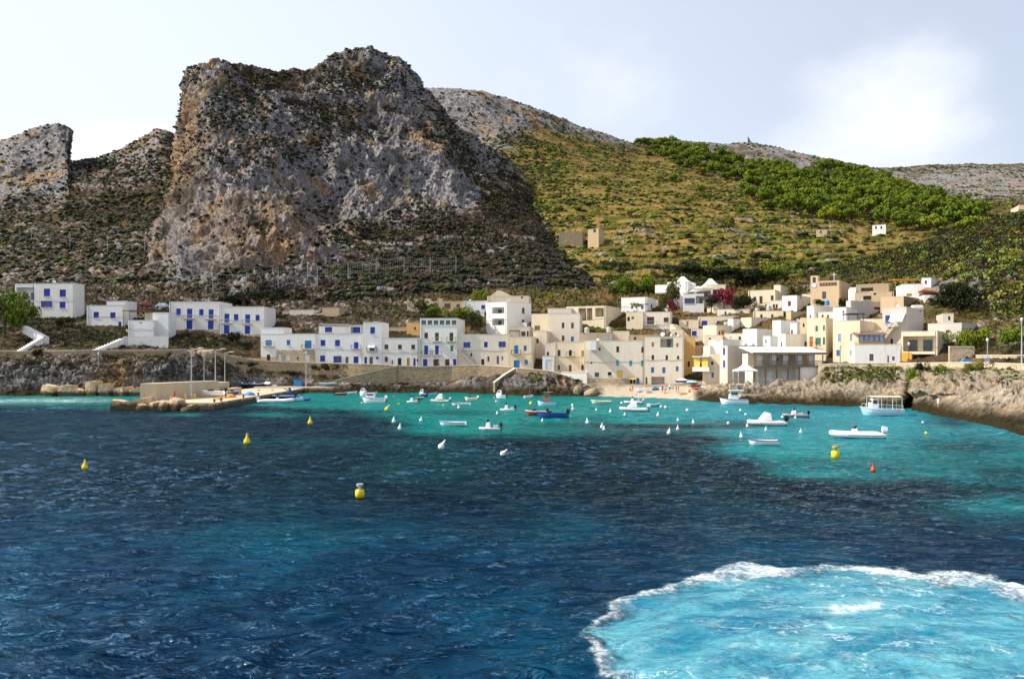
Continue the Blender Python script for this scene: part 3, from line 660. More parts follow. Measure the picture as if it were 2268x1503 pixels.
def house(label, uA, uC, uB, vt, vb, th, mat, wins=(), Y=None, depth_=8.0, drop=3.0, cat='house', name='house', band=None, roof=True, group=None, par=0.45):
    Y = Y or depth(uC, vb); th = math.radians(th)
    C = pt(uC, VH, Y); C.z = 0; zt = H+(VH-vt)/F*Y; zb = H+(VH-vb)/F*Y-drop
    ax = face_axes(th)
    Ls = {}
    for f, ue in (('L', uA), ('R', uB)):
        Ls[f] = ray_t(C, ax[f][0], ue) if ue is not None else depth_
        if f == 'R' and ue is not None and not 0 < Ls[f] < 15: Ls[f] = 13.0
    A = C+ax['L'][0]*Ls['L']; B = C+ax['R'][0]*Ls['R']; Dp = A+(B-C)
    root = empty(name, ((A.x+B.x)/2, (A.y+B.y)/2, zb+drop), label, cat, group)
    mb = MB(); holes = {'L': [], 'R': []}; later = []
    for wn in wins:
        f, u0, u1, v0, v1, st = wn[:6]; opts = wn[6] if len(wn) > 6 else ''
        d, n = ax[f]; ta, tb = ray_t(C, d, u0), ray_t(C, d, u1)
        tm = (ta+tb)/2; Yw = C.y+d.y*tm
        za, zz = H+(VH-v1)/F*Yw, H+(VH-v0)/F*Yw
        t0, t1 = min(ta, tb), max(ta, tb); t0 = max(t0, 0.12); t1 = min(t1, Ls[f]-0.12)
        if t1-t0 < 0.25: continue
        zz = min(zz, zt-0.15); za = max(za, zb+0.05)
        if 'S' in opts: wdt = t1-t0; t0 += wdt*0.27; t1 -= wdt*0.27
        dep = 2.2 if st == 'recess' else (1.6 if st == 'cave' else 0.14)
        holes[f].append((t0, t1, za, zz, dep)); later.append((f, t0, t1, za, zz, st, opts))
    for f in ('L', 'R'): wall_face(mb, C, ax[f][0], ax[f][1], Ls[f], zb, zt, holes[f])
    dL, nL = ax['L']; dR, nR = ax['R']
    wall_face(mb, A, dR, -nR*-1 if False else dL, Ls['R'], zb, zt, [])
    wall_face(mb, B, dL, dR, Ls['L'], zb, zt, [])
    # parapet: top ring and inner faces
    tk = min(0.28, Ls['L']*0.2, Ls['R']*0.2); ins = [C+dL*tk+dR*tk, A-dL*tk+dR*tk, Dp-dL*tk-dR*tk, B+dL*tk-dR*tk]; outs = [C, A, Dp, B]
    up = lambda p, z: Vector((p.x, p.y, z))
    for i in range(4):
        j = (i+1) % 4
        mb.quad(up(outs[i], zt), up(outs[j], zt), up(ins[j], zt), up(ins[i], zt)); mb.quad(up(ins[i], zt), up(ins[j], zt), up(ins[j], zt-par), up(ins[i], zt-par))
    wo = mb.build('wall', mat, root)
    hsh = (int(uC*7)+int(vt*3)) % 5
    if Ls['L'] > 5 and zt-zb-drop > 4 and hsh != 0:
        dp = MB(); a = C+ax['L'][0]*(0.35 if hsh % 2 else Ls['L']-.35)+ax['L'][1]*.06; dp.tube((a.x, a.y, zb+drop-1), (a.x, a.y, zt-.1), .055, n=5, cap=False); dp.build('downpipe', W_grey if hsh < 3 else METAL, root)
        cb = MB(); zc = zb+drop+(zt-zb-drop)*.5; n_ = ax['L'][1]*.04; q = [C+n_+ax['L'][0]*Ls['L']*k/6 for k in range(7)]
        cb.path([Vector((p.x, p.y, zc+(.12*math.sin(k*2.1+hsh)))) for k, p in enumerate(q)], .025, 3); cb.build('cable', METAL, root)
    r = MB(); r.quad(*[up(p, zt-par+0.01) for p in ins]); r.build('roof', SLAB, root)
    cp = MB()       # thin coping line along the two seen edges
    for d, n, L in ((dL, nL, Ls['L']), (dR, nR, Ls['R'])): cp.obox(up(C, zt+0.003)-d*0.0-n*0.12, d*(L-0.01), n*0.16, Vector((0, 0, 0.07)))
    cp.build('coping', W_cap if mat not in (W_white, W_cool) else W_grey, root)
    if band:       # lower storey left in another finish: (face, u0, u1, v0, v1, material)
        for (f, u0, u1, v0, v1, bm) in band:
            d, n = ax[f]; ta, tb = sorted((ray_t(C, d, u0), ray_t(C, d, u1))); ta = max(0.0, ta); tb = min(Ls[f], tb); Yw = C.y+d.y*(ta+tb)/2
            za, zz = H+(VH-v1)/F*Yw, H+(VH-v0)/F*Yw; b = MB(); hl = [(max(h[0], ta), min(h[1], tb), max(h[2], za), min(h[3], zz), 0.02) for h in holes[f] if h[0] < tb and h[1] > ta and h[2] < zz and h[3] > za]
            hl = [(h[0]-ta, h[1]-ta, h[2], h[3], 0.02) for h in hl if h[4] < .5]
            wall_face(b, C+d*ta+n*0.02, d, n, tb-ta, za, zz, hl); b.build('plinth', bm, root)
    for (f, t0, t1, za, zz, st, opts) in later:
        d, n = ax[f]
        if st in ('recess', 'cave'):
            if t1-t0 > 1.6 and st == 'recess' and zz-za > 1.5:
                nb = 2 if t1-t0 > 3 else 1
                for q in range(nb):
                    ta = t0+(t1-t0)*(.18+.45*q); wv = min(1.5, (t1-t0)*.30); p = C+d*ta-n*2.18; hh_ = min(2.1, zz-za-.4); bq = MB()
                    bq.obox(Vector((p.x, p.y, za+.02)), d*wv, n*.05, Vector((0, 0, hh_)), 0); bq.obox(Vector((p.x, p.y, za+.1))+d*.08+n*.051, d*(wv-.16), n*.01, Vector((0, 0, hh_-.2)), 1); bq.build('door', [PAINT['brown'], GLASS], root)
            if 'R' in opts:
                rr = MB(); p = C+d*t0; p = Vector((p.x, p.y, za)); L = t1-t0
                rr.tube(p+Vector((0, 0, .95)), p+d*L+Vector((0, 0, .95)), .03, n=4)
                for i in range(int(L/.2)+1): a = p+d*min(L, i*.2)-n*0.05; rr.tube(a, a+Vector((0, 0, .95)), .014, n=3, cap=False)
                rr.build('railing', METAL, root)
            continue
        do_window(root, C, d, n, t0, t1, za, zz, st, opts, mat)
    return dict(root=root, C=C, ax=ax, L=Ls, zt=zt, zb=zb+drop, Y=Y, par=par)
def roof_spot(h, a, b):              # a point on a house roof, a and b from 0 to 1 along its two sides
    p = h['C']+h['ax']['L'][0]*h['L']['L']*a+h['ax']['R'][0]*h['L']['R']*b; return Vector((p.x, p.y, h['zt']-h['par']+0.012))

HS = {}
# ---- the left group
HS['far'] = house('tall white two-storey house with a green tree at its left, leftmost big house', 78, 165, 187, 627, 707, 4, W_cool,
  [('L',97,111,639,656,'blue'),('L',132,146,641,657,'blue'),('L',90,116,666,680,'blue','S'),('L',132,145,668,682,'blue')])
HS['farw'] = house('white wing with a balcony at the left edge beside the tall house', 33, 77, None, 628, 700, 3, W_white,
  [('L',36,76,636,664,'recess','R'),('L',40,76,668,686,'recess')], depth_=7, Y=depth(165,707)+1.5)
HS['low'] = house('low white house with two square blue windows beside the stepped white terraces', 192, 272, 284, 676, 727, 4, W_white,
  [('L',207,219,690.5,703,'blue'),('L',244,256,691.5,704,'blue'),('L',262,269,712,727,'blue')])
HS['lowb'] = house('plain white box room rising behind the low white house', 236, 281, None, 666.5, 700, 4, W_white, Y=depth(272,727)+7, depth_=5)
HS['tw1'] = house('white house with blue doors on two levels, left of the joined pair', 375, 485, None, 668, 730, 2, W_cool,
  [('L',390.5,400.5,683,697,'blue'),('L',414,426,683.5,705,'blue','Bv'),('L',441,451,684.5,698,'blue'),('L',462,473,685,706,'blue','Bv'),('L',413,426,709,729,'blue','D'),('L',460.5,473,710,729,'blue','D')], depth_=9, Y=206, drop=4, band=[('L',375,485,730,752,W_stonel)])
HS['tw2'] = house('white house with blue doors on two levels, right of the joined pair', 486.5, 585, None, 679, 740, 2, W_cool,
  [('L',497,508,694.5,715,'blue','Bv'),('L',518,528,695.5,709,'blue'),('L',543,554,696,716,'blue','Bv'),('L',566,575,697,710,'blue'),('L',496,508,720,739,'blue','D'),('L',542,554,721,739.5,'blue','D')], depth_=9, Y=205, drop=4, band=[('L',486.6,585,740.5,760,W_stonel)])
HS['sm'] = house('small white hillside house with brown shutters and door above the long row', 641, 694, None, 686, 717, 6, W_pale,
  [('L',648,653,699,707,'brown'),('L',664,671,700,715,'brown','D'),('L',677,686,700,711,'brown')], Y=226, drop=4)
HS['smg'] = house('white garage with a wide bright blue door next to the small brown-shuttered house', 694.5, 713, None, 694, 721, 6, W_white,
  [('L',696,711.5,705,720,'lblue')], Y=226.5, drop=4, name='garage', cat='garage')
HS['sml'] = house('narrow cream side building left of the brown-shuttered hillside house', 625, 640, None, 689, 712, 6, W_cream, Y=228, drop=4)
HS['tanb'] = house('tan house with a dark brown lower storey above the flowery terrace', 714, 751, None, 681, 720, 6, W_tan, [('L',718,746,701,715,'cave')], Y=224, drop=4)
HS['terr'] = house('low white terrace house with a blue window under its pergola', 706, 800, None, 722, 745, 4, W_white, [('L',719.5,735.5,724,735,'blue'),('L',778,798,724,737,'blue')], Y=203, drop=3)
# ---- the long white row along the promenade
HS['rowa'] = house('long white house over a cream stone ground floor at the left row end', 577.5, 699, None, 739, 807, 3, W_white,
  [('L',588,602,753,766,'lblue','Bv'),('L',635,643,752.5,764,'lblue'),('L',675,690,754,771.5,'lblue','B'),('L',591,598.5,785,799,'dark','D'),('L',617,623,784,801,'white','D'),('L',633,642,786.5,798,'white'),('L',657,661.5,790,797,'grey'),('L',675,685,785,800,'white','D')],
  band=[('L',577.6,612,790,812,W_tan),('L',612,698,775,812,W_stonel)], Y=193)
HS['rowu'] = house('white upper room standing on the left end of the long row', 577.8, 628.5, None, 725, 745, 3, W_white, Y=193.6, drop=1, depth_=6)
HS['rowb'] = house('white row house with a bright blue balcony and four blue shuttered windows', 699.5, 804, None, 739.5, 808, 3, W_white,
  [('L',710,720.5,752.5,765.5,'blue'),('L',742,753,752.5,766,'blue'),('L',784,794,757.5,772,'blue','Bb'),('L',709,720,787,800,'blue'),('L',738,757,788,803,'blue','S'),('L',765,772,790,806,'grey','D'),('L',783,794,789,806,'blue')], Y=192.6)
HS['rowt'] = house('white tower-like row house with a striped awning over its balcony', 804.5, 846, None, 713.5, 811, 3, W_cool,
  [('L',820,830.5,724,738.5,'blue'),('L',818.5,829,766,777,'blue','BAD'),('L',807,813,790,808,'blue','D'),('L',818,826,790,808,'grey','D'),('L',833,838.5,789.5,795,'blue')], Y=191.6)
HS['rowc'] = house('white row house with small brown windows between the tower house and the tall house', 846.5, 929, None, 748.5, 814, 3, W_cool,
  [('L',851.5,860,762.5,773,'brown'),('L',881.5,890,763,773,'brown'),('L',911,919.5,763,773,'brown'),('L',852,859,790,800.5,'brown'),('L',881,889,792.5,812,'dark','D'),('L',901,907.5,792.5,812,'tan','D'),('L',915.5,920.5,793,812,'blue','D'),('L',923,926.5,794.5,801,'dark')], Y=191.2)
HS['rowd'] = house('tall white house with six square windows under its roof', 930, 1012, 1043, 704.5, 813, 5, W_cool,
  [('L',933.5+13.4*i,943.9+13.4*i,709,718.5,'grey') for i in range(6)]+[('L',940,948,736.5,749,'brown'),('L',963.5,972,736.5,755.5,'brown','Bv'),('L',995.5,1004,736.5,755.5,'brown','Bg'),
   ('L',939.5,948,765,785,'blue','B'),('L',963.5,972,765,785,'blue','B'),('L',997.5,1004,765,777.5,'green'),('L',937,946.5,795,812,'blue','D'),('L',960,972.5,795,811,'brown','D'),('L',986,995.5,795,811,'brown','D'),('L',1003.5,1010.5,795,811.5,'blue','D')], Y=190.8)
HS['ruin'] = house('ochre stone house with one small window behind the row', 900.5, 929, None, 714.5, 750, 8, W_ochre, [('L',917,921,724,730,'dark')], Y=208)
HS['ruinw'] = house('brown roofless old wall behind the row with the small brown windows', 846, 900, None, 725, 752, 5, W_tan, [('L',864,872,742,747.5,'dark')], Y=210, name='ruin', cat='ruin')
HS['rowe'] = house('long white house with an outside stair and blue shutters right of the tall house', 1013, 1128, None, 740, 813, 5, W_pale,
  [('L',1026,1042,757.5,769.5,'blue','S'),('L',1072,1080,756.5,769,'blue'),('L',1104,1120.5,756,768.5,'blue','S'),('L',1042,1046,781.5,788.6,'dark'),('L',1079.5,1084,789,800,'red'),('L',1066,1072.5,795,812,'dark','D'),('L',1100,1105,788,806,'grey','D'),('L',1111,1114.5,788.5,797,'grey')], Y=190.4)
HS['rowf'] = house('cream house with a light blue balcony door at the end of the white row', 1128.5, 1180, 1201, 745.5, 820, 8, W_cream,
  [('L',1139,1148,764.5,783.5,'lblue','B'),('L',1160,1166.5,765,777,'lblue'),('L',1138,1151,797.5,814.5,'lblue','D'),('L',1162,1169,796.5,807,'lblue')], Y=188)
HS['rowg'] = house('grey rooftop room with a pergola above the light blue balcony door', 1129, 1172, 1202, 722.5, 748, 8, W_grey, [('L',1155,1164,734,744,'brown'),('L',1167,1171,733,745,'dark','D')], Y=199)
HS['bigw'] = house('big bright white corner house with white balconies at the middle of the village', 1077, 1122.5, 1176.5, 668, 750, 38, W_white,
  [('L',1090,1117,680,694,'recess','R'),('L',1090,1117,705,720,'recess','R'),('R',1156,1162,681.5,694,'brown'),('R',1156,1162,708,714,'brown')], Y=205)
HS['gab'] = house('cream house with a curved gable behind the big white corner house', 1079, 1171, None, 655, 700, 6, W_cream, [('L',1154,1158,656.5,661,'dark')], Y=222)
HS['midt'] = house('plain cream house with two columns of brown windows above the sea wall', 1214, 1284, None, 694, 765, 10, W_pale,
  [('L',1244.5,1250,714,726.5,'brown'),('L',1265,1270.5,714.5,727,'brown'),('L',1244.5,1250,743,755,'brown'),('L',1264.5,1271,745,756,'lblue')], Y=200)
HS['midl'] = house('cream side house with a shaded porch left of the plain cream house', 1177, 1213.5, None, 694.5, 765, 12, W_cream, [('L',1184,1196,721,731,'cave')], Y=203)
HS['midr'] = house('cream rooftop storey behind the plain cream house', 1213, 1266, None, 682.5, 712, 10, W_pale, Y=212)
HS['log'] = house('cream house with two open loggias facing the bay', 1254, 1341.5, 1387, 677, 735, 26, W_cream,
  [('L',1281,1298,682,710,'recess','R'),('L',1299.5,1312,682,709,'recess','R'),('L',1318,1337,681.5,701.5,'recess'),('R',1379.5,1385.5,694,706,'brown')], Y=209)
HS['cur'] = house('small cream house with two little dark windows beside the loggia house', 1387, 1424, None, 690.5, 735, 16, W_cream, [('L',1389.5,1395,701.5,711,'dark'),('L',1399,1404,701,706.5,'brown'),('L',1399,1404,727,732,'dark')], Y=207)
HS['rb'] = house('cream house with a wide brown shutter behind a balcony', 1424.5, 1486.5, None, 690.5, 748, 14, W_pale,
  [('L',1433,1449,701.5,719,'brown','Bv'),('L',1470,1481,703,713,'brown'),('L',1470,1481,728.6,741,'green'),('L',1410,1418,728,734,'dark')], Y=206)
# ---- the houses by the beach
HS['sa'] = house('cream seafront house with a dark balcony, left of the blue-shuttered white one', 1226.6, 1294.5, None, 757, 823, 8, W_cream,
  [('L',1235,1241.5,774.6,788.5,'brown'),('L',1260,1266.6,775,788,'dark','BD'),('L',1287.7,1293.6,776,789,'tan'),('L',1235,1240.5,808,819,'grey'),('L',1260,1266,808,823.5,'wood','D'),('L',1287.5,1292.8,808,819,'dark')], Y=184)
HS['sal'] = house('narrow shaded cream house squeezed beside the dark balcony house', 1207, 1226.4, None, 759, 822, 8, W_grey, [('L',1211,1216,779,787,'dark')], Y=187)
HS['sab'] = house('small white boat shed with a pale door left of the dark balcony house', 1201.5, 1226, None, 788, 824, 8, W_white, [('L',1208,1224,796,822,'white','D')], Y=181.5, name='boat_shed', cat='shed', depth_=4)
HS['sb'] = house('large white seafront house with turquoise shutters and a yellow awning', 1295, 1428, None, 754, 850, 9, W_pale,
  [('L',1326,1330,769.6,776,'dark'),('L',1365,1371.5,767,780,'brown'),('L',1420.5,1426,768,781,'brown'),('L',1364.5,1370.8,796.6,810,'cyan'),('L',1393.7,1400.4,798,810.5,'cyan'),('L',1420,1425.3,798,811,'cyan'),('L',1308.6,1311.8,801,805.6,'dark'),
   ('L',1317,1327,824.5,834.4,'grey'),('L',1346,1354.6,823.6,831,'dark'),('L',1366,1379,820,836.6,'yellow','D'),('L',1395,1407,835,851,'dark','ADy'),('L',1409.5,1416,837,851.5,'lblue','D')],
  band=[('L',1296,1394,838,858,W_stonel)], Y=177)
HS['sbx'] = house('small bright white box on the roof corner of the large seafront house', 1306, 1320, None, 753, 773, 9, W_white, Y=176.2, depth_=2.5, drop=.2)
HS['sc'] = house('large pale seafront house with a dark open garage at beach level', 1428.5, 1515, None, 745.5, 850, 11, W_pale,
  [('L',1443,1449,757.5,768,'tan'),('L',1497.7,1503,759.7,768.3,'tan'),('L',1443,1449,786,797,'brown'),('L',1474,1479.6,786.5,797,'brown'),('L',1499.5,1504.6,787.6,796,'brown'),('L',1442,1449,813,825.5,'lblue'),('L',1467,1474,813,826,'lblue'),('L',1497,1503,811,822,'lblue'),
   ('L',1462.5,1491,746.5,769,'recess'),('L',1429.5,1434,835,851,'grey','D'),('L',1442.7,1472,834,850.5,'cave')], Y=175)
HS['oc'] = house('orange ochre stone house wall at the back of the beach', 1510, 1540, None, 745.5, 835, 12, W_ochre, [('L',1523,1528,800,812,'dark','D')], Y=181, depth_=6)
HS['oc2'] = house('low ochre house behind the yellow awning balcony', 1536, 1560, None, 765, 830, 16, W_tan, Y=184)
# ---- the hill of houses on the right
RV = [
 ('mid1','small stone house with a walled yard above the beach',1504,1547,None,708,740,12,W_cream,[('L',1520,1525,711,723,'tan')],206),
 ('mid2','cream house with a broad blue shutter and water tanks in front',1546,1636,None,700,745,14,W_cream,[('L',1554.5,1566.6,710,722,'blue'),('L',1587.5,1598,710.5,719,'blue')],205),
 ('mid3','small cream house with one blue window low on the slope',1531,1557,None,728,757,14,W_pale,[('L',1532.5,1543,732.5,743.5,'blue')],198),
 ('mid4','cream house with an orange door opening on its roof terrace',1557,1587,1655,720,770,55,W_cream,[('R',1597,1604.5,731,743.5,'orange','D'),('R',1592,1595,733,742,'dark')],193),
 ('blueslit','large cream house with two tall blue slit windows on its narrow white side',1594,1611.5,1700,766,850,62,W_grey,[('L',1601.5,1606,770,786,'blue'),('L',1601.5,1606,798,814,'blue')],157),
 ('bluesl2','white stepped house with a small blue shutter behind the slit-windowed house',1570,1601,1640,752,800,40,W_white,[('L',1584,1596,752.5,755,'blue')],172),
 ('yaw','cream house with a white balcony and yellow blinds over the beach',1556,1597,None,784,842,22,W_cream,[('L',1575,1580,800,808,'dark'),('L',1575.5,1581,824,836,'lblue','D')],166),
 ('yaw2','tan upper storey set back above the yellow blinds',1558,1572,1597,766,790,50,W_pale,[],173),
 ('box1','cream flat-roofed house with a small rooftop room below the bougainvillea',1566,1621.5,1655,675,715,38,W_cream,[('R',1627,1632,692,697,'dark'),('R',1636,1640,693,702,'dark'),('R',1648,1652,694,702,'dark')],213),
 ('box2','cream house with a small orange window in the crowded middle slope',1641,1664,1711,703,750,55,W_cream,[('R',1673,1680,724,729,'orange')],196),
 ('box3','small white house with a blue-edged roof in front of the cream block',1645,1676,1710,728,775,45,W_white,[],178),
 ('villa','broad cream villa with dark windows and a first floor terrace',1657,1716.5,1752,641.5,700,28,W_cream,[('L',1668.5,1675,657,667,'brown'),('L',1682,1689,655.6,672,'brown','D'),('L',1707,1713.5,654,670,'brown','D'),('L',1668.6,1682,676,690,'dark'),('L',1695,1699,674,684,'dark')],216),
 ('villa2','cream annexe with two brown windows below the terrace of the villa',1706,1731,1753,665,705,24,W_pale,[('L',1711.6,1716.6,673.5,682.5,'brown'),('L',1718,1722.6,673.5,682.5,'brown')],210),
 ('villa3','cream rooftop room on the broad villa',1714,1729,1745,631,650,30,W_cream,[],222),
 ('cube','bright white cube house with one brown shutter and a tan side',1732,1765,1796,654,702,40,W_white,[('L',1744.6,1752,666.5,677,'red')],204),
 ('ochr','long tan house below the white cube house',1741,1752,1800,690,730,60,W_tan,[],196),
 ('w1','white slab of a house with one narrow blue window near the church',1787,1802.5,1846,677,722,50,W_white,[('L',1793,1797,697,709,'blue')],184),
 ('w2','white corner house at the centre of the right slope',1711,1729,1770,709,765,52,W_white,[('L',1722,1725,744,753,'dark')],185),
 ('w3','bright white tall house with a little dark door in the middle of the slope',1750,1765,1792,715,765,48,W_white,[('L',1752,1756,730,740,'dark','D')],180),
 ('w4','white and ochre corner house right above the restaurant',1723,1739.5,1788,739,795,52,W_white,[('L',1729,1732,757,768,'grey'),('R',1782,1788,756,769,'dark')],163),
 ('w5','low white flat roofed house left of the restaurant roof',1697,1712,1760,757,800,52,W_pale,[],172),
 ('crm','cream house with an orange door and balcony above the restaurant',1787,1829,1845,703,810,31,W_cream,[('L',1806,1811.8,721.6,733.7,'green'),('L',1823,1827,720.5,732,'green'),('L',1793,1801,745,768,'orange','BD'),('L',1806,1818,747.7,763,'green'),('L',1822.6,1828,747,763,'green')],156),
 ('pbl','pale cream seafront house with light blue shutters by the street lamp',1844.8,1905,1953,709.5,806,36,W_cream,[('L',1856.5,1863,739.5,756.5,'pblue'),('L',1883,1888,739,755,'pblue'),('L',1852.5,1860,775,788,'lblue'),('L',1883,1886.8,775,787.5,'pblue')],150),
 ('sq1','small white cube on the roof level left of the awning house',1845,1874,1912,680,722,38,W_white,[('L',1866,1870,688,693,'dark')],170),
 ('sq2','long pale grey house behind the small white roof cube',1874,1884,1966,666,700,62,W_grey,[('R',1936,1949,680,685,'dark')],176),
 ('porch','white street house with a wooden glazed porch on its terrace',1892,1994.5,None,762,808,14,W_white,[('L',1925.6,1935,783.6,799,'grey'),('L',1965.5,1969,787,804,'dark','D'),('L',1976,1982,789,798,'grey')],146.5),
 ('awn','large grey and cream house with a white awning and an outside stair',1954,2007.6,2098,679.5,806,40,W_grey,[('L',1961,1972,698.5,715.5,'blue','D'),('L',1972,1977.8,750,771,'dark','D')],150),
 ('loggia','cream seafront house with an open first floor loggia and orange lower wall',1996,2076,2101,733,808,37,W_cream,[('L',2000,2074,744,778,'recess','R'),('L',2020,2074,784,805,'recess')],143),
 ('lng','long pale terrace house sloping away behind the seafront loggia',2055,2130,2180,715,765,44,W_grey,[],146),
 ('lng2','small pale house at the right end behind the awning house',2088,2112,None,694,730,20,W_grey,[('L',2100,2105,700,709,'dark')],154),
 ('stn','rubble stone house with a bare stone side on the upper slope',1950,2001.5,2047,656,700,45,W_tan,[('L',1984,1991,671,681,'white')],175),
 ('top1','white house with a small balcony line at the top right of the village',1998,2045,None,628,675,16,W_white,[('L',2008,2020,650,656,'tan'),('L',2036,2041,652,658,'dark')],182),
 ('top2','highest white cube of the village with a tiny dark window',2040,2062,2080,615,640,40,W_white,[('L',2048,2053,621,628,'dark')],190),
 ('red','white cottage with a red sloping roof beside the big dark tree',2047,2096,None,652,690,16,W_white,[('L',2056,2062,660,671,'brown')],176),
 ('brn','large brown weathered building behind the upper houses',1896,1968,1998,628,670,30,W_brown,[('L',1907,1934,637,645,'cave'),('R',1986,1991,641,647,'dark')],190),
 ('brn2','tan low building with a terrace roof in front of the weathered one',1894,1980,None,646,690,22,W_tan,[('L',1912,1930,655,664,'dark'),('L',1935,1941,648,653,'dark')],183),
 ('wh3','small white square room beside the church nave',1883,1896,None,636,665,20,W_white,[],188),
 ('f1','light stone terrace house with the two water tanks on top',1285,1357,None,737,770,9,W_stonel,[],190),
 ('f2','cream low house between the stone terrace and the cream seafront roofs',1357.5,1393,None,733,765,10,W_cream,[],191),
 ('f3','tan flat house directly behind the large seafront roofs',1394,1460,None,742,770,10,W_tan,[('L',1404,1409,746,752,'dark')],187),
 ('f4','narrow cream house left of the stair slope by the orange stone wall',1486,1512,None,729,760,14,W_cream,[('L',1495,1499,736,742,'dark')],190),
 ('f5','cream house with one dark window beneath the broad blue shutter',1560,1600,None,742,775,18,W_cream,[('L',1570,1575,748,756,'dark')],182),
 ('f6','pale house with a white door between the middle terraces',1604,1652,None,738,775,22,W_pale,[('L',1616,1621,746,760,'white','D'),('L',1636,1641,745,752,'dark')],184),
 ('f7','long cream house below the villa annexe',1668,1735,None,688,725,20,W_cream,[('L',1684,1689,696,704,'dark'),('L',1708,1713,696,704,'brown')],200),
 ('f8','tan corner house right of the bright tall white house',1772,1790,1806,704,770,46,W_tan,[('L',1778,1782,716,724,'dark')],172),
 ('f9','cream rear house between the blue-shuttered and the awning houses',1906,1956,None,706,760,24,W_cream,[],160),
 ('f10','low white terrace house left of the outside stair',1912,1958,None,731,770,24,W_white,[],154),
 ('f11','long tan wall house behind the red roofed cottage',2046,2112,None,636,665,18,W_tan,[('L',2060,2072,643,647,'dark'),('L',2090,2098,642,648,'brown')],186),
 ('f12','narrow cream alley house behind the light blue balcony door',1181,1211,None,733,800,10,W_cream,[('L',1188,1193,750,760,'brown')],194),
 ('f13','pale house with two small brown windows under the church',1812,1846,None,690,725,24,W_pale,[('L',1820,1824,697,704,'brown'),('L',1832,1836,697,704,'brown')],178),
 ('f14','cream box house right under the second white villa trees',1588,1660,None,684,712,22,W_pale,[('L',1605,1609,690,698,'dark'),('L',1640,1645,689,698,'dark')],208),
 ('f15','small white rooftop box above the orange door terrace',1612,1624,1640,706,735,40,W_white,[],196),
 ('f16','white stepped block left of the restaurant tent roof line',1690,1706,1724,744,790,45,W_white,[('L',1695,1698,752,760,'blue')],165),
 ('behind','dim tan house tucked between the church and the white cube',1776,1798,None,651,690,22,W_cream,[],212),
]
for k, lab, a, c, b, vt, vb, th, m, wn, Y in RV: HS[k] = house(lab, a, c, b, vt, vb, th, m, wn, Y=Y, drop=6)
o = HS['stn']; b = MB(); d, n = o['ax']['R']; wall_face(b, o['C']+n*0.02+d*0.05, d, n, o['L']['R']-.1, o['zb']-4, o['zt']-.02, []); b.build('stone_side', W_stone, o['root'])
# ---- upper villas and the houses above the row
HS['vl'] = house('flat white villa wing behind the small umbrella tree', 1376, 1433, 1463, 657.5, 700, 24, W_white, [('L',1398,1402,676,684,'blue'),('L',1420,1425,677,683,'blue'),('R',1441.5,1445,673,684,'dark','D')], Y=222, drop=5)
HS['v1'] = house('white villa with a pyramid roof behind the tall cactus', 1478, 1522, 1541, 623, 675, 30, W_white, [('L',1497,1503,636,649,'green')], Y=228, drop=5)
HS['v1l'] = house('low white left wing of the pyramid roofed villa', 1451, 1480, None, 630, 640, 24, W_white, Y=226, drop=1, depth_=5)
HS['v2'] = house('white villa front with a wide blue glazed opening beside the magenta flowers', 1513, 1559, None, 650, 677, 12, W_white, [('L',1516,1539,660,672,'blue','O'),('L',1541,1558,655,672,'recess','R')], Y=219, drop=4)
HS['v3'] = house('second white villa terrace with a shaded blue doorway', 1536, 1579, None, 638.5, 660, 12, W_grey, [('L',1543,1574,643,657,'recess')], Y=224, drop=3)
HS['v4'] = house('white villa with a pyramid roof and chimney above the magenta tree', 1562, 1608, None, 630, 665, 14, W_cream, [('L',1578,1590,641,655,'dark')], Y=229, drop=4)
HS['ul'] = house('cream hillside house with a blue door under a lean-to porch', 980, 1027, None, 667, 700, 6, W_tan, [('L',1011,1019,673.5,685,'blue'),('L',984,998,672,684,'cave')], Y=226, drop=5)
HS['ur'] = house('long white hillside house with one blue window beside the big white corner house', 1027.5, 1078, None, 666, 720, 6, W_white, [('L',1066,1074.5,675.5,684,'blue'),('L',1073,1077,690,704,'dark')], Y=224, drop=5)
def pyramid(h, a, b, zadd, w, label):
    c = roof_spot(h, a, b); m = MB(); r = w/2; z0 = c.z-.3; base = [Vector((c.x+sx*r, c.y+sy*r, z0)) for sx, sy in ((-1, -1), (1, -1), (1, 1), (-1, 1))]
    top = [Vector((c.x+sx*.35, c.y+sy*.35, z0+zadd)) for sx, sy in ((-1, -1), (1, -1), (1, 1), (-1, 1))]; mid = [Vector((c.x+sx*r*.45, c.y+sy*r*.45, z0+zadd*.52)) for sx, sy in ((-1, -1), (1, -1), (1, 1), (-1, 1))]
    m.loft([base, mid, top]); o = m.build('pyramid_roof', W_white, h['root'])
pyramid(HS['v1'], .45, .5, 2.6, 6, ''); pyramid(HS['v4'], .75, .4, 2.8, 6, ''); pyramid(HS['v3'], .75, .3, 1.6, 5, '')
g = HS['gab']; m = MB(); d, n = g['ax']['L']; pts = []
for i in range(13): x = i/12; pts.append((x*7, (0.5-0.5*math.cos(min(1, x*1.7)*math.pi))*1.6 if x < .6 else 1.6*(0.5+0.5*math.cos((x-.6)/.4*math.pi))))
b0 = g['C']+d*4.2+n*.01; ring1 = [Vector((*(b0+d*x).xy, g['zt']+z)) for x, z in pts]; ring2 = [p-n*.4 for p in ring1]; bot1 = [Vector((p.x, p.y, g['zt']-.3)) for p in ring1]
for i in range(12): m.quad(bot1[i], bot1[i+1], ring1[i+1], ring1[i]); m.quad(ring1[i], ring1[i+1], ring2[i+1], ring2[i])
m.build('gable', W_cream, g['root'])
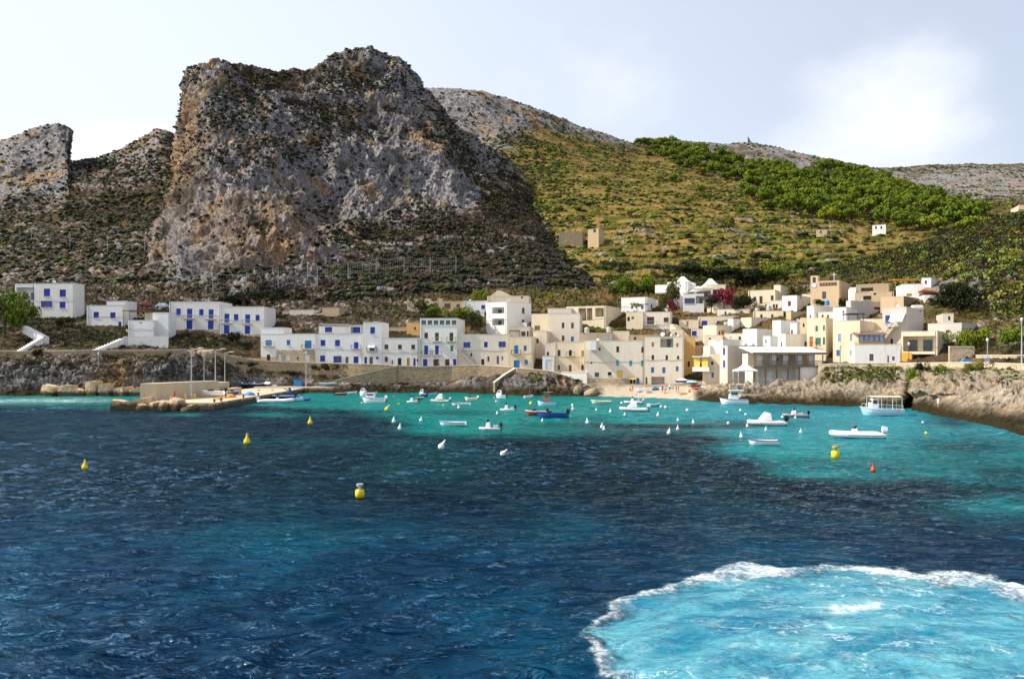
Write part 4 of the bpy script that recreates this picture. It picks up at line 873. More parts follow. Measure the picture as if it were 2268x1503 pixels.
# red sloping roof of the cottage
h = HS['red']; m = MB(); C, d, r = h['C'], h['ax']['L'][0], h['ax']['R'][0]; L = h['L']['L']; z = h['zt']+0.05
m.obox(Vector((*(C-d*.3-r*.3).xy, z-.1)), d*(L+.6)+Vector((0, 0, 1.1)), r*8, Vector((0, 0, .18))); m.build('tile_roof', plain('roof_tile', (0.42, 0.12, 0.07), .8), h['root'])
# ---- church
ch = house('small tan church with a clock tower above the village', 1812, 1858.5, 1884, 621, 690, 34, W_tan, [('L',1821,1830,645.5,661.5,'grey')], Y=196, drop=5, cat='church', name='church')
C, ax, L = ch['C'], ch['ax'], ch['L']; d, n = ax['L']; r = ax['R'][0]
m = MB(); A = C+d*L['L']; zt = ch['zt']; tz = H+(VH-610)/F*(A.y); tw = abs(ray_t(A, d, 1795))
wall_face(m, A, d, n, tw, ch['zb']-4, tz, [(tw*.3, tw*.72, tz-1.75, tz-.4, 1.2)])
wall_face(m, A, r, -d, tw, ch['zb']-4, tz, []); wall_face(m, A+d*tw, r, d, tw, ch['zb']-4, tz, [(tw*.3, tw*.72, tz-1.75, tz-.4, .5)]); wall_face(m, A+r*tw, d, r, tw, ch['zb']-4, tz, [])
q = [A, A+d*tw, A+d*tw+r*tw, A+r*tw]; m.quad(*[Vector((p.x, p.y, tz)) for p in q]); tower = m.build('bell_tower', W_tan, ch['root'])
cp = A+d*tw*.5+n*.03; cc = Vector((cp.x, cp.y, H+(VH-631.5)/F*cp.y)); rot = n.to_track_quat('Z', 'Y').to_matrix()
m = MB(); m.lathe([(0.0, 0.06), (0.50, 0.06), (0.62, 0.05), (0.62, -.02)], cc, 20, 0, rot); m.lathe([(0.0, 0.07), (0.50, 0.07)], cc, 20, 1, rot)
def hand(ang, ln, wd): a = rot @ Vector((math.cos(ang), math.sin(ang), 0)); s = rot @ Vector((-math.sin(ang), math.cos(ang), 0)); m.obox(cc+n*.08-s*wd, a*ln, s*2*wd, n*.02, 2)
hand(0.9, .42, .03); hand(-2.6, .3, .035)
for k in range(12): a = k*math.pi/6; p = cc+(rot @ Vector((math.cos(a)*.43, math.sin(a)*.43, 0)))+n*.08; m.obox(p-Vector((.02, .02, .04)), (.04, 0, 0), (0, .04, 0), (0, 0, .08), 2)
m.build('clock', [PAINT['pblue'], PAINT['white'], PAINT['dark']], tower)
m = MB()
for k in range(6): a = C+d*(L['L']*(.12+.14*k))+n*.02; m.obox(Vector((a.x, a.y, zt-1.15)), d*.55, n*.05, Vector((0, 0, .8)), 0)
m.build('frieze', PAINT['brown'], ch['root'])
m = MB(); p = C+d*L['L']*.28+r*1; m.tube((p.x, p.y, zt), (p.x, p.y, zt+2.2), .06); m.tube(Vector((p.x, p.y, zt+1.6))-d*.5, Vector((p.x, p.y, zt+1.6))+d*.5, .05); m.build('cross', PAINT['white'], ch['root'])
# lone buildings on the hill
for lab, a, c, b, vt, vb, th, mm, wn, Y, nm, ct in (
  ('grey roofless walls alone on the dark terraces',1238,1290,None,512,527,15,W_stone,[],430,'ruin','ruin'),
  ('cream ruined hut beside the grey walls on the slope',1302,1326,1338,506,532,30,W_tan,[('L',1314,1320,508,514,'dark')],425,'ruin','ruin'),
  ('white country house by the pine wood high on the hill',1932,1962,1988,497,513,25,W_white,[('L',1938,1942,501,507,'dark'),('L',1950,1954,501,507,'dark')],420,'house','house'),
  ('tiny ochre ruin on the golden terraces',1808,1832,None,508,518,20,W_tan,[('L',1816,1820,511,516,'dark')],430,'ruin','ruin'),
  ('pink house cut by the right edge of the photo, on the ridge',2256,2290,None,453,476,16,plaster('pink_plaster',(.72,.5,.38)),[('L',2262,2267,464,471,'red')],262,'house','house')):
    HS[lab] = house(lab, a, c, b, vt, vb, th, mm, wn, Y=Y, drop=8, name=nm, cat=ct)
# ================= WALLS, QUAY, PIER =================
def wallrun(name, label, pts, drop, mat, capm=W_cap, tk=0.45, cat='wall', cap=True, steps=False, group=None):
    """a free-standing or retaining wall along (u, v of its top, distance)"""
    P = [pt(*p) for p in pts]; mb = MB(); cm = MB(); fr, bk = [], []
    if steps:
        Q = [P[0]]
        for a, b in zip(P[:-1], P[1:]):
            k = max(2, int(abs(a.z-b.z)/0.3)+1)
            for i in range(k):
                q = a.lerp(b, (i+1)/k); Q += [Vector((q.x, q.y, Q[-1].z)), q]
        P = Q
    for i, p in enumerate(P):
        a = P[max(0, i-1)]; b = P[min(len(P)-1, i+1)]; d = Vector((b.x-a.x, b.y-a.y, 0))
        if d.length < 1e-6: d = Vector((1, 0, 0))
        d.normalize(); n = Vector((-d.y, d.x, 0)); n = n if n.y > 0 else -n
        fr.append(p); bk.append(p+n*tk)
    z0 = min(p.z for p in P)
    dz = Vector((0, 0, drop))
    for i in range(len(P)-1):
        a, b, c, e = fr[i], fr[i+1], bk[i+1], bk[i]
        if (a-b).length < 1e-4: continue
        mb.quad(a-dz, b-dz, b, a); mb.quad(e-dz, c-dz, c, e); mb.quad(a, b, c, e)
        if i == 0: mb.quad(a-dz, a, e, e-dz)
        if i == len(P)-2: mb.quad(b-dz, b, c, c-dz)
        if cap and not steps:
            s = Vector((0, 0, 0.004)); t = Vector((0, 0, 0.14)); o1 = (a-e).normalized()*0.06
            cm.loft([[a+o1+s, a+o1+t, e-o1+t, e-o1+s], [b+o1+s, b+o1+t, c-o1+t, c-o1+s]])
    o = mb.build(name, mat); tag(o, label, cat, group)
    if cap and not steps: cm.build('coping', capm, o)
    return o
W_wall = stonewall('promenade_stone', (0.46, 0.35, 0.22), (0.33, 0.25, 0.16), (0.50, 0.36, 0.20), 1.9)
wallrun('retaining_wall', 'long rough stone wall below the leftmost white houses', [(-900,776,168),(-500,777,174),(0,778,177.6),(120,778.5,177.7),(200,776,177.8),(330,777,180),(412,774,181.7)], 3.0, W_wall)
wallrun('retaining_wall', 'tall rough stone promenade wall in front of the long white row', [(468,779,182.5),(500,786,183.6),(560,797,187.5),(620,801,187.6),(700,804,187.5),(760,805.2,186.2),(800,806,185.0),(850,808,184.5),(930,812.5,184.3),(1000,810.5,184.1),(1060,809,182.8),(1100,811,181),(1130,813.5,179.4)], 8.0, W_wall)
wallrun('retaining_wall', 'stone wall sloping down right of the stair towards the beach', [(1146,815.5,178),(1190,819,176.4),(1225,823,175.5),(1250,831,174.5),(1270,839,173.5)], 4.0, W_wall)
wallrun('ramp_wall', 'thin stone ramp wall climbing to the promenade above the moored boats', [(742,842,182.4),(800,829,183.2),(845,818,183.6),(878,811,184.0)], 4.0, W_wall)
wallrun('stair_wall', 'stone stair wall with a pale coping descending to the rocks', [(1143,815.5,178.6),(1120,829,175.2),(1096,847,172)], 4.5, W_wall)
wallrun('retaining_wall', 'low white wall beneath the dark balcony house', [(1243,824,180.5),(1300,825,178.5)], 3, W_white, W_white)
wallrun('retaining_wall', 'low stone wall at the back of the beach boats', [(1318,857,174.2),(1380,855,174),(1440,854,173.6),(1475,853,173)], 2.2, W_stonel)
wallrun('retaining_wall', 'long sunlit stone promenade wall on the right above the rocks', [(1812,808,146.4),(1840,806.5,145),(1900,805,143),(1985,804.5,140),(2060,804,134),(2140,803,128.3),(2190,803.5,124.8)], 3.2, W_stonel)
wallrun('retaining_wall', 'sunlit stone wall right of the steps at the right edge', [(2203,805,123.4),(2268,807,118.3),(2500,815,99),(3600,862,65)], 4.5, W_stonel)
wallrun('garden_wall', 'high stone garden wall right of the loggia house', [(2103,768,137),(2158,768.5,136.5)], 5, W_stonel)
wallrun('garden_wall', 'long tan stone garden wall at the right edge behind the street lamp', [(2161,787,135.5),(2268,787.5,129),(2700,792,104)], 4, W_stonel)
wallrun('garden_wall', 'pale stone field wall on the right among the cactus', [(2196,701,160),(2300,700,156),(2500,705,150)], 3, W_stonel)
wallrun('terrace_wall', 'white terrace wall under the stepped white house', [(274,746,190.5),(322,745.5,190.5),(372,745.5,190.5)], 3.0, W_white, W_white)
wallrun('stair_wall', 'white stepped stair wall below the white terraces', [(213,773,184.5),(245,760,187.5),(274,747,190)], 1.6, W_white, steps=True, tk=1.4, cat='stairs')
wallrun('stair_wall', 'white zigzag stair wall in the dark garden at the far left, lower flight', [(42,777,184),(96,745,190)], 1.4, W_white, steps=True, tk=1.3, cat='stairs')
wallrun('stair_wall', 'white zigzag stair wall in the dark garden at the far left, upper flight', [(96,745,190.5),(50,720,197)], 1.8, W_white, steps=True, tk=1.3, cat='stairs')
wallrun('stair_wall', 'cream steps climbing the slope right of the beach houses', [(1520,748,197),(1487,716,203)], 2.0, W_cream, steps=True, tk=1.6, cat='stairs')
wallrun('garden_wall', 'crenellated cream wall above the green bushes on the hillside', [(902,662,236),(904,662,236),(905,667,236),(921,667,236),(922,662,236),(924,662,236),(925,667,236),(940,667,236),(941,661,236),(954,661,236),(955,667,236),(968,667,236),(969,660,236),(980,661,236)], 4, W_cream, cap=False)
wallrun('field_wall', 'pale dry stone wall on the slope above the small brown-shuttered house', [(590,712,222),(640,712,222),(705,722,220)], 2, W_stone, tk=.6)
for i, (a, b, va, vb_, Y, lab) in enumerate([(284,340,709,742,196.5,'white terrace block with a slit under the pergola house'),(338,373,692,744,198,'upper white terrace block beside the joined white houses'),(320,345,693,712,209,'small cream wall block above the white terraces')]):
    house(lab, a, b, None, va, vb_+8, 3, W_white if i < 2 else W_cream, [('L',(a+b)/2-3,(a+b)/2+3,va+5,va+7,'dark')] if i == 0 else [], Y=Y, depth_=4, cat='terrace', name='terrace', drop=3)
# pergolas: four posts, beams and a cane roof
def pergola(label, u0, u1, vt, vb, Y, dp, mat=None, slat=True, roofm=None):
    mat = mat or PAINT['wood']; a, b = pt(u0, vt, Y), pt(u1, vt, Y); zb = pt(u0, vb, Y).z-1.0; r = empty('pergola', ((a.x+b.x)/2, Y, zb+1), label, 'pergola')
    for x in (a.x, b.x):
        for y in (Y, Y+dp): m = MB(); m.tube((x, y, zb), (x, y, a.z), .07, n=5); m.build('post', mat, r)
    m = MB(); m.box(a.x-.2, b.x+.2, Y-.25, Y-.12, a.z+.002, a.z+.16); m.box(a.x-.2, b.x+.2, Y+dp, Y+dp+.14, a.z+.002, a.z+.16); m.build('beam', mat, r)
    m = MB(); k = int((b.x-a.x)/.35)
    for i in range(k+1): x = a.x+(b.x-a.x)*i/k; m.box(x-.09, x+.09, Y-.4, Y+dp+.3, a.z+.17, a.z+.24)
    m.build('canopy', roofm or mat, r)
pergola('brown timber pergola beside the low white house', 273, 320, 689, 712, 206, 3.5)
pergola('pale pergola over the flowery terrace above the row', 708, 770, 719, 737, 199, 3.5, GALV)
pergola('cane pergola on the highest cream terrace left of the village', 968, 1016, 654, 668, 230, 4)
pergola('dark awning frame behind the house with the striped awning', 776, 804, 722, 737, 199, 3, GALV, roofm=PAINT['white'])
pergola('brown flat pergola on the grey rooftop room', 1130, 1150, 733, 746, 197, 2)
pergola('timber pergola with an ochre roof beside the weathered building', 1984, 2040, 620, 634, 184, 3, PAINT['wood'], roofm=PAINT['orange'])
pergola('low roof terrace frame in front of the small white roof cube', 1880, 1912, 696, 710, 152.5, 2.5, METAL)
# ---- pier
R = bpy.data.objects
zq = 0.95
def poly_block(mb, pts, z0, z1, m=0):
    n = len(pts); mb.add([(x, y, z0) for x, y in pts]+[(x, y, z1) for x, y in pts], [tuple(range(n))[::-1], tuple(range(n, 2*n))]+[(i, (i+1) % n, n+(i+1) % n, n+i) for i in range(n)], m)
m = MB(); poly_block(m, [(-58, 124.5), (-51.5, 122.6), (-45.6, 122), (-46.3, 150), (-47.2, 180.2), (-58.5, 180.3), (-60.5, 150)], -3, zq)
pier = m.build('pier', W_conc); tag(pier, 'concrete landing pier with boats drawn up on it', 'pier')
m = MB(); poly_block(m, [(-58.6, 180.6), (-39.8, 180.6), (-39.0, 186.5), (-60, 188)], -3, 1.15); o = m.build('quay', W_conc); tag(o, 'low straight quay beneath the promenade wall', 'quay')
m = MB(); poly_block(m, [(-57.3, 128.2), (-52.8, 143.5), (-54.2, 144.0), (-59.9, 129.3), (-59.6, 127.6)], zq+.004, 3.72); o = m.build('pier_wall', W_conc); tag(o, 'thick sunlit concrete wall on the pier behind the white boat', 'wall')
m = MB(); m.box(-57.4, -53.6, 144.5, 151, zq+.004, 3.3); m.box(-53.4, -51.6, 146, 152, zq+.004, 2.2); o = m.build('pier_block', W_conc); tag(o, 'low concrete block at the far end of the pier wall', 'block')
W_blk = plaster('armour_concrete', (0.62, 0.43, 0.25), stain=(0.16, 0.12, 0.07), amt=0.7, patch=(0.3, 0.23, 0.15), tide=.9)
def boulder(name, label, u0, u1, v0, v1, Y, dp, blocky=1.0, seed=0, mat=None, group=None, cat='rock'):
    import bmesh
    a, b = pt(u0, v1, Y), pt(u1, v0, Y); c = (a+b)/2; sx, sz = (b.x-a.x)/2, (b.z-a.z)/2+0.35
    bm = bmesh.new(); bmesh.ops.create_cube(bm, size=2.0); bmesh.ops.subdivide_edges(bm, edges=bm.edges[:], cuts=9, use_grid_fill=True)
    rot = Matrix.Rotation(random.choice((-1, 1))*random.uniform(.08, .24)*(1.4 if blocky < .6 else 1), 3, 'Y') @ Matrix.Rotation(random.uniform(-.5, .5), 3, 'Z')
    V = np.array([v.co[:] for v in bm.verts]); nrm = V/np.linalg.norm(V, axis=1)[:, None]
    k = blocky; V = V*k*(1-0.10*np.abs(nrm).min(axis=1, keepdims=True))+nrm*1.15*(1-k)
    V *= (1+(0.12+.35*(1-k))*fbm(V*1.2+seed*7.7, 4, .6)[:, None]+(0.05+.1*(1-k))*fbm(V*4+seed, 3)[:, None])
    for v, co_ in zip(bm.verts, V): v.co = rot @ Vector((co_[0]*sx*.80, co_[1]*dp/2, co_[2]*sz*.92))
    me = bpy.data.meshes.new(name); bm.to_mesh(me); bm.free(); me.materials.append(mat or W_blk)
    me.polygons.foreach_set('use_smooth', [blocky < .75]*len(me.polygons))
    o = bpy.data.objects.new(name, me); COL.objects.link(o); o.location = (c.x, Y+dp/2, c.z-0.3); tag(o, label, cat, group)
blk = [(86,121,852,874,'grey slanting block at the left end of the block row',.8),(122,161,852,874,'long tilted pale block in the row by the rocks',.9),(145,179,860,875,'low rounded block in front of the tilted pale one',.6),
 (186,215,842,874,'tallest upright concrete block of the row',.95),(213,241,849,875,'leaning squarish concrete block beside the tallest one',.95),(247,285,857,875,'wide flat-topped block near the pier root',.9),(281,312,858,875,'brown-faced block closest to the pier root',.9),(174,188,863,874,'small rock wedged left of the tallest block',.5)]
for i, (a, b, c, d, l, k) in enumerate(blk): boulder('concrete_block', l, a, b, c, d, 163+i*.2, 3.2, k, i, group='armour blocks along the left shore', cat='block')
blk = [(309,386,851,868,'broad pale slab rock behind the pier wall end',.5,142),(312,348,862,890,'sunlit square block at the left end of the pier wall',.95,128.5),(238,276,886,906,'weathered block at the left tip of the pier',.92,121.5),(266,343,883,904,'long weathered block with a yellow stain on the pier tip',.93,122),
 (294,328,895,908,'low dark rock in front of the long weathered block',.5,119.5),(325,352,890,908,'dark rock at the waterline left of the sitting people',.6,119.8),(346,374,887,908,'split dark rock under the sitting people',.6,119.6),(368,401,882,908,'round dark boulder right of the sitting people',.45,119.8),(394,436,898,909,'flat half-sunken rock in front of the pier',.4,118.8)]
for i, (a, b, c, d, l, k, Y) in enumerate(blk): boulder('concrete_block' if k > .9 else 'boulder', l, a, b, c, d, Y, 2.2, k, i+20, group='rocks round the pier', cat='rock', mat=W_blk if c > 870 else W_conc)
for i, (a, b, c, d, l, Y) in enumerate([(420,474,774,806,'huge rounded ochre boulder cutting the promenade wall',181.5),(425,470,812,845,'ochre boulder below the huge rounded one',178),(556,586,690,700,'pale boulder on the slope behind the joined houses',228),
   (1270,1290,855,868,'small dark rock at the left end of the beach',164),(1292,1330,862,873,'flat shore rock beside the beach',163)]):
    boulder('boulder', l, a, b, c, d, Y, (b-a)/F*Y*.9, .3, i+50, mat=plaster('boulder_rock', (0.34, 0.24, 0.14), stain=(0.08, 0.065, 0.05), amt=.95, patch=(0.22, 0.19, 0.17)))
# ---- restaurant on stilts
def restaurant():
    X = lambda u, Y: (u-CX)/F*Y
    Y0 = 147.0; x0, x1, x2 = X(1671, Y0), X(1771, Y0), X(1812, Y0)+1.2; zf = 3.15; zd = 6.15; zr = 8.65
    r = empty('restaurant', ((x0+x2)/2, Y0, zf), 'two-storey beach restaurant with a wooden veranda on dark posts', 'restaurant')
    wd = plain('weathered_timber', (0.22, 0.16, 0.11), .8, .3)
    m = MB(); m.box(x0+.6, x1-.1, Y0+2.6, Y0+8, zf-2, zd-.02); m.build('ground_floor', plaster('pale_green_plaster', (0.62, 0.66, 0.56), amt=.3), r)
    m = MB(); m.box(x1-.09, x2, Y0+.4, Y0+8, zf-2.5, zd-.02); m.build('side_wall', W_white, r)
    m = MB(); m.box(x0-.2, x2, Y0, Y0+8, zd, zd+.22); m.build('deck', wd, r)
    m = MB(); m.box(x0+.1, x2-.3, Y0+4.5, Y0+8, zd+.23, zr-.05); m.build('back_wall', W_cream, r)
    m = MB(); m.obox((x0-.5, Y0-.6, zr), (x2-x0+.8, 0, 0), (0, 9, 1.15), (0, 0, .16)); m.build('roof', plaster('pale_roof', (.72, .66, .56), amt=.3), r)
    m = MB(); m.box(x0-.5, x2+.3, Y0-.62, Y0-.54, zr-.22, zr+.18); m.build('fascia', wd, r)
    for x in np.linspace(x0, x1, 5): m = MB(); m.box(x-.12, x+.12, Y0+.05, Y0+.3, zf-1, zd-.02); m.build('post', PAINT['wood'], r)
    for x in np.linspace(x0, x2-.3, 9): m = MB(); m.box(x-.07, x+.07, Y0+.02, Y0+.16, zd+.22, zr-.22); m.build('veranda_post', wd, r)
    m = MB(); m.tube((x0, Y0-.02, zd+1.1), (x2, Y0-.02, zd+1.1), .05); m.tube((x0, Y0-.02, zd+.5), (x2, Y0-.02, zd+.5), .03)
    for i in range(60): x = x0+(x2-x0)*i/59; m.box(x-.035, x+.035, Y0-.05, Y0-.01, zd+.22, zd+1.08)
    m.build('railing', wd, r)
    for i, x in enumerate(np.linspace(x0+.8, x1+2, 5)): m = MB(); m.box(x, x+1.1, Y0+.8, Y0+.83, zd+.3, zr-.3); m.build('curtain', PAINT['white'], r)
    for i, x in enumerate((x0+3.2, x0+6.0)): m = MB(); m.box(x, x+.9, Y0+2.52, Y0+2.59, zf, zf+2.1); m.build('door', PAINT['white'], r)
    m = MB(); poly_block(m, [(X(1617, 145.5), 145.5), (X(1767, 145.5), 145.5), (X(1767, 145.5), 152), (X(1617, 145.5), 152)], -1, zf-.25); o = m.build('stone_terrace', W_stonel); tag(o, 'stone block terrace under the restaurant and the white tent', 'terrace')
    m = MB(); poly_block(m, [(X(1640, 141), 141), (X(1690, 141), 141), (X(1690, 141), 145.4), (X(1640, 141), 145.4)], -1, 1.3); o = m.build('landing', W_conc); tag(o, 'small concrete landing beside the white fishing boat', 'landing')
    z = zf-.24; m = MB()
    for i in range(70): x = X(1617, 145.6)+(X(1767, 145.6)-X(1617, 145.6))*i/69; m.tube((x, 145.7, z), (x, 145.7, z+1), .018, n=3, cap=False)
    m.tube((X(1617, 145.6), 145.7, z+1), (X(1767, 145.6), 145.7, z+1), .03); o = m.build('fence', GALV); tag(o, 'thin metal fence along the restaurant terrace', 'fence')
    # tent
    cx_, cy_ = X(1651, 148), 148.2; t = empty('tent', (cx_, cy_, z), 'white peaked marquee tent left of the restaurant', 'tent'); w = 1.75
    for sx in (-w, w):
        for sy in (-w, w): m = MB(); m.tube((cx_+sx, cy_+sy, z), (cx_+sx, cy_+sy, z+2.5), .04, n=5); m.build('pole', PAINT['white'], t)
    m = MB(); rings = []
    for k, (s, h) in enumerate(((w+.08, 2.4), (w+.08, 2.62), (w*.62, 2.95), (w*.3, 3.45), (.05, 4.1))): rings.append([(cx_+a*s, cy_+b*s, z+h) for a, b in ((-1, -1), (0, -1), (1, -1), (1, 0), (1, 1), (0, 1), (-1, 1), (-1, 0))])
    m.loft(rings); m.build('canopy', plain('tent_fabric', (.85, .84, .82), .8, .03), t)
    for i in range(5):
        x = X(1690+i*17, 147.5); m = MB(); m.lathe([(0, .72), (.4, .72), (.4, .75), (0, .75)], (x, 146.9, z), 8); m.tube((x, 146.9, z), (x, 146.9, z+.72), .04); m.lathe([(.2, 0), (.2, .03), (0, .03)], (x, 146.9, z), 8)
        o = m.build('table', PAINT['white']); tag(o, 'small round white cafe table between the dark restaurant posts', 'table', 'cafe tables under the restaurant')
restaurant()
# glazed porch on the white street house
h = HS['porch']; a = roof_spot(h, .62, .10); r = empty('porch', a, 'wooden glazed porch with a sloping brown roof on the white street house', 'porch')
ux = (a.x-2.2, a.x+2.6); z = a.z
m = MB(); m.box(ux[0], ux[1], a.y, a.y+2.2, z, z+1.0, 0); m.build('base', PAINT['tan'], r)
m = MB(); m.obox((ux[0]-.3, a.y-.35, z+2.15), (ux[1]-ux[0]+.6, 0, .1), (0, 2.8, .5), (0, 0, .14)); m.build('roof', PAINT['wood'], r)
for i in range(6): x = ux[0]+(ux[1]-ux[0])*i/5; m = MB(); m.box(x-.05, x+.05, a.y+.02, a.y+.12, z+1.0, z+2.2); m.build('post', PAINT['wood'], r)
m = MB(); m.box(ux[0], ux[1], a.y+.2, a.y+.22, z+1.0, z+2.15); m.build('glazing', PAINT['pblue'], r)
# white awning on the grey corner house and the stair to it
h = HS['awn']; C, d, n = h['C'], h['ax']['L'][0], h['ax']['L'][1]
def onL(h, u, v, off=0.0): t = ray_t(h['C'], h['ax']['L'][0], u); p = h['C']+h['ax']['L'][0]*t+h['ax']['L'][1]*off; return Vector((p.x, p.y, H+(VH-v)/F*p.y))
a, b = onL(h, 1975, 693, .02), onL(h, 2005, 693, .02); m = MB(); m.obox(a, b-a, n*2.2+Vector((0, 0, -1.7)), Vector((0, 0, .03))); m.build('awning', PAINT['white'], h['root'])
a, b = onL(h, 1966, 724, .02), onL(h, 1992, 724, .02); m = MB(); m.obox(a, b-a, n*1.3, Vector((0, 0, .18))); s = m.build('landing', W_cap, h['root']); m = MB(); railing(m, a+Vector((0, 0, .18)), (b-a).normalized(), n, (b-a).length, .9, 1.28); m.build('railing', GALV, s)
a, b = onL(h, 1953, 763, .05), onL(h, 1981, 726, .05); k = 16; m = MB(); dd = (b-a); hd = Vector((dd.x, dd.y, 0))/k
for i in range(k): p = a+dd*(i/k); m.obox(p, hd, n*1.1, Vector((0, 0, dd.z/k+.25)))
m.build('stair', W_cap, h['root'])
m = MB(); p = [a+n*1.1+Vector((0, 0, 1)), b+n*1.1+Vector((0, 0, 1))]; m.tube(*p, .03)
for i in range(20): q = p[0].lerp(p[1], i/19); m.tube(q, q-Vector((0, 0, 1)), .015, n=3, cap=False)
m.build('stair_railing', METAL, h['root'])
# orange wall of the loggia house, yellow blinds, outside stair of the long white house
h = HS['loggia']; a, b = onL(h, 1998, 806, .03), onL(h, 2019, 806, .03); z = onL(h, 2000, 780.5).z; m = MB(); m.obox(a, b-a, n*.04, Vector((0, 0, z-a.z))); m.build('orange_wall', W_orange, h['root'])
h = HS['yaw']; n2 = h['ax']['L'][1]; a = onL(h, 1556.5, 822, .02)-h['ax']['L'][0]*0; b = onL(h, 1573, 822, .02); e = (a-b).normalized()*1.9
q = MB(); q.obox(b, a-b+e, n2*1.6, Vector((0, 0, .9))); q.obox(b+Vector((0, 0, 3.0)), a-b+e, n2*1.7, Vector((0, 0, .2))); q.obox(b, (a-b)*.06, n2*.2, Vector((0, 0, 3))); q.build('balcony', W_white, h['root'])
for k in (0, 1): p = b+n2*1.5+(a-b+e)*(.08+.47*k)+Vector((0, 0, .8)); q = MB(); q.obox(p, (a-b+e)*.36, Vector((0, 0, 2.1))-n2*.3, n2*.03); q.build('blind', PAINT['yellow'], h['root'])
h = HS['rowe']; a, b = onL(h, 1022, 776, .02), onL(h, 1056, 809, .02); k = 18; q = MB(); dd = b-a; n2 = h['ax']['L'][1]
for i in range(k): p = a+dd*(i/k); q.obox(Vector((p.x, p.y, p.z+dd.z/k-.5)), Vector((dd.x, dd.y, 0))/k, n2*1.1, Vector((0, 0, .5-dd.z/k*0)))
q.build('stair', W_grey, h['root'])
q = MB(); q.tube(a+n2*1.1+Vector((0, 0, .9)), b+n2*1.1+Vector((0, 0, .9)), .04)
for i in range(14): p = (a+n2*1.1).lerp(b+n2*1.1, i/13); q.tube(p, p+Vector((0, 0, .9)), .02, n=3, cap=False)
q.build('stair_railing', METAL, h['root'])
# street steps at the right edge
m = MB(); a = pt(2190, 806, 124.2); n3 = Vector((-.25, -1, 0)).normalized()
for i in range(12): p = a+Vector((.35*i, -.38*i, -.27*i)); m.obox(p+Vector((0, 0, -1.2)), (1.3, .2, 0), Vector((.2, -.5, 0)), (0, 0, 1.2))
o = m.build('steps', W_stonel); tag(o, 'narrow stone steps going down to the rocks at the right edge', 'steps')

for lab, nm, ct, u, v, Y, kind, c in [('pile of blue fishing nets at the pier edge','net_pile','nets',553,880,146,'net','lblue'),('orange net heap beside the drawn-up white boat','net_pile','nets',510,884,139,'net','orange'),('yellow fish crate by the bollards','crate','crate',486,889,131,'box','yellow'),('blue crate on the quay below the ramp wall','crate','crate',655,857,184,'box','lblue'),('light blue hut at the foot of the wall beside the quay boats','hut','hut',661,846,184.6,'hut','lblue'),('white crate near the quay boats','crate','crate',608,857,184,'box','white')]:
    x = (u-CX)/F*Y; z = 1.16 if Y > 180 else zq+.005; m = MB()
    if kind == 'box': m.box(x-.4, x+.4, Y-.3, Y+.3, z, z+.06); [m.box(x+a, x+b, Y+e, Y+f, z+.06, z+.42) for a, b, e, f in ((-.4, .4, -.3, -.26), (-.4, .4, .26, .3), (-.4, -.36, -.255, .255), (.36, .4, -.255, .255))]
    elif kind == 'hut': m.box(x-.9, x+.9, Y-.7, Y+.7, z, z+1.5); m.obox((x-1.05, Y-.85, z+1.51), (2.1, 0, .35), (0, 1.7, 0), (0, 0, .08))
    else: m.lathe([(1.1, 0), (1.0, .2), (.7, .45), (.35, .62), (0, .66)], (x, Y, z), 9)
    o = m.build(nm, PAINT[c]); tag(o, lab, ct)
# ================= BOATS =================
def hull_pts(L, B, h, n=17, transom=.75, sheer=.35, t=.07, floor=.22):
    rings = []
    for i in range(n):
        s = i/(n-1); x = -L/2+L*s
        b = B/2*(transom+(1-transom)*math.sin(min(1, s/.45)*math.pi/2) if s < .45 else max(0.03, (1-((s-.45)/.55)**2.4)))
        zt = h*(1+sheer*max(0, (s-.35)/.65)**2+0.06*(1-s)); zk = -h*.35*(1-max(0, (s-.7)/.3)**2*1.05)
        xr = x+ (0.10*L*0 if s < .99 else 0)
        def p(y, z, k=0.0): return Vector((xr-0.07*L*max(0, (s-.8)/.2)*(1-(z-zk)/(zt-zk+1e-6)), y, z))
        bi = max(.01, b-t); zf = h*floor+max(0, (s-.75)/.25)*h*.5
        rings.append([p(b, zt), p(b*.93, zt*.45), p(b*.62, zk*.45), p(0, zk), p(-b*.62, zk*.45), p(-b*.93, zt*.45), p(-b, zt), p(-bi, zt+.005), p(-bi*.85, zf), p(bi*.85, zf), p(bi, zt+.005)])
    return rings
def vnormal(a): return a
def outboard(mb, x, y, z, s=1.0, m0=0, m1=1):
    mb.loft([[(x-.28*s, y-.14*s, z+.25*s), (x+.12*s, y-.12*s, z+.25*s), (x+.12*s, y+.12*s, z+.25*s), (x-.28*s, y+.14*s, z+.25*s)],
             [(x-.36*s, y-.19*s, z+.45*s), (x+.17*s, y-.17*s, z+.45*s), (x+.17*s, y+.17*s, z+.45*s), (x-.36*s, y+.19*s, z+.45*s)],
             [(x-.30*s, y-.15*s, z+.80*s), (x+.12*s, y-.14*s, z+.85*s), (x+.12*s, y+.14*s, z+.85*s), (x-.30*s, y+.15*s, z+.80*s)]], m0)
    mb.obox((x-.18*s, y-.06*s, z-.7*s), (.2*s, 0, 0), (0, .12*s, 0), (0, 0, .96*s), m1)
def bmat(name, c): return plain('boat_'+name, c, .35, .06, .5)
BC = dict(white=(.78, .78, .77), blue=(.012, .06, .26), navy=(.012, .02, .10), red=(.36, .05, .03), cyan=(.10, .42, .48), cream=(.66, .62, .42), grey=(.22, .24, .28), lgrey=(.55, .57, .60), wood=(.28, .15, .07), pale=(.45, .62, .72), green=(.10, .32, .30), lblue=(.05, .22, .45), orange=(.6, .16, .03))
BM = {k: bmat(k, v) for k, v in BC.items()}
BLK = plain('outboard_black', (.015, .015, .018), .3)
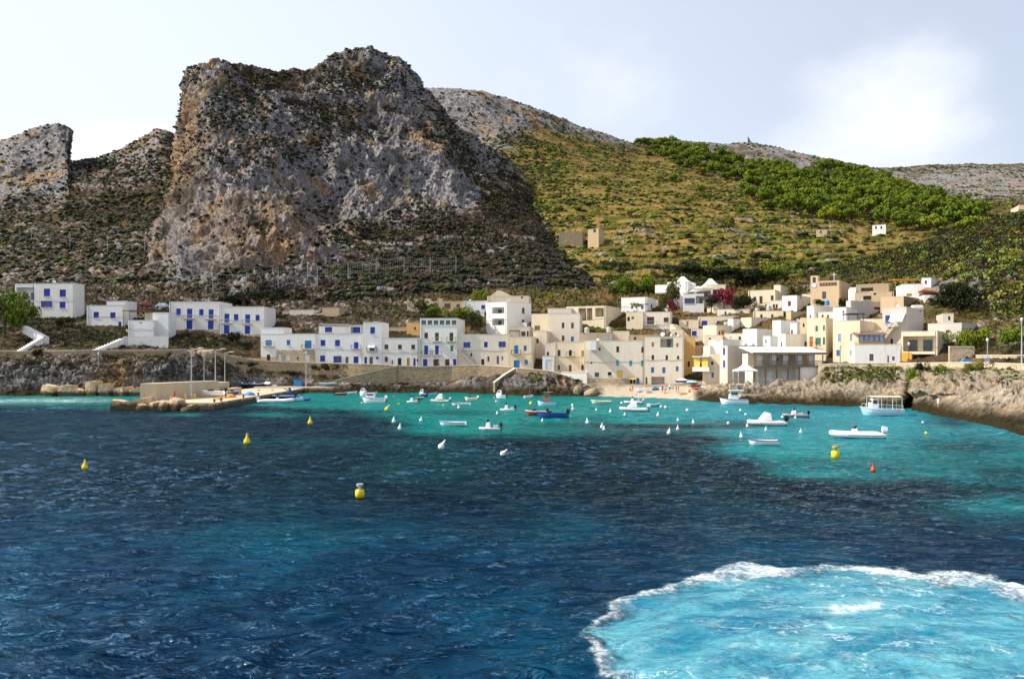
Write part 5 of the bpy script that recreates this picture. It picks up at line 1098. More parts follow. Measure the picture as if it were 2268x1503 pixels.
def boat(label, u0, u1, v, kind='row', c='white', s='blue', bow=-1, yaw=8, z=0.0, Y=None, name='boat', opts='', group='boats moored in the bay', tilt=0):
    Y = Y or yw(v); a = math.radians(yaw); L = abs(u1-u0)*Y/F/max(.5, math.cos(a)); x = ((u0+u1)/2-CX)/F*Y
    rz = a if bow > 0 else math.pi-a
    r = empty(name, (x, Y+0.3, z), label, 'boat', group, rz)
    if tilt: r.rotation_euler = (math.radians(tilt), 0, rz)
    ORG[r.name] = Vector((0, 0, 0)); cm, sm = BM[c], BM[s]
    def mk(nm, mb, mats, par=r, sm_=False): return mb.build(nm, mats, par, local=True, smooth=sm_)
    if kind == 'rib':
        B = min(2.3, L*.40); tr = B*.13; m = MB(); pts = []
        for i in range(25):
            q = i/24
            if q < .3: p = (-L/2+L*.72*q/.3, B/2-tr)
            elif q > .7: p = (-L/2+L*.72*(1-q)/.3, -(B/2-tr))
            else: g = (q-.3)/.4*math.pi; p = (L*.22+(L*.28-tr)*math.sin(g), (B/2-tr)*math.cos(g))
            pts.append(Vector((p[0], p[1], tr*.9+.16*max(0, p[0]/(L/2))**2*L*.25)))
        rr = []
        for i, p in enumerate(pts):
            d = (pts[min(24, i+1)]-pts[max(0, i-1)]).normalized(); e = d.cross(Vector((0, 0, 1))).normalized(); g = e.cross(d); q = tr*(.62 if i in (0, 24) else 1)
            rr.append([p+e*math.cos(k*math.pi/5)*q+g*math.sin(k*math.pi/5)*q for k in range(10)])
        m.loft(rr); mk('tube', m, cm, sm_=True)
        m = MB(); m.loft([[(x_, b, z1), (x_, b*.5, z0), (x_, -b*.5, z0), (x_, -b, z1)] for x_, b, z0, z1 in ((-L*.46, B*.4, -.2, .12), (0, B*.4, -.22, .12), (L*.3, B*.3, -.2, .2), (L*.44, .08, .1, .3))]); mk('hull', m, BM['lgrey'] if c != 'navy' else BM['grey'])
        m = MB()
        for sg in (-1, 1): m.obox((-L*.42, sg*(B/2-.02)-.03, tr*.75), (L*.62, 0, 0), (0, .06, 0), (0, 0, .09))
        mk('rub_strip', m, sm)
        m = MB(); m.loft([[(-.1, -.32, .15), (.5, -.28, .15), (.5, .28, .15), (-.1, .32, .15)], [(0, -.3, .9), (.35, -.25, .8), (.35, .25, .8), (0, .3, .9)]]); co_ = mk('console', m, BM['white'])
        m = MB(); m.obox((.1, -.27, .86), (.24, 0, 0), (0, .54, 0), (-.1, 0, .32)); mk('windscreen', m, GLASS, co_)
        m = MB(); m.box(-.9, -.4, -.4, .4, .1, .5); mk('seat', m, BM['lgrey'])
        m = MB(); outboard(m, -L/2+.02, 0, .25, 1.0 if L > 4 else .7); mk('outboard_motor', m, [BM['white'] if 'w' in opts else BLK, BLK])
        if 'k' in opts: m = MB(); m.loft([[(-.5, -.7, .5), (.9, -.6, .5), (.9, .6, .5), (-.5, .7, .5)], [(-.4, -.6, 1.35), (.1, -.5, 1.45), (.1, .5, 1.45), (-.4, .6, 1.35)]]); mk('cover', m, BM['white'])
        if 'a' in opts:
            m = MB()
            for sg in (-1, 1): m.tube((-L*.3, sg*B*.36, .4), (-L*.26, sg*B*.30, 1.9), .04); 
            m.tube((-L*.26, -B*.3, 1.9), (-L*.26, B*.3, 1.9), .05); mk('roll_bar', m, BM['white'])
    else:
        B = min(L*.36, 2.3) if L > 3.5 else L*.42; h = {'row': .42, 'motor': .55, 'cabin': .7, 'fishing': .75, 'tour': .75}[kind]*(1 if L > 3.2 else .8)
        rings = hull_pts(L, B, h, sheer=.5 if kind != 'motor' else .35); m = MB(); m.loft(rings)
        hl = mk('hull', m, cm)
        m = MB()
        for sg in (0, 6):
            P = [Vector(rg[sg])+Vector((0, .02 if sg == 0 else -.02, -.03)) for rg in rings]
            for a_, b_ in zip(P[:-1], P[1:]): m.tube(a_, b_, .045, n=5)
        mk('gunwale', m, sm, hl)
        m = MB()
        for q in ((-.28, -.02, .22) if kind in ('row', 'motor') else (-.35,)):
            m.box(L*q-.12, L*q+.14, -B*.43, B*.43, h*.72, h*.78)
        mk('thwart', m, BM['wood'] if 'w' not in opts else BM['white'])
        if kind in ('motor', 'cabin') or 'm' in opts: m = MB(); outboard(m, -L/2-.05, 0, h*.55, 1.0 if L > 4 else .75); mk('outboard_motor', m, [BM['white'] if 'o' in opts else BLK, BLK])
        if kind == 'motor': m = MB(); m.obox((L*.05, -B*.35, h*.95), (.5, 0, 0), (0, B*.7, 0), (-.35, 0, .38)); mk('windscreen', m, GLASS)
        if kind in ('cabin', 'fishing', 'tour'):
            w = B*.62; x0, x1 = {'cabin': (-.05, .28), 'fishing': (-.16, .12), 'tour': (.10, .24)}[kind]; ch_ = .95 if kind == 'cabin' else 1.45; x0 *= L; x1 *= L
            m = MB(); m.loft([[(x0, -w/2, h*.5), (x1+.25, -w/2*.9, h*.5), (x1+.25, w/2*.9, h*.5), (x0, w/2, h*.5)], [(x0, -w/2, h+ch_*.55), (x1+.15, -w/2*.85, h+ch_*.55), (x1+.15, w/2*.85, h+ch_*.55), (x0, w/2, h+ch_*.55)], [(x0+.05, -w/2*.9, h+ch_), (x1-.1, -w/2*.8, h+ch_), (x1-.1, w/2*.8, h+ch_), (x0+.05, w/2*.9, h+ch_)]])
            cb = mk('cabin', m, BM['white'] if 'd' not in opts else BM['wood'])
            m = MB()
            for sg in (-1, 1): m.obox((x0+.15, sg*(w/2*.97)-.02, h+ch_*.55), (x1-x0-.2, 0, 0), (0, .04, 0), (0, -sg*.02, ch_*.33))
            m.box(x1+.05, x1+.1, -w*.36, w*.36, h+ch_*.58, h+ch_*.88); mk('cabin_window', m, GLASS, cb)
            if kind != 'cabin' or 'M' in opts: m = MB(); m.tube((x0+.2, 0, h+ch_), (x0+.2, 0, h+ch_+1.1), .03); mk('mast', m, GALV)
        if kind == 'fishing': m = MB(); m.box(-L*.34, L*.16, -B*.45, B*.45, h+1.5, h+1.58); mk('canopy', m, BM['wood'] if 'd' in opts else BM['white'])
        if kind in ('tour',) or 'R' in opts:
            m = MB(); zt_ = h+1.75; m.loft([[(x_, -B*.48, zt_), (x_, 0, zt_+.12), (x_, B*.48, zt_), (x_, B*.48, zt_-.05), (x_, 0, zt_+.06), (x_, -B*.48, zt_-.05)] for x_ in (-L*.42, L*.28)]); mk('awning', m, BM['cream'])
            for x_ in (-L*.42, -L*.2, L*.05, L*.28):
                for sg in (-1, 1): m = MB(); m.tube((x_, sg*B*.44, h*.8), (x_, sg*B*.46, zt_), .03, n=5); mk('awning_post', m, BM['white'])
            m = MB()
            for sg in (-1, 1):
                m.tube((-L*.46, sg*B*.40, h+.55), (L*.40, sg*B*.36, h+.75), .025)
                for i in range(12): x_ = -L*.46+L*.86*i/11; m.tube((x_, sg*B*.40, h), (x_, sg*B*.39, h+.55+.2*i/11), .018, n=4)
            mk('railing', m, BM['white'])
        if 'T' in opts: m = MB(); m.obox((-L*.40, -.25, h*.6), (.3, 0, 0), (0, .5, 0), (.35, 0, 1.7)); m.obox((-L*.28, -.4, h+1.0), (.8, 0, .25), (0, .8, 0), (0, 0, .08)); mk('tower', m, BM['blue'])
        if 'C' in opts: m = MB(); m.loft([[(x_, -B*.4*k, h*.98), (x_, 0, h*1.0+.45*k), (x_, B*.4*k, h*.98)] for x_, k in ((-L*.42, .8), (-L*.1, 1), (L*.25, .7), (L*.4, .25))]); mk('cover', m, BM[opts.split(':')[1]] if ':' in opts else BM['white'])
        if 'S' in opts: m = MB(); m.tube((L*.1, 0, h*.5), (L*.13, 0, 4.2), .05); mk('mast', m, BM['wood'])
    return r
B_ = boat
B_('long white inflatable boat moored at the right end of the pier',572,651,891,'rib','white','blue',1,6,opts='w')
B_('dark blue inflatable boat behind the white one at the pier',642,687,887,'rib','blue','white',1,6)
B_('blue motor boat with a raised blue tower tied at the pier',584,654,882,'motor','blue','white',-1,8,opts='T')
B_('pale blue and white inflatable tied behind the pier boats',544,603,872,'rib','white','lblue',-1,5,Y=166)
B_('white boat drawn up on the pier before the concrete wall',439,500,880,'motor','white','lgrey',-1,14,z=1.55,Y=137,group='boats drawn up on land')
B_('small blue and white boat on the pier beside the drawn-up white one',494,527,876,'motor','blue','cream',1,14,z=1.4,Y=141,group='boats drawn up on land')
B_('pale turquoise covered boat on the pier behind the white ones',486,520,866,'row','cyan','white',1,5,z=1.35,Y=150,opts='C:white',group='boats drawn up on land')
for i, (a, b, c, s, o_, lab) in enumerate([(515,540,'blue','navy','C:white','blue boat with a pale cover at the left of the quay row'),(538,553,'blue','white','','short blue boat second in the quay row'),(551,566,'lblue','white','C:lblue','light blue covered boat in the middle of the quay row'),(561,586,'navy','white','','dark boat with a white rim in the quay row'),(582,600,'blue','white','C:white','blue boat with a white cover at the right of the quay row')]):
    B_(lab, a, b, 853, 'row', c, s, 1 if i % 2 else -1, 18, z=1.5, Y=183.5, opts=o_, group='boats drawn up on land')
B_('blue and white striped boat resting below the ramp wall',706,749,853,'row','lblue','white',-1,8,z=1.5,Y=183,group='boats drawn up on land')
B_('red motorboat moored closest to the quay end',742,767,874.5,'motor','red','white',1,25)
B_('tiny white skiff right of the red motorboat',771,790,871,'row','white','lgrey',1,20,opts='w')
B_('white cabin cruiser moored near the rocks beside the tiny skiff',795,818,876,'cabin','white','lgrey',-1,15)
B_('white motorboat with a pale windscreen behind the big white cabin boat',811,835,873,'motor','white','blue',1,10,opts='o')
B_('white cabin motorboat with blue stripe in front of the cruisers',801,853,890.5,'cabin','white','blue',-1,4,opts='o')
B_('small white inflatable dinghy without anyone, left of the centre',900,927,891,'rib','white','grey',-1,5)
B_('small brown wooden rowing boat near the sea cave',920,938,884,'row','wood','cream',1,6)
B_('blue boat with a blue wheelhouse below the rocks',928,945,878,'cabin','blue','white',-1,15)
B_('pale blue open boat beside the rocks under the stone wall',944,968,874,'row','pale','blue',1,6)
B_('cream inflatable boat with a tall pale console near the rocks',953,996,889.5,'rib','cream','white',-1,4,opts='kw')
B_('white rowing boat with a blue rim right of the cream inflatable',999,1041,897,'row','white','blue',-1,4,opts='w')
B_('cream open boat with covered seats near the stair wall',1029,1057,886,'motor','cream','white',-1,8,opts='o')
B_('long empty white rowing boat with a blue rim in the middle of the bay',971.5,1031.5,941,'row','white','lblue',-1,3)
B_('grey inflatable dinghy with a black outboard, middle of the bay',1060,1109,952,'rib','lgrey','grey',-1,5)
B_('small white cabin boat in front of the dark rock',1098,1121,881,'cabin','white','pale',-1,25)
B_('little white inflatable dinghy with a black motor',1107,1141,909,'rib','white','grey',-1,4)
B_('white boat with a brown mast moored by the dark rock',1161,1181,880,'row','white','pale',1,25,opts='S')
B_('light blue fishing boat with a dark wooden wheelhouse',1190,1231,897,'fishing','pale','blue',-1,6,opts='d')
B_('low red and white motorboat behind the long blue one',1163,1211,917.5,'motor','red','white',-1,4,name='motorboat')
B_('long dark blue motorboat with a black outboard engine',1188,1256,924,'motor','blue','navy',-1,4,name='motorboat')
B_('cream rowing boat with a rounded hull near the beach',1309,1354,893,'row','cream','white',-1,3)
B_('inflatable boat with a white roll bar near the beach',1382,1424,893,'rib','lgrey','red',-1,8,opts='aw')
B_('white and grey inflatable boat with a tall console in front of the roll bar boat',1372,1436,909,'rib','lgrey','white',-1,5,opts='kw')
B_('small turquoise and white open boat left of the restaurant shore',1433,1464,899.5,'row','cyan','cream',1,3)
B_('white fishing boat with an orange float at the rocky landing',1595,1657,894,'fishing','white','navy',-1,5)
B_('white covered inflatable boat with a black motor, on the right',1657,1741,940,'rib','white','grey',-1,5,opts='k')
B_('dark grey inflatable boat near the right rocks',1735,1791,922.5,'rib','grey','red',-1,6)
B_('white tour boat with a long awning beside the dark cleft',1908,2000,918,'tour','pale','white',-1,4)
B_('white rowing boat with a dark keel in front of the covered inflatable',1659,1726,983.5,'row','white','blue',-1,5)
B_('largest white inflatable boat, near the right end of the bay',1841,1958,968,'rib','white','grey',-1,6,opts='w')
for a, b, v, k, c, s, bow, yaw, z, Y, o_, lab in [
 (1409,1424,866,'row','white','lgrey',1,10,.75,165,'C:white','white upturned dinghy at the left end of the beach'),
 (1429,1445,868,'row','white','navy',1,20,.6,164,'','dark bottomed dinghy on the beach beside the upturned one'),
 (1445,1461,863,'row','lblue','blue',1,10,1.0,167,'C:lblue','blue covered boat on the upper beach'),
 (1464,1478,863,'row','lblue','white',-1,10,1.0,167,'','light blue rowing boat among the bathers'),
 (1480,1494,861,'row','pale','blue',1,15,1.1,168,'','pale blue rowing boat right of the bathers'),
 (1498,1527,847,'row','blue','white',1,15,2.6,172,'C:white','blue boat with a white cover under the orange house'),
 (1520,1549,850,'row','green','white',1,20,2.3,169,'C:pale','green boat with a pale cover behind the red one'),
 (1531,1556,857,'row','red','wood',1,25,1.9,162,'','red wooden boat drawn up below the yellow blinds'),
 (1535,1566,863,'row','orange','white',1,22,1.6,158,'','orange and white long boat in front of the red one'),
 (1556,1574,864,'row','pale','white',-1,40,1.8,157,'','pale boat hauled up beside the slit-windowed house'),
 (1505,1523,876,'row','cream','wood',1,18,.4,158,'','cream rowing boat at the water edge of the beach')]:
    B_(lab, a, b, v, k, c, s, bow, yaw, z, Y, opts=o_, group='boats drawn up on land')
# ================= BUOYS =================
YEL = plain('buoy_yellow', (.72, .52, .01), .4, .1); BWH = plain('buoy_white', (.80, .79, .76), .4, .06); RED = plain('buoy_red', (.42, .05, .02), .4, .1); ORB = plain('buoy_orange', (.7, .2, .03), .4)
def buoy(label, u, v, hp, kind, mat, tilt=0, group=None):
    Y = yw(v); h = .88*hp*Y/F; T = Matrix.Rotation(math.radians(tilt), 3, 'Y'); c = ((u-CX)/F*Y, Y, 0)
    r = empty('buoy', c, label, 'buoy', group); m = MB()
    if kind == 'cone': pr = [(.0, -.25), (.22, -.2), (.34, 0), (.36, .12), (.30, .25), (.15, .55), (.09, .78), (.07, .84)]; tp = [(.07, .84), (.09, .88), (.09, .94), (.05, 1.0), (0, 1.0)]
    elif kind == 'ball': pr = [(.5*math.sin(a), .40-.5*math.cos(a)) for a in np.linspace(0, math.pi*.92, 8)]; tp = [(.1, .86), (.12, .93), (.1, 1), (0, 1)]
    else: pr = [(0, -.2), (.36, -.15), (.40, .1), (.38, .45), (.30, .55)]; tp = [(.16, .55), (.14, .8), (.30, .82), (.30, 1), (0, 1)]
    m.lathe([(a*h, b*h) for a, b in pr], (0, 0, 0), 14, 0, T); m.build('float', mat, r, local=True, smooth=True)
    m = MB(); m.lathe([(a*h, b*h) for a, b in tp], (0, 0, 0), 10, 0, T); m.build('eye', mat if kind != 'box' else (GALV if u < 1000 else plain('buoy_ochre', (.5, .3, .02), .5)), r, local=True)
gy = 'yellow mooring buoys'
buoy('yellow cone buoy furthest left on the dark water',188,1036,22,'cone',YEL,0,gy); buoy('yellow cone buoy second from the left, below the pier',547,980,24,'cone',YEL,0,gy)
buoy('yellow cone buoy right of the pier tip on dark water',687,937,18,'cone',YEL,0,gy); buoy('yellow buoy tipping over on the turquoise water',856,907,15,'cone',YEL,28,gy)
buoy('big round yellow buoy with a metal top, nearest of all',797,1097,30,'box',YEL,0,gy); buoy('yellow buoy with a square ochre top in front of the largest inflatable',1850,1010,26,'box',YEL,0,gy)
buoy('tiny yellow ball buoy behind the tipping yellow one',883.5,896,5,'ball',YEL); buoy('tiny yellow ball near the blue-rimmed rowing boat',982,899,5,'ball',YEL)
buoy('yellow ball buoy left of the wooden wheelhouse boat',1176,896,9,'ball',YEL); buoy('small yellow ball on the bare water at the far right',2051,961,7,'ball',YEL)
buoy('red cone buoy in front of the right boats',1934,1042,20,'cone',RED); buoy('pale orange ball by the cabin motorboat',872,879,4,'ball',ORB); buoy('pink ball beside the small white cabin boat',1095,883,5,'ball',ORB)
buoy('large white buoy tilting right, in front of the long white rowing boat',976,990,22,'cone',BWH,32); buoy('large white buoy lying over, nearest white one to the centre',1112,1005,18,'cone',BWH,48)
gw = 'small white mooring buoys'; lw_ = 'small white mooring buoy floating among the boats in the bay'
for u, v, h in [(872,934,14),(885,949,14),(932,932,12),(1016,903,9),(1099,890,5),(1101,916,8),(1201,932,8),(1268,899,6),(1269,906,9),(1321,909,6),(1351.6,912,9),(1377,894,6),(1383.6,919,8),(1301,936,13),(1333,946,12),(1337.5,951,11),(1395,898,4),(1457,920,10),(1463.5,902,6),(1474,904,7),(1481,959,14),(1501.5,931,8),(1501,950,11),(1522,910,7),(1535.6,936,10),(1611,914,4),(1612.5,939,7),(1640,910,6),(1651,919,6),(1655,944,9),(1642,967,13),(1696.6,952,10),(1733,925,6),(1762,926,6),(1773.6,957,10),(801,893,4)]:
    buoy(lw_, u, v, h, 'cone' if h > 7 else 'ball', BWH, random.uniform(-12, 12), gw)
buoy('lone blue and white ball near the right shore rocks',2044,937,6,'ball',BM['lgrey'])
# ================= PEOPLE =================
def person_mesh(pose, cloth, legs, hair=(.03, .02, .015)):
    hh = 1.7; s = hh
    if pose == 'sit': J = [(0, 0, .14), (0, -.02, .32), (0, 0, .52), (0, -.01, .62), (0, -.03, .74), (.17, 0, .50), (.23, -.12, .32), (.16, -.32, .26), (-.17, 0, .50), (-.23, -.12, .32), (-.16, -.32, .26), (.09, 0, .12), (.11, -.40, .30), (.10, -.44, -.02), (.10, -.54, -.06), (-.09, 0, .12), (-.11, -.40, .30), (-.10, -.44, -.02), (-.10, -.54, -.06)]
    else:
        k = .12 if pose == 'walk' else 0.03
        J = [(0, 0, .92), (0, 0, 1.12), (0, 0, 1.38), (0, 0, 1.48), (0, -.01, 1.60), (.18, 0, 1.36), (.24, .02, 1.10), (.24, -.10, .88), (-.18, 0, 1.36), (-.24, .02, 1.10), (-.25, -.05, .86), (.09, 0, .88), (.11, -k, .48), (.11, -k*.3, .07), (.11, -.16-k*.3, .03), (-.09, 0, .88), (-.11, k, .48), (-.11, k*1.6, .07), (-.11, k*1.6-.15, .03)]
    E = [(0, 1), (1, 2), (2, 3), (3, 4), (2, 5), (5, 6), (6, 7), (2, 8), (8, 9), (9, 10), (0, 11), (11, 12), (12, 13), (13, 14), (0, 15), (15, 16), (16, 17), (17, 18)]
    Rr = [.13, .12, .14, .055, .10, .055, .045, .035, .055, .045, .035, .09, .065, .045, .04, .09, .065, .045, .04]
    me = bpy.data.meshes.new('body'); me.from_pydata(J, E, []); me.update()
    o = bpy.data.objects.new('tmp', me); COL.objects.link(o); o.modifiers.new('skin', 'SKIN'); sk = me.skin_vertices[0].data if me.skin_vertices else None
    if sk is None:
        return None, None
    for i, q in enumerate(Rr): sk[i].radius = (q, q*.85)
    sk[0].use_root = True; ss = o.modifiers.new('sub', 'SUBSURF'); ss.levels = 1; ss.render_levels = 1
    dg = bpy.context.evaluated_depsgraph_get(); m2 = bpy.data.meshes.new_from_object(o.evaluated_get(dg)); bpy.data.objects.remove(o)
    m2.name = 'person'; m2.materials.clear()
    for mt in (plain('skin', (.42, .22, .14), .6, .05), cloth, legs, plain('hair', hair, .7)): m2.materials.append(mt)
    top, hip = J[2][2]+.05, J[0][2]
    for p in m2.polygons:
        c = p.center; x = abs(c.x); mi = 0
        if c.z < top and c.z > hip-.02 and x < .2 and not (pose == 'sit' and c.y < -.2): mi = 1
        elif c.z <= hip-.02 and c.z > hip-.42 and x < .2: mi = 2
        if pose == 'sit' and c.y < -.08 and c.z < .42 and c.z > .15 and x < .2: mi = 2
        if c.z > J[4][2]+.03 or (c.z > J[4][2]-.04 and c.y > J[4][1]+.03): mi = 3
        p.material_index = mi; p.use_smooth = True
    return m2, J
CL = {k: plain('cloth_'+k, v, .8) for k, v in dict(red=(.45, .05, .05), white=(.75, .75, .73), navy=(.02, .03, .08), black=(.015, .015, .015), blue=(.04, .15, .4), skin=(.42, .22, .14), pink=(.6, .25, .3), green=(.05, .2, .1)).items()}
PMC = {}
def person(label, p, pose='stand', cloth='white', legs='navy', rz=0.0):
    k = (pose, cloth, legs)
    if k not in PMC: PMC[k] = person_mesh(pose, CL[cloth], CL[legs])[0]
    if PMC[k] is None: return
    o = bpy.data.objects.new('person', PMC[k]); COL.objects.link(o); o.location = p; o.rotation_euler = (0, 0, rz); tag(o, label, 'person')
def onbeach(u, v): return pt(u, v, depth(u, v))
person('person in white sitting on the pier rocks',(pt(380,887,120.6)),'sit','white','blue',.5); person('person in dark red standing at the pier wall',pt(386,887,122.6),'stand','red','red',1.2)
for u, v, ps, c, l, lab in [(1395,866,'sit','red','skin','sunburnt person sitting by the beach wall left of the dinghies'),(1401,866,'stand','skin','red','person standing in red trunks beside the left dinghy'),(1467,870,'stand','blue','skin','bather in a blue top before the light blue boat'),(1473,872,'stand','pink','skin','bather in pink standing at the centre of the beach'),
   (1483,866,'walk','white','navy','walker in white between the beach boats'),(1498,868,'stand','black','black','person in black standing near the cream rowing boat'),(1503,870,'stand','green','skin','bather in green by the cream rowing boat'),(1526,869,'sit','skin','red','bather sitting right of the cream rowing boat'),(1402,851,'stand','white','blue','person in white at the shop door under the yellow awning')]:
    p = onbeach(u, v); person(lab, p, ps, c, l, random.uniform(-2, 2))
person('person in red walking along the promenade before the brown doors',pt(972,812,188.5)+Vector((0, 0, -.1)),'walk','pink','red',1.5); person('dark dressed person leaning at the row below the lamp',pt(869,811,188.8),'stand','navy','navy',.6)
person('person in red leaning on the restaurant railing',Vector(((1708-CX)/F*147.9, 147.9, 6.38)),'stand','red','navy',.3); person('person in black at the restaurant veranda',Vector(((1722-CX)/F*147.8, 147.8, 6.38)),'stand','black','black',-.4)
person('diner in white at the open right end of the restaurant',Vector(((1780-CX)/F*148, 148, 6.38)),'sit','white','navy',1); person('diner in red at the open right end of the restaurant',Vector(((1796-CX)/F*148.4, 148.4, 6.38)),'sit','red','navy',-1)
person('sunbather in pink on the upper right rocks',pt(2058,889,117),'sit','pink','skin',.4); person('person in white bending on the right rocks above the water',pt(2078,906,111.5),'walk','white','skin',-1.2); person('sunbather sitting alone on the lower right rocks',pt(2176,900,103.5),'sit','skin','red',.2)
person('couple member in black by the orange wall',pt(2012,806,139.5)+Vector((0, 0, -.5)),'stand','black','navy',0)
# ================= LAMPS, POLES, TANKS =================
def lamp(label, u, vt, vb, Y, arm=1, group='street lamps', double=False, mat=None):
    b, t = pt(u, vb, Y), pt(u, vt, Y); r = empty('street_lamp', b, label, 'street lamp', group); h = t.z-b.z; mat = mat or GALV
    m = MB(); m.tube(b-Vector((0, 0, .6)), b+Vector((0, 0, h)), .13 if h > 6 else .07, .06 if h > 6 else .05, 8); m.build('pole', mat, r)
    if arm:
        a = b+Vector((0, 0, h)); e = a+Vector((arm*1.2, 0, .25)); m = MB(); m.tube(a, e, .05); m.build('arm', mat, r)
        m = MB(); m.loft([[(e.x-arm*.1, e.y-.18, e.z), (e.x-arm*.1, e.y+.18, e.z), (e.x-arm*.1, e.y+.1, e.z+.14), (e.x-arm*.1, e.y-.1, e.z+.14)], [(e.x+arm*.8, e.y-.13, e.z+.05), (e.x+arm*.8, e.y+.13, e.z+.05), (e.x+arm*.8, e.y+.08, e.z+.15), (e.x+arm*.8, e.y-.08, e.z+.15)]]); m.build('lamp_head', BM['lgrey'], r)
    else:
        a = b+Vector((0, 0, h)); m = MB(); m.lathe([(.06, 0), (.16, .1), (.22, .35), (.20, .5), (.05, .6), (0, .62)], a, 8); m.build('lantern', BM['lgrey'], r)
lamp('tallest grey lamp post on the pier beside the concrete wall',424,775,878,133,1); lamp('thin lamp post second from the left behind the pier',452,778,842,158,1); lamp('tall lamp post with a bent white head behind the pier boats',477,776,848,152,1); lamp('rightmost thin lamp post behind the pier boats',498,782,846,170,1)
lamp('lamp standing on the quay before the cream stone ground floor',678,784,856,183,0); lamp('black lantern lamp beside the pale blue shutters',1861,770,805,144.5,0,mat=METAL); lamp('black lantern lamp before the loggia house',2013,765,805,138.6,0,mat=METAL)
lamp('slim lamp with a blue sign on the right promenade',2187,757,804,125.5,0); lamp('tall pole at the right edge by the steps',2263,712,800,121,0,group='street lamps')
lamp('old wooden pole on the left terraces',281.5,735,782,182,0,mat=METAL); lamp('short pale pole in the rocks at the left',218,786,826,171,0)
m = MB(); a = pt(2187, 796, 125.2); m.box(a.x-.35, a.x+.35, a.y, a.y+.06, a.z-.5, a.z+.3); o = m.build('sign', PAINT['pblue']); tag(o, 'pale blue notice board below the slim promenade lamp', 'sign')
m = MB(); a = pt(846, 812, 184.9); m.box(a.x-.5, a.x+.5, a.y, a.y+.06, a.z-.1, a.z+.8); m.tube((a.x, a.y+.03, a.z-1.2), (a.x, a.y+.03, a.z), .04); o = m.build('sign', PAINT['pblue']); tag(o, 'blank grey sign at the top of the ramp', 'sign')
m = MB(); a = pt(2138, 803, 131.5); m.loft([[(a.x-.6, a.y-.4, a.z-1.0), (a.x+.6, a.y-.4, a.z-1.0), (a.x+.6, a.y+.4, a.z-1.0), (a.x-.6, a.y+.4, a.z-1.0)], [(a.x-.7, a.y-.45, a.z+.3), (a.x+.7, a.y-.45, a.z+.3), (a.x+.7, a.y+.45, a.z+.3), (a.x-.7, a.y+.45, a.z+.3)], [(a.x-.4, a.y-.3, a.z+.6), (a.x+.4, a.y-.3, a.z+.6), (a.x+.4, a.y+.3, a.z+.6), (a.x-.4, a.y+.3, a.z+.5)]]); o = m.build('bin', PAINT['lblue']); tag(o, 'blue bin behind the right promenade wall', 'bin')
def tank(label, h, a, b, s=1.0, kind='v', mat=None):
    p = roof_spot(h, a, b) if isinstance(h, dict) else h; mat = mat or GALV; m = MB()
    if kind == 'v': m.lathe([(0, 0), (.55*s, 0), (.58*s, .2*s), (.55*s, .9*s), (.58*s, 1.0*s), (.50*s, 1.15*s), (.15*s, 1.28*s), (.15*s, 1.36*s), (0, 1.36*s)], p, 14)
    else:
        x, y, z = p; m.loft([[(x+k, y+.45*s*q*math.cos(g), z+.55*s+.45*s*q*math.sin(g)) for g in np.linspace(0, 2*math.pi, 11)[:-1]] for k, q in ((-.9*s, .5), (-.75*s, 1), (.75*s, 1), (.9*s, .5))]); m.box(x-.6*s, x-.5*s, y-.3*s, y+.3*s, z, z+.3*s); m.box(x+.5*s, x+.6*s, y-.3*s, y+.3*s, z, z+.3*s)
    o = m.build('water_tank', mat, smooth=False); tag(o, label, 'water tank', 'roof water tanks')
tank('ribbed grey water tank left of two between the loggia house and the seafront', pt(1300, 737, 197), 0, 0, 1.1); tank('ribbed grey water tank right of two between the loggia house and the seafront', pt(1348.5, 736, 197), 0, 0, 1.1)
tank('blue barrel tank on the large seafront house roof', HS['sb'], .62, .2, .8, 'h', PAINT['lblue']); tank('white tank on the large seafront house roof', HS['sb'], .78, .2, .7, 'v', BM['white'])
tank('grey tank on the blue-shuttered seafront house roof corner', HS['sc'], .3, .3, .9); tank('round tank beside the cream dome on the seafront roof', HS['sc'], .12, .3, .8)
tank('grey cylinder tank on the slit-windowed house', HS['blueslit'], .6, .55, .8); tank('second grey cylinder tank on the slit-windowed house', HS['blueslit'], .5, .72, .8)
tank('lying grey tank on the broad blue shutter house terrace', pt(1612, 722, 200), 0, 0, 1.1, 'h'); tank('lying grey tank next to a blue one on the middle terrace', pt(1630, 722, 200), 0, 0, 1.1, 'h'); tank('blue lying tank between two grey ones', pt(1621, 722, 199), 0, 0, .8, 'h', PAINT['lblue'])
tank('pale lying tank on the awning house roof', HS['awn'], .1, .75, 1.3, 'h', plain('tank_pink', (.62, .52, .55), .4)); tank('blue round tank below the church', pt(1832, 676, 186), 0, 0, .9, 'v', PAINT['lblue'])
tank('silver tank on the tall white row house wing', HS['ur'], .8, .5, .9, 'v'); tank('grey tank beside the cream villa terrace', pt(1677, 694, 208), 0, 0, 1.1); tank('large grey tank under the villa', pt(1703, 689, 208), 0, 0, 1.2)
tank('white tank on the tower-like row house', HS['rowt'], .5, .4, .7, 'h', BM['white']); tank('grey tank on the brown weathered building', HS['brn2'], .5, .4, .9, 'h'); tank('solar tank on the white garage roof', HS['smg'], .5, .5, .8, 'h', BM['white'])
def dish(label, h, a, b, s=.45, rz=0.5):
    p = roof_spot(h, a, b); m = MB(); m.tube(p, p+Vector((0, 0, .9)), .03); T = Vector((math.sin(rz), -math.cos(rz), .55)).to_track_quat('Z', 'Y').to_matrix()
    m.lathe([(0, 0), (s*.5, .03), (s*.85, .10), (s, .16), (s*.98, .18), (s*.8, .11), (0, .02)], p+Vector((0, 0, 1.0)), 14, 0, T); o = m.build('satellite_dish', BM['white']); tag(o, label, 'satellite dish', 'satellite dishes')
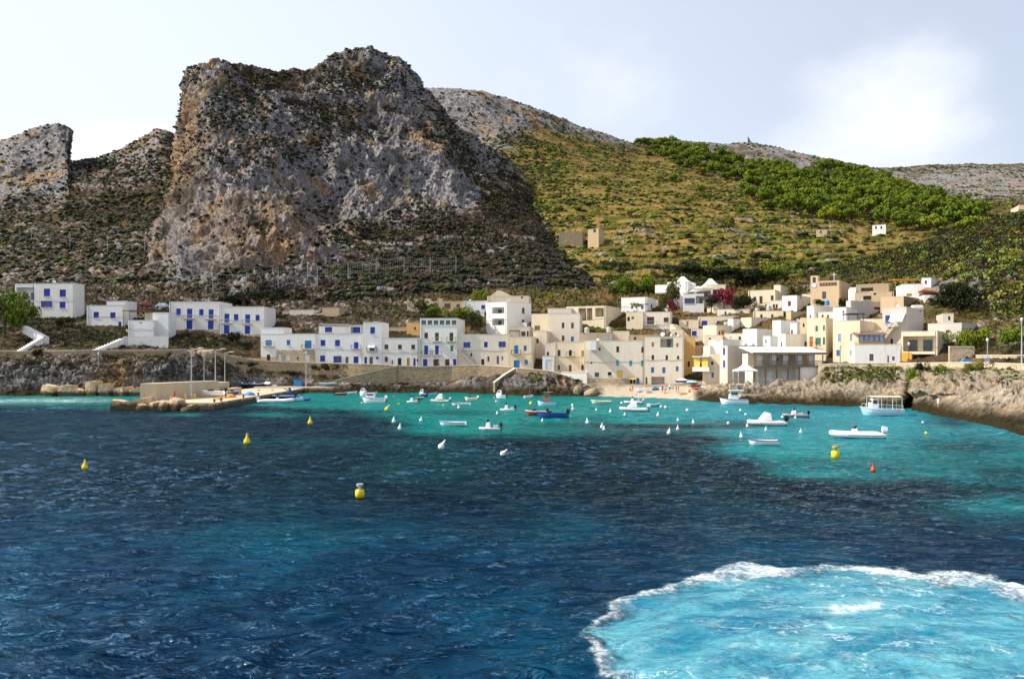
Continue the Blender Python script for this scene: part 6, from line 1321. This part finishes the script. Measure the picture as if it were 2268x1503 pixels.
dish('white dish on the leftmost tall house', HS['far'], .6, .3); dish('white dish on the curved cream house', HS['cur'], .4, .3, .5); dish('dish on the seafront house beside the garage', HS['sc'], .55, .2, .5, -.4); dish('dish on the low cream stone row end', HS['rowg'], .3, .2, .6); dish('dish on the right cream house with brown shutters', HS['rb'], .2, .2); dish('dish on the bright middle white house', HS['w3'], .4, .3, .5); dish('dish on the long pale grey house', HS['sq2'], .5, .3, .5); dish('dish on the big bright corner house', HS['bigw'], .4, .4, .4)
def antenna(label, h, a, b, H_=2.2):
    p = roof_spot(h, a, b); m = MB(); m.tube(p, p+Vector((0, 0, H_)), .025, n=4)
    for k in range(4): m.tube(p+Vector((-.4, 0, H_-.1-k*.12)), p+Vector((.4, .1, H_-.1-k*.12)), .012, n=3)
    o = m.build('antenna', METAL); tag(o, label, 'antenna', 'roof antennas')
antenna('antenna on the left of the two joined blue-door houses', HS['tw1'], .45, .3); antenna('antenna on the tall six-window house', HS['rowd'], .2, .5); antenna('antenna on the awning corner house', HS['awn'], .3, .6); antenna('antenna on the pale seafront house above the garage', HS['sc'], .8, .5); antenna('antenna on the white pyramid villa wing', HS['v1l'], .5, .5); antenna('antenna on the cream villa roof room', HS['villa3'], .5, .5); antenna('antenna on the row house with brown windows', HS['rowc'], .6, .4)
# cars on the road above
def car(label, u, v, Y, mat):
    p = pt(u, v, Y); r = empty('parked_car', p, label, 'car'); L, W = 4.1, 1.7; x, y, z = p; m = MB()
    m.loft([[(x+a*L/2, y-W/2*k, z+.3), (x+a*L/2, y-W/2*k, z+h), (x+a*L/2, y+W/2*k, z+h), (x+a*L/2, y+W/2*k, z+.3)] for a, k, h in ((-1, .9, .75), (-.85, 1, .9), (-.3, 1, .95), (.5, 1, .95), (.9, 1, .8), (1, .88, .65))])
    m.loft([[(x+a, y-W/2*k, z+h) for a, k, h in ((-1.6, .98, .92), (-1.15, .8, 1.45), (.55, .8, 1.47), (1.2, .98, .93))], [(x+a, y+W/2*k, z+h) for a, k, h in ((-1.6, .98, .92), (-1.15, .8, 1.45), (.55, .8, 1.47), (1.2, .98, .93))]], 0); m.build('body', mat, r)
    m = MB(); m.obox((x-1.2, y-W/2*.95, z+1.0), (2.0, 0, 0), (0, .02, 0), (0, .1, .36)); m.build('window', GLASS, r)
    for sx in (-1.25, 1.25): m = MB(); m.tube((x+sx, y-W/2-.02, z+.32), (x+sx, y-W/2+.2, z+.32), .32, n=14); m.build('wheel', BLK, r)
car('dark red car parked behind the terraces left of the joined houses',327,681,224,plain('car_red',(.14,.03,.03),.25)); car('pale blue car parked beside the dark red one',362,683,224,plain('car_blue',(.35,.45,.55),.25)); car('red car half hidden above the white row at the left hill',602,708,228,plain('car_wine',(.2,.02,.04),.25))
# rockfall net fence
def fence(label, posts, Yf, vt_off=0):
    P = [(pt(u, v1, Y), pt(u, v0, Y)) for u, v0, v1, Y in posts]; c = P[0][0]; r = empty('rockfall_fence', c, label, 'fence')
    for b, t in P: m = MB(); m.tube(b-Vector((0, 0, 1.5)), t, .11, n=5); m.build('post', GALV, r)
    m = MB()
    for (b0, t0), (b1, t1) in zip(P[:-1], P[1:]):
        for k in (0, .5): 
            q0, q1 = t0.lerp(b0, k), t1.lerp(b1, k); mid = q0.lerp(q1, .5)-Vector((0, 0, .5)); m.path([q0, mid, q1], .03, 3)
        for i in range(1, 12): a = t0.lerp(t1, i/12)-Vector((0, 0, .45*math.sin(i/12*math.pi))); e = b0.lerp(b1, i/12); m.tube(a, e, .014, n=3, cap=False)
    m.build('net', GALV, r)
def hill_Y(S, u, v):
    P = S['P'].reshape(-1, 3)
    if 'pu' not in S: S['pu'] = CX+F*P[:, 0]/P[:, 1]; S['pv'] = VH-F*(P[:, 2]-H)/P[:, 1]
    d = (S['pu']-u)**2+(S['pv']-v)**2; d = d+np.where(P[:, 1] > 0, 0, 1e9); return P[int(np.argmin(d))]
def fpost(S, l): return [(u, v0, v1, float(hill_Y(S, u, v1)[1])-1.0) for u, v0, v1 in l]
fence('grey net fence of tall posts across the foot of the mountain', fpost(S_mount, [(313,570,612),(392,588,640),(471,605,648),(546,608,648),(616,593,632),(681,582,622),(703,590,632),(771,580,620),(833,574,612),(895,570,606),(953,570,607),(1010,568,606)]), 0)
fence('short net fence of posts on the left slope above the big white house', fpost(S_left, [(70,502,530),(155,514,552),(238,520,560),(321,518,560)]), 0)
# flag mast on the ridge
p = hill_Y(S_right, 1656, 322); m = MB(); m.tube((p[0], p[1], p[2]-2), (p[0], p[1], p[2]+11), .35, .2); m.loft([[(p[0], p[1]-.2, p[2]+10.5), (p[0], p[1]+.2, p[2]+10.5)], [(p[0]+3, p[1]-.2, p[2]+5), (p[0]+3, p[1]+.2, p[2]+5)], [(p[0]+6, p[1]-.2, p[2]+1), (p[0]+6, p[1]+.2, p[2]+1)], [(p[0]+1, p[1]-.2, p[2]+1), (p[0]+1, p[1]+.2, p[2]+1)]][:3], caps=False, closed=False)
m.add([(p[0]+.3, p[1], p[2]+10.5), (p[0]+5.5, p[1]+.4, p[2]+1), (p[0]+.3, p[1], p[2]+1), (p[0]+.3, p[1]+.3, p[2]+10.5), (p[0]+5.5, p[1]+.7, p[2]+1), (p[0]+.3, p[1]+.3, p[2]+1)], [(0, 1, 2), (3, 5, 4), (0, 3, 4, 1), (1, 4, 5, 2), (2, 5, 3, 0)])
o = m.build('mast', PAINT['grey']); tag(o, 'tall triangular mast standing alone on the far ridge', 'mast')
# bollards on the pier
for i, (u, v, Y) in enumerate([(475,897,123.6),(494,895,126.5),(532,885,137),(560,882,145)]):
    x = -46.2; m = MB(); m.lathe([(.18, 0), (.14, .2), (.15, .35), (.27, .42), (.27, .5), (0, .55)], (x, Y, zq+.004), 10); o = m.build('bollard', plain('rust', (.16, .05, .025), .8)); tag(o, 'rusty iron bollard on the seaward edge of the pier', 'bollard', 'pier bollards')
for x, Y, l in [(-54.6, 133, 'yellow striped bollard by the tallest pier lamp'), (-53.6, 134.5, 'yellow bollard between the lamp and the white boat')]:
    m = MB(); m.lathe([(.22, 0), (.2, .3), (.2, .75), (.12, .85), (0, .86)], (x, Y, zq+.004), 10); o = m.build('bollard', PAINT['yellow']); tag(o, l, 'bollard')
# ================= PLANTS =================
def leaf_mat(name, c, var=.45):
    if name in MATS: return MATS[name]
    t = NT(name, .75, .15); n = t.noise(.8, 4, .7); n2 = t.noise(.13, 3, .6)
    a = t.mix(t.rng(n, .3, .7), tuple(x*(1-var) for x in c), tuple(x*(1+var) for x in c))
    a = t.mix(t.rng(n2, .4, .65), a, tuple(x*y for x, y in zip(c, (1.25, .95, .7))))
    t.b.inputs['Transmission Weight'].default_value = 0; MATS[name] = t.col(a); return MATS[name]
LF = dict(dark=leaf_mat('leaf_dark', (.014, .024, .007)), olive=leaf_mat('leaf_olive', (.050, .060, .012)), brown=leaf_mat('leaf_brown', (.040, .027, .018)), bright=leaf_mat('leaf_bright', (.11, .155, .012)),
    pine=leaf_mat('leaf_pine', (.095, .150, .012)), pine2=leaf_mat('leaf_pine_sunny', (.150, .205, .015)), gold=leaf_mat('leaf_dry', (.15, .115, .03)), cactus=leaf_mat('leaf_cactus', (.16, .20, .045)), mag=leaf_mat('flower_magenta', (.15, .025, .055)), grey=leaf_mat('leaf_agave', (.10, .15, .12)))
RS = np.random.RandomState(99)
def leaves(centers, radii, n, size, squash=.8):
    """n leaf sprays in the shells of the given lumps -> quads"""
    k = RS.randint(0, len(centers), n); d = RS.normal(size=(n, 3)); d /= np.linalg.norm(d, axis=1)[:, None]
    r = radii[k]*(0.55+0.5*RS.rand(n)**.6); p = centers[k]+d*r[:, None]*np.array([1, 1, squash])
    a = d+RS.normal(size=(n, 3))*.6; a /= np.linalg.norm(a, axis=1)[:, None]
    b = np.cross(a, RS.normal(size=(n, 3))); b /= np.linalg.norm(b, axis=1)[:, None]; c = np.cross(a, b)
    s = (size*(.6+.8*RS.rand(n)))[:, None]
    return np.stack([p-b*s-c*s*.6, p+b*s-c*s*.5, p+b*s*.8+c*s*.7, p-b*s*.7+c*s*.6], 1)
def quads_mesh(name, Q, mats, mi=None, tri=False):
    n, k = Q.shape[:2]; me = bpy.data.meshes.new(name); me.vertices.add(n*k); me.vertices.foreach_set('co', Q.astype(np.float32).ravel())
    me.loops.add(n*k); me.loops.foreach_set('vertex_index', np.arange(n*k, dtype=np.int32)); me.polygons.add(n); me.polygons.foreach_set('loop_start', np.arange(0, n*k, k, dtype=np.int32))
    if mi is not None: me.polygons.foreach_set('material_index', np.asarray(mi, dtype=np.int32))
    me.update(calc_edges=True)
    for m in (mats if isinstance(mats, list) else [mats]): me.materials.append(m)
    return me
BARK = plain('bark', (.09, .06, .04), .9, .3)
def crown_template(kind, seed, mat):
    rs = np.random.RandomState(seed)
    if kind == 'pine':   c = np.array([[rs.normal()*.42, rs.normal()*.42, .95+rs.rand()*.75] for _ in range(13)]); r = .28+.2*rs.rand(13); n, s, z = 1700, .075, .75
    elif kind == 'flat': c = np.array([[rs.normal()*.55, rs.normal()*.5, .95+rs.rand()*.22] for _ in range(14)]); r = .22+.16*rs.rand(14); n, s, z = 1500, .045, .5
    elif kind == 'bush': c = np.array([[rs.normal()*.5, rs.normal()*.5, .3+rs.rand()*.55] for _ in range(14)]); r = .28+.2*rs.rand(14); n, s, z = 1800, .055, .85
    else:                c = np.array([[rs.normal()*.42, rs.normal()*.42, .75+rs.rand()*1.0] for _ in range(16)]); r = .3+.2*rs.rand(16); n, s, z = 2600, .058, .9
    return quads_mesh('crown', leaves(c, r, n, s, z), mat), c
def trunk_mesh(c):
    m = MB(); f = Vector((0.03, 0.02, .5)); m.tube((0, 0, -.25), f, .085, .06, 7)
    for q in c[::2][:6]: m.tube(f, Vector(q)*.96, .045, .012, 5)
    me = bpy.data.meshes.new('trunk'); me.from_pydata([tuple(v) for v in m.v], [], m.f); me.materials.append(BARK); return me
TT = {}
def tree(name, label, p, r, h, kind='round', mat='olive', cat='tree', group=None, seed=None):
    seed = random.randint(0, 2) if seed is None else seed; k = (kind, mat, seed)
    if k not in TT: cm, c = crown_template(kind, hash_(kind)+seed*17, LF[mat]); TT[k] = (cm, trunk_mesh(c))
    e = empty(name, p, label, cat, group, random.random()*6.28); e.scale = (r, r, h/1.9 if kind != 'bush' else h/1.1)
    for nm, me in zip(('crown', 'trunk'), TT[k]): o = bpy.data.objects.new(nm, me); COL.objects.link(o); o.parent = e
    return e
def hash_(s): return sum(ord(c)*(i+3) for i, c in enumerate(s)) % 997
def treepx(name, label, u, vb, Y, rpx, hpx, kind='round', mat='olive', cat='tree', group=None, dz=0.0):
    p = pt(u, vb, Y); p.z -= dz; return tree(name, label, p, rpx*Y/F, hpx*Y/F*1.05, kind, mat, cat, group)
# the pine wood
poly = [(1415,325),(1470,318),(1510,330),(1560,345),(1640,362),(1700,374),(1790,398),(1850,372),(1905,385),(1960,402),(2030,432),(2100,452),(2180,485),(2150,520),(2050,525),(1990,505),(1930,492),(1850,500),(1780,480),(1705,470),(1665,448),(1640,405),(1560,392),(1480,358)]
cand = []
P = S_right['P'].reshape(-1, 3); pu = CX+F*P[:, 0]/P[:, 1]; pv = VH-F*(P[:, 2]-H)/P[:, 1]; ins = ptin(pu, pv, poly) > 0
idx = np.nonzero(ins)[0]; RS.shuffle(idx); acc = []
for i in idx:
    q = P[i]; sp = 8.5+3*RS.rand()
    if all((q[0]-a[0])**2+((q[1]-a[1])*.55)**2 > sp*sp for a in acc): acc.append(q)
acc = sorted(acc, key=lambda a: a[1])[:285]
for q in acc:
    s = random.uniform(.8, 1.25); tree('pine_tree', 'green pine of the dense wood on the right hillside', Vector(q)-Vector((0, 0, .8)), 6.0*s, 10.5*s*random.uniform(.8, 1.2), 'pine', random.choice(['pine', 'pine2', 'pine']), 'tree', 'pines of the wood on the hill')
lone = [(1306,415,9,18),(1332,410,8,15),(1278,467,7,12),(1460,402,9,16),(1491,405,12,20),(1553,428,10,18),(1527,452,10,16),(1560,440,9,14),(1396,482,10,17),(1615,502,11,20),(1404,394,7,10),(1350,425,9,14),(1505,390,8,12),(1340,400,6,10),(1880,512,9,14),(1440,345,8,12),(1640,470,9,13)]
for u, v, r, h in lone:
    q = hill_Y(S_right, u, v); tree('pine_tree', 'single sunlit pine scattered on the open golden slope', Vector(q)-Vector((0, 0, .5)), r*q[1]/F, h*q[1]/F, 'round', 'pine2', 'tree', 'scattered pines on the open slope')
T_ = treepx
T_('pine_tree','big bright green pine at the left edge beside the white wing',10,728,196,40,84,'bush','pine'); T_('pine_tree','smaller green pine in front of the white wing',58,722,200,20,44,'bush','pine')
T_('tree','large dark rounded tree at the right end of the village',2122,712,165,38,84,'round','dark'); T_('tree','dark tree merging with the large rounded one',2090,700,170,26,50,'round','dark')
T_('palm_like_tree' if False else 'tree','tall dark cactus tree before the pyramid villa',1487,692,214,14,62,'round','olive'); T_('tree','narrow green tree below the tall cactus tree',1470,698,210,10,40,'round','olive')
T_('flowering_tree','magenta and red bougainvillea tree beside the white villas',1603,688,213,22,48,'round','mag'); T_('flowering_bush','bright magenta bougainvillea below the villa glazing',1491,690,210,13,24,'bush','mag','bush'); T_('tree','dark tree right of the magenta tree',1640,700,211,24,42,'round','dark'); T_('tree','dark green tree under the second white villa',1575,690,214,16,34,'round','dark')
T_('umbrella_tree','flat-topped little umbrella tree on the white villa wing terrace',1410,690,214,17,26,'flat','bright'); T_('tree','bright green tree behind the gabled house',1062,668,228,20,26,'bush','bright'); 
for u, v, r, h, mt, lb in [(1385,672,30,56,'pine','tall green tree left of the white pyramid villa'),(1425,670,26,52,'pine','green tree between the tall one and the pyramid villa'),(1360,678,20,40,'olive','olive tree lowest of the group beside the villa'),(1215,692,26,36,'bright','bright green bush tree behind the cream seafront storeys'),(1258,690,26,34,'dark','dark bush tree right of the bright one'),
   (1700,636,36,50,'bright','pale bright tree on the slope over the cream villa'),(1660,646,34,46,'dark','dark tree on the slope over the magenta tree'),(1600,628,40,34,'dark','dark wide tree above the villas'),(1540,618,36,28,'dark','dark low tree behind the pyramid roof'),(1745,652,26,38,'olive','olive tree behind the palm')]:
    q = hill_Y(S_right, u, v-6); T_('tree', lb, u, v, min(q[1], 262), r, h, 'round', mt)
for u, v, Y, r, h, mt, lb in [(1025,712,212,24,30,'bright','bright green bush behind the wing of the tall house'),(1050,728,208,16,34,'olive','olive green tree between the tall house and the corner house'),(930,692,224,22,24,'olive','rounded bush below the crenellated wall'),(962,700,222,18,18,'bright','pale green bush below the cream hillside house'),
   (1375,742,200,10,12,'dark','dark planting on the stone terrace beside the second tank'),(1335,742,199,12,12,'bright','yellow green bush between the two water tanks'),(540,676,226,44,28,'dark','very dark wide bush above the joined white houses'),(1812,678,190,9,14,'dark','clipped green bush under the church window'),
   (1868,690,180,7,26,'dark','ivy clump beside the low tan roofs'),(2150,778,143,26,44,'bright','bright leafy tree over the garden wall'),(2182,772,148,24,40,'pine2','sunny tree second from the garden wall'),(2218,790,142,26,34,'olive','olive bush before the slim promenade lamp'),(2245,782,140,26,50,'bright','bright bush near the tall right pole'),
   (2042,838,131,14,30,'dark','dark leafy bush hanging over the rocks in front of the loggia house'),(2018,855,128,11,38,'bright','yellow green bush at the cleft top'),(2085,838,127,14,28,'bright','bright round bush below the right promenade wall'),(2150,828,123,12,20,'cactus','prickly pear clump beside the right steps'),(2165,822,122,12,20,'cactus','second prickly pear clump beside the right steps'),
   (728,826,184.5,20,20,'dark','dark ivy patch hanging on the promenade wall'),(750,822,185,13,14,'olive','green ivy patch on the promenade wall'),(1195,850,174,14,16,'bright','bright green bush on the dark shore rock'),(1178,840,175,10,14,'dark','dark bush behind the bright one on the shore rock'),(1235,846,174,12,14,'dark','dark bush on the rock right of the bright one'),(1270,852,173,14,11,'dark','dark bush below the low white wall'),
   (140,722,202,14,18,'dark','dark bush in front of the leftmost big house'),(82,790,177,8,16,'dark','dark bush on the left wall face'),(355,716,205,5,6,'bright','small bush planted on the white terrace'),(520,755,200,16,18,'dark','dark bush under the joined white houses'),(545,812,187,16,10,'dark','dark bush on the bank below the wall bend'),(640,832,184,14,10,'dark','dark bush on the wall left of the lamp'),(1925,815,140.5,8,9,'olive','small bush on the sunlit wall foot')]:
    if v > 800: Y = depth(u, v-2)-.3
    T_('bush', lb, u, v, Y, r*1.15, h*1.1, 'bush', mt, 'bush')
# palm
p = pt(1754, 690, 207); e = empty('palm_tree', p, 'palm tree with a round head behind the white cube house', 'palm tree'); hh = 60*207/F; m = MB(); m.tube(p-Vector((0, 0, 1)), p+Vector((0, 0, hh*.72)), .28, .22, 8); m.build('trunk', BARK, e); m = MB(); top = p+Vector((0, 0, hh*.72))
for i in range(46):
    a = RS.rand()*6.28; el = RS.uniform(-.5, 1.35); L_ = RS.uniform(2.0, 2.7); pts_ = []
    for j in range(6): s = j/5; pts_.append(top+Vector((math.cos(a)*math.cos(el)*L_*s, math.sin(a)*math.cos(el)*L_*s, math.sin(el)*L_*s-1.1*s*s)))
    sd_ = Vector((-math.sin(a), math.cos(a), 0))
    for j in range(5):
        w0 = .30*math.sin((j+.4)/5.6*math.pi)+.03; w1 = .30*math.sin((j+1.4)/5.6*math.pi)*(j < 4)+.02; dn = Vector((0, 0, -.14))
        m.quad(pts_[j], pts_[j+1], pts_[j+1]+sd_*w1+dn, pts_[j]+sd_*w0+dn); m.quad(pts_[j], pts_[j+1], pts_[j+1]-sd_*w1+dn, pts_[j]-sd_*w0+dn)
m.build('crown', LF['olive'], e)
# ---- scrub, stuff nobody could count
ico = np.array([(0, 0, -1), (.72, -.53, -.45), (-.28, -.85, -.45), (-.89, 0, -.45), (-.28, .85, -.45), (.72, .53, -.45), (.28, -.85, .45), (-.72, -.53, .45), (-.72, .53, .45), (.28, .85, .45), (.89, 0, .45), (0, 0, 1)])
icf = np.array([(0,1,2),(1,0,5),(0,2,3),(0,3,4),(0,4,5),(1,5,10),(2,1,6),(3,2,7),(4,3,8),(5,4,9),(1,10,6),(2,6,7),(3,7,8),(4,8,9),(5,9,10),(6,10,11),(7,6,11),(8,7,11),(9,8,11),(10,9,11)])
FOOT = []
for h in HS.values():
    C, a, b, L = h['C'], h['ax']['L'][0], h['ax']['R'][0], h['L']; FOOT.append((C.x, C.y, a.x, a.y, L['L'], b.x, b.y, L['R'], h['zt']))
def clear_of_houses(P, mg=1.0):
    ok = np.ones(len(P), bool)
    for (cx_, cy_, ax_, ay_, la, bx_, by_, lb, zt) in FOOT:
        rx, ry = P[:, 0]-cx_, P[:, 1]-cy_; s = rx*ax_+ry*ay_; t = rx*bx_+ry*by_
        ok &= ~((s > -mg) & (s < la+mg) & (t > -mg-1.5) & (t < lb+mg))
    return ok
def surf(S, n, wf):
    """n random points of a sheet, chosen by world area times the weight wf(S)"""
    P = S['P']; a = P[1:, :-1]-P[:-1, :-1]; b = P[:-1, 1:]-P[:-1, :-1]; area = np.linalg.norm(np.cross(a, b), axis=2)
    u = CX+F*P[:-1, :-1, 0]/P[:-1, :-1, 1]; v = VH-F*(P[:-1, :-1, 2]-H)/P[:-1, :-1, 1]
    dist = P[:-1, :-1, 1]; w = np.minimum(area, 60)*wf(u, v, P[:-1, :-1], S['rock'][:-1, :-1])*((u > -250) & (u < 2520)); w = w.ravel(); w = np.maximum(w, 0)/w.sum()
    i = RS.choice(len(w), n, p=w); r, s = RS.rand(n)[:, None], RS.rand(n)[:, None]
    return P[:-1, :-1].reshape(-1, 3)[i]+a.reshape(-1, 3)[i]*r+b.reshape(-1, 3)[i]*s, u.ravel()[i], v.ravel()[i]
def scrub(name, label, P, size, mi, mats, flat=.62, blobs=2):
    n = len(P); allT, allM = [], []
    for k in range(blobs):
        sz = size*(.7+.5*RS.rand(n))*(1 if k == 0 else .72); off = RS.normal(size=(n, 3))*size[:, None]*np.array([.55, .55, .12])*(k > 0)
        V = ico[None]*sz[:, None, None]*(.72+.56*RS.rand(n, 12, 1)); V[..., 2] *= flat; V += (P+off)[:, None]+np.array([0, 0, .15])*size[:, None, None]
        allT.append(V[:, icf].reshape(-1, 3, 3)); allM.append(np.repeat(mi, 20))
    me = quads_mesh(name, np.concatenate(allT), mats, np.concatenate(allM)); o = bpy.data.objects.new(name, me); COL.objects.link(o); tag(o, label, 'scrub', None, 'stuff')
def leafy(name, label, P, size, mi, mats, per=40, leaf=.16, flat=.8):
    n = len(P); d = RS.normal(size=(n, per, 3)); d /= np.linalg.norm(d, axis=2)[..., None]; d[..., 2] = np.abs(d[..., 2])*flat
    p = P[:, None]+d*size[:, None, None]*(.45+.6*RS.rand(n, per, 1)); a = d+RS.normal(size=(n, per, 3))*.6; b = np.cross(a, RS.normal(size=(n, per, 3))); b /= np.linalg.norm(b, axis=2)[..., None]; c = np.cross(a, b); c /= np.linalg.norm(c, axis=2)[..., None]
    s = leaf*(.6+.8*RS.rand(n, per, 1))*np.clip(size, .6, 2)[:, None, None]; Q = np.stack([p-b*s-c*s*.6, p+b*s-c*s*.5, p+b*s*.8+c*s*.7, p-b*s*.7+c*s*.6], 2).reshape(-1, 4, 3)
    me = quads_mesh(name, Q, mats, np.repeat(mi, per)); o = bpy.data.objects.new(name, me); COL.objects.link(o); tag(o, label, 'scrub', None, 'stuff')
ALLM = [LF[k] for k in ('dark', 'olive', 'brown', 'bright', 'gold', 'cactus', 'grey')]
# mountain: dark scrub, thick where there is no bare rock
P, u, v = surf(S_mount, 34000, lambda u, v, P, r: np.clip(1.25-r, .10, 1)*np.clip(.35+1.6*fbm(P.reshape(-1, 3)/30, 4).reshape(r.shape)*1.6+.4*(v > 600), .02, 2)*(v < 700))
low = sstep(v, 470, 640)*sstep(u, 680, 760)
sz = 0.55+1.15*RS.rand(len(P))**2+.35*low; r = RS.rand(len(P)); mi = np.where(r < .58, 0, np.where(r < .66, 1, 2)); sz *= .8
scrub('mountain_scrub', 'dark scrub dotted over the grey mountain', P, sz, mi, ALLM)
P, u, v = surf(S_left, 14000, lambda u, v, P, r: np.clip(1.15-r, .15, 1)*np.clip(.45+1.4*fbm(P.reshape(-1, 3)/30, 3).reshape(r.shape), .05, 2)*(v < 700))
r = RS.rand(len(P)); scrub('hill_scrub', 'dark and olive scrub on the left slopes', P, .5+1.1*RS.rand(len(P))**2, np.where(r < .55, 0, np.where(r < .70, 1, np.where(r < .985, 2, 3))), ALLM)
# right hill: rows of green shrubs along the terraces
def wr(u, v, P, r):
    z = P[..., 2]; ph = z/5.0; fr = ph-np.floor(ph); t = sstep(v, 430, 500); rowy = np.exp(-((fr-.35)/.22)**2)
    return np.clip(1.2-r, .2, 1)*((1-t)+t*(.12+1.5*rowy))*np.clip(.45+2.6*fbm(P.reshape(-1, 3)/34*np.array([1, 1, 3]), 4).reshape(r.shape), .04, 2)*(v < 690)*(1+1.2*(u < 1250))
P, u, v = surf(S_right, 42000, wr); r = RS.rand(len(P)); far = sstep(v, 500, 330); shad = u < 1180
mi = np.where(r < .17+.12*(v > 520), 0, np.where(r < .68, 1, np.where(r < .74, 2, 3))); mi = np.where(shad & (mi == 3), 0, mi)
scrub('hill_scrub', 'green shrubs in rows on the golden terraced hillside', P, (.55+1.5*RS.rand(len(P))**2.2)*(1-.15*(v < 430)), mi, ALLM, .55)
P, u, v = surf(S_near, 13000, lambda u, v, P, r: np.clip(1.1-r*1.1, .12, 1)*np.clip(.8+1.2*fbm(P.reshape(-1, 3)/14, 3).reshape(r.shape), .45, 2)); P = P[clear_of_houses(P)]; r = RS.rand(len(P)); cact = (P[:, 0] > 78) & (P[:, 1] < 215)
mi = np.where(r < .34, 0, np.where(r < .72, 1, np.where(r < .84, 2, np.where(r < .97, 3, 4)))); mi = np.where(cact & (RS.rand(len(P)) < .22), 5, mi); mi = np.where(cact & (r > .97), 6, mi)
leafy('slope_scrub', 'dense scrub and prickly pears on the near right slope', P, .7+1.2*RS.rand(len(P))**1.4, mi, ALLM, 34, .17)
P, u, v = surf(S_right, 1500, lambda u, v, P, r: ((v > 585) & (v < 700) & (u > 1150))*np.clip(.2+3*fbm(P.reshape(-1, 3)/22, 3).reshape(r.shape), 0, 2)*(1+1.5*(u > 1330)*(u < 1720))); P = P[clear_of_houses(P, 1.5)]
r = RS.rand(len(P)); leafy('tall_scrub', 'tall dark bushes massed on the slope behind the village', P, 1.1+1.5*RS.rand(len(P)), np.where(r < .5, 0, np.where(r < .8, 1, 3)), ALLM, 110, .13)
# village ground and banks
def wg(u, v, P, r):
    bank = ((u < 560) & (v > 785) & (v < 842))*1.8+((u < 560) & (v > 690) & (v < 772))*3.2+((u > 560) & (u < 1150) & (v > 690) & (v < 800))*.5+(v < 706)*1.0
    bank = bank+((u > 1815) & (u < 1990) & (v > 814) & (v < 846))*16.0+((u > 2030) & (v > 816) & (v < 850))*2.0+((u > 2105) & (v < 800))*1.6+((u > 1130) & (u < 1290) & (v > 832) & (v < 858))*1.2
    return bank*np.clip(.55+1.5*fbm(P.reshape(-1, 3)/9, 3).reshape(r.shape), .05, 2)*(P[..., 2] > 2.0)
P, u, v = surf(S_ground, 18000, wg); P = P[clear_of_houses(P, .9)]; u = CX+F*P[:, 0]/P[:, 1]; v = VH-F*(P[:, 2]-H)/P[:, 1]; r = RS.rand(len(P)); gr = (u > 1815) & (v > 800)
mi = np.where(r < .55, 0, np.where(r < .82, 1, np.where(r < .93, 2, 3))); mi = np.where(gr, np.where(r < .15, 0, np.where(r < .5, 1, np.where(r < .85, 3, 4))), mi)
leafy('garden_scrub', 'low scrub on the banks and between the houses', P, (.35+.75*RS.rand(len(P))**1.5)*np.where(gr, .6, 1), mi, ALLM, 30, .15)
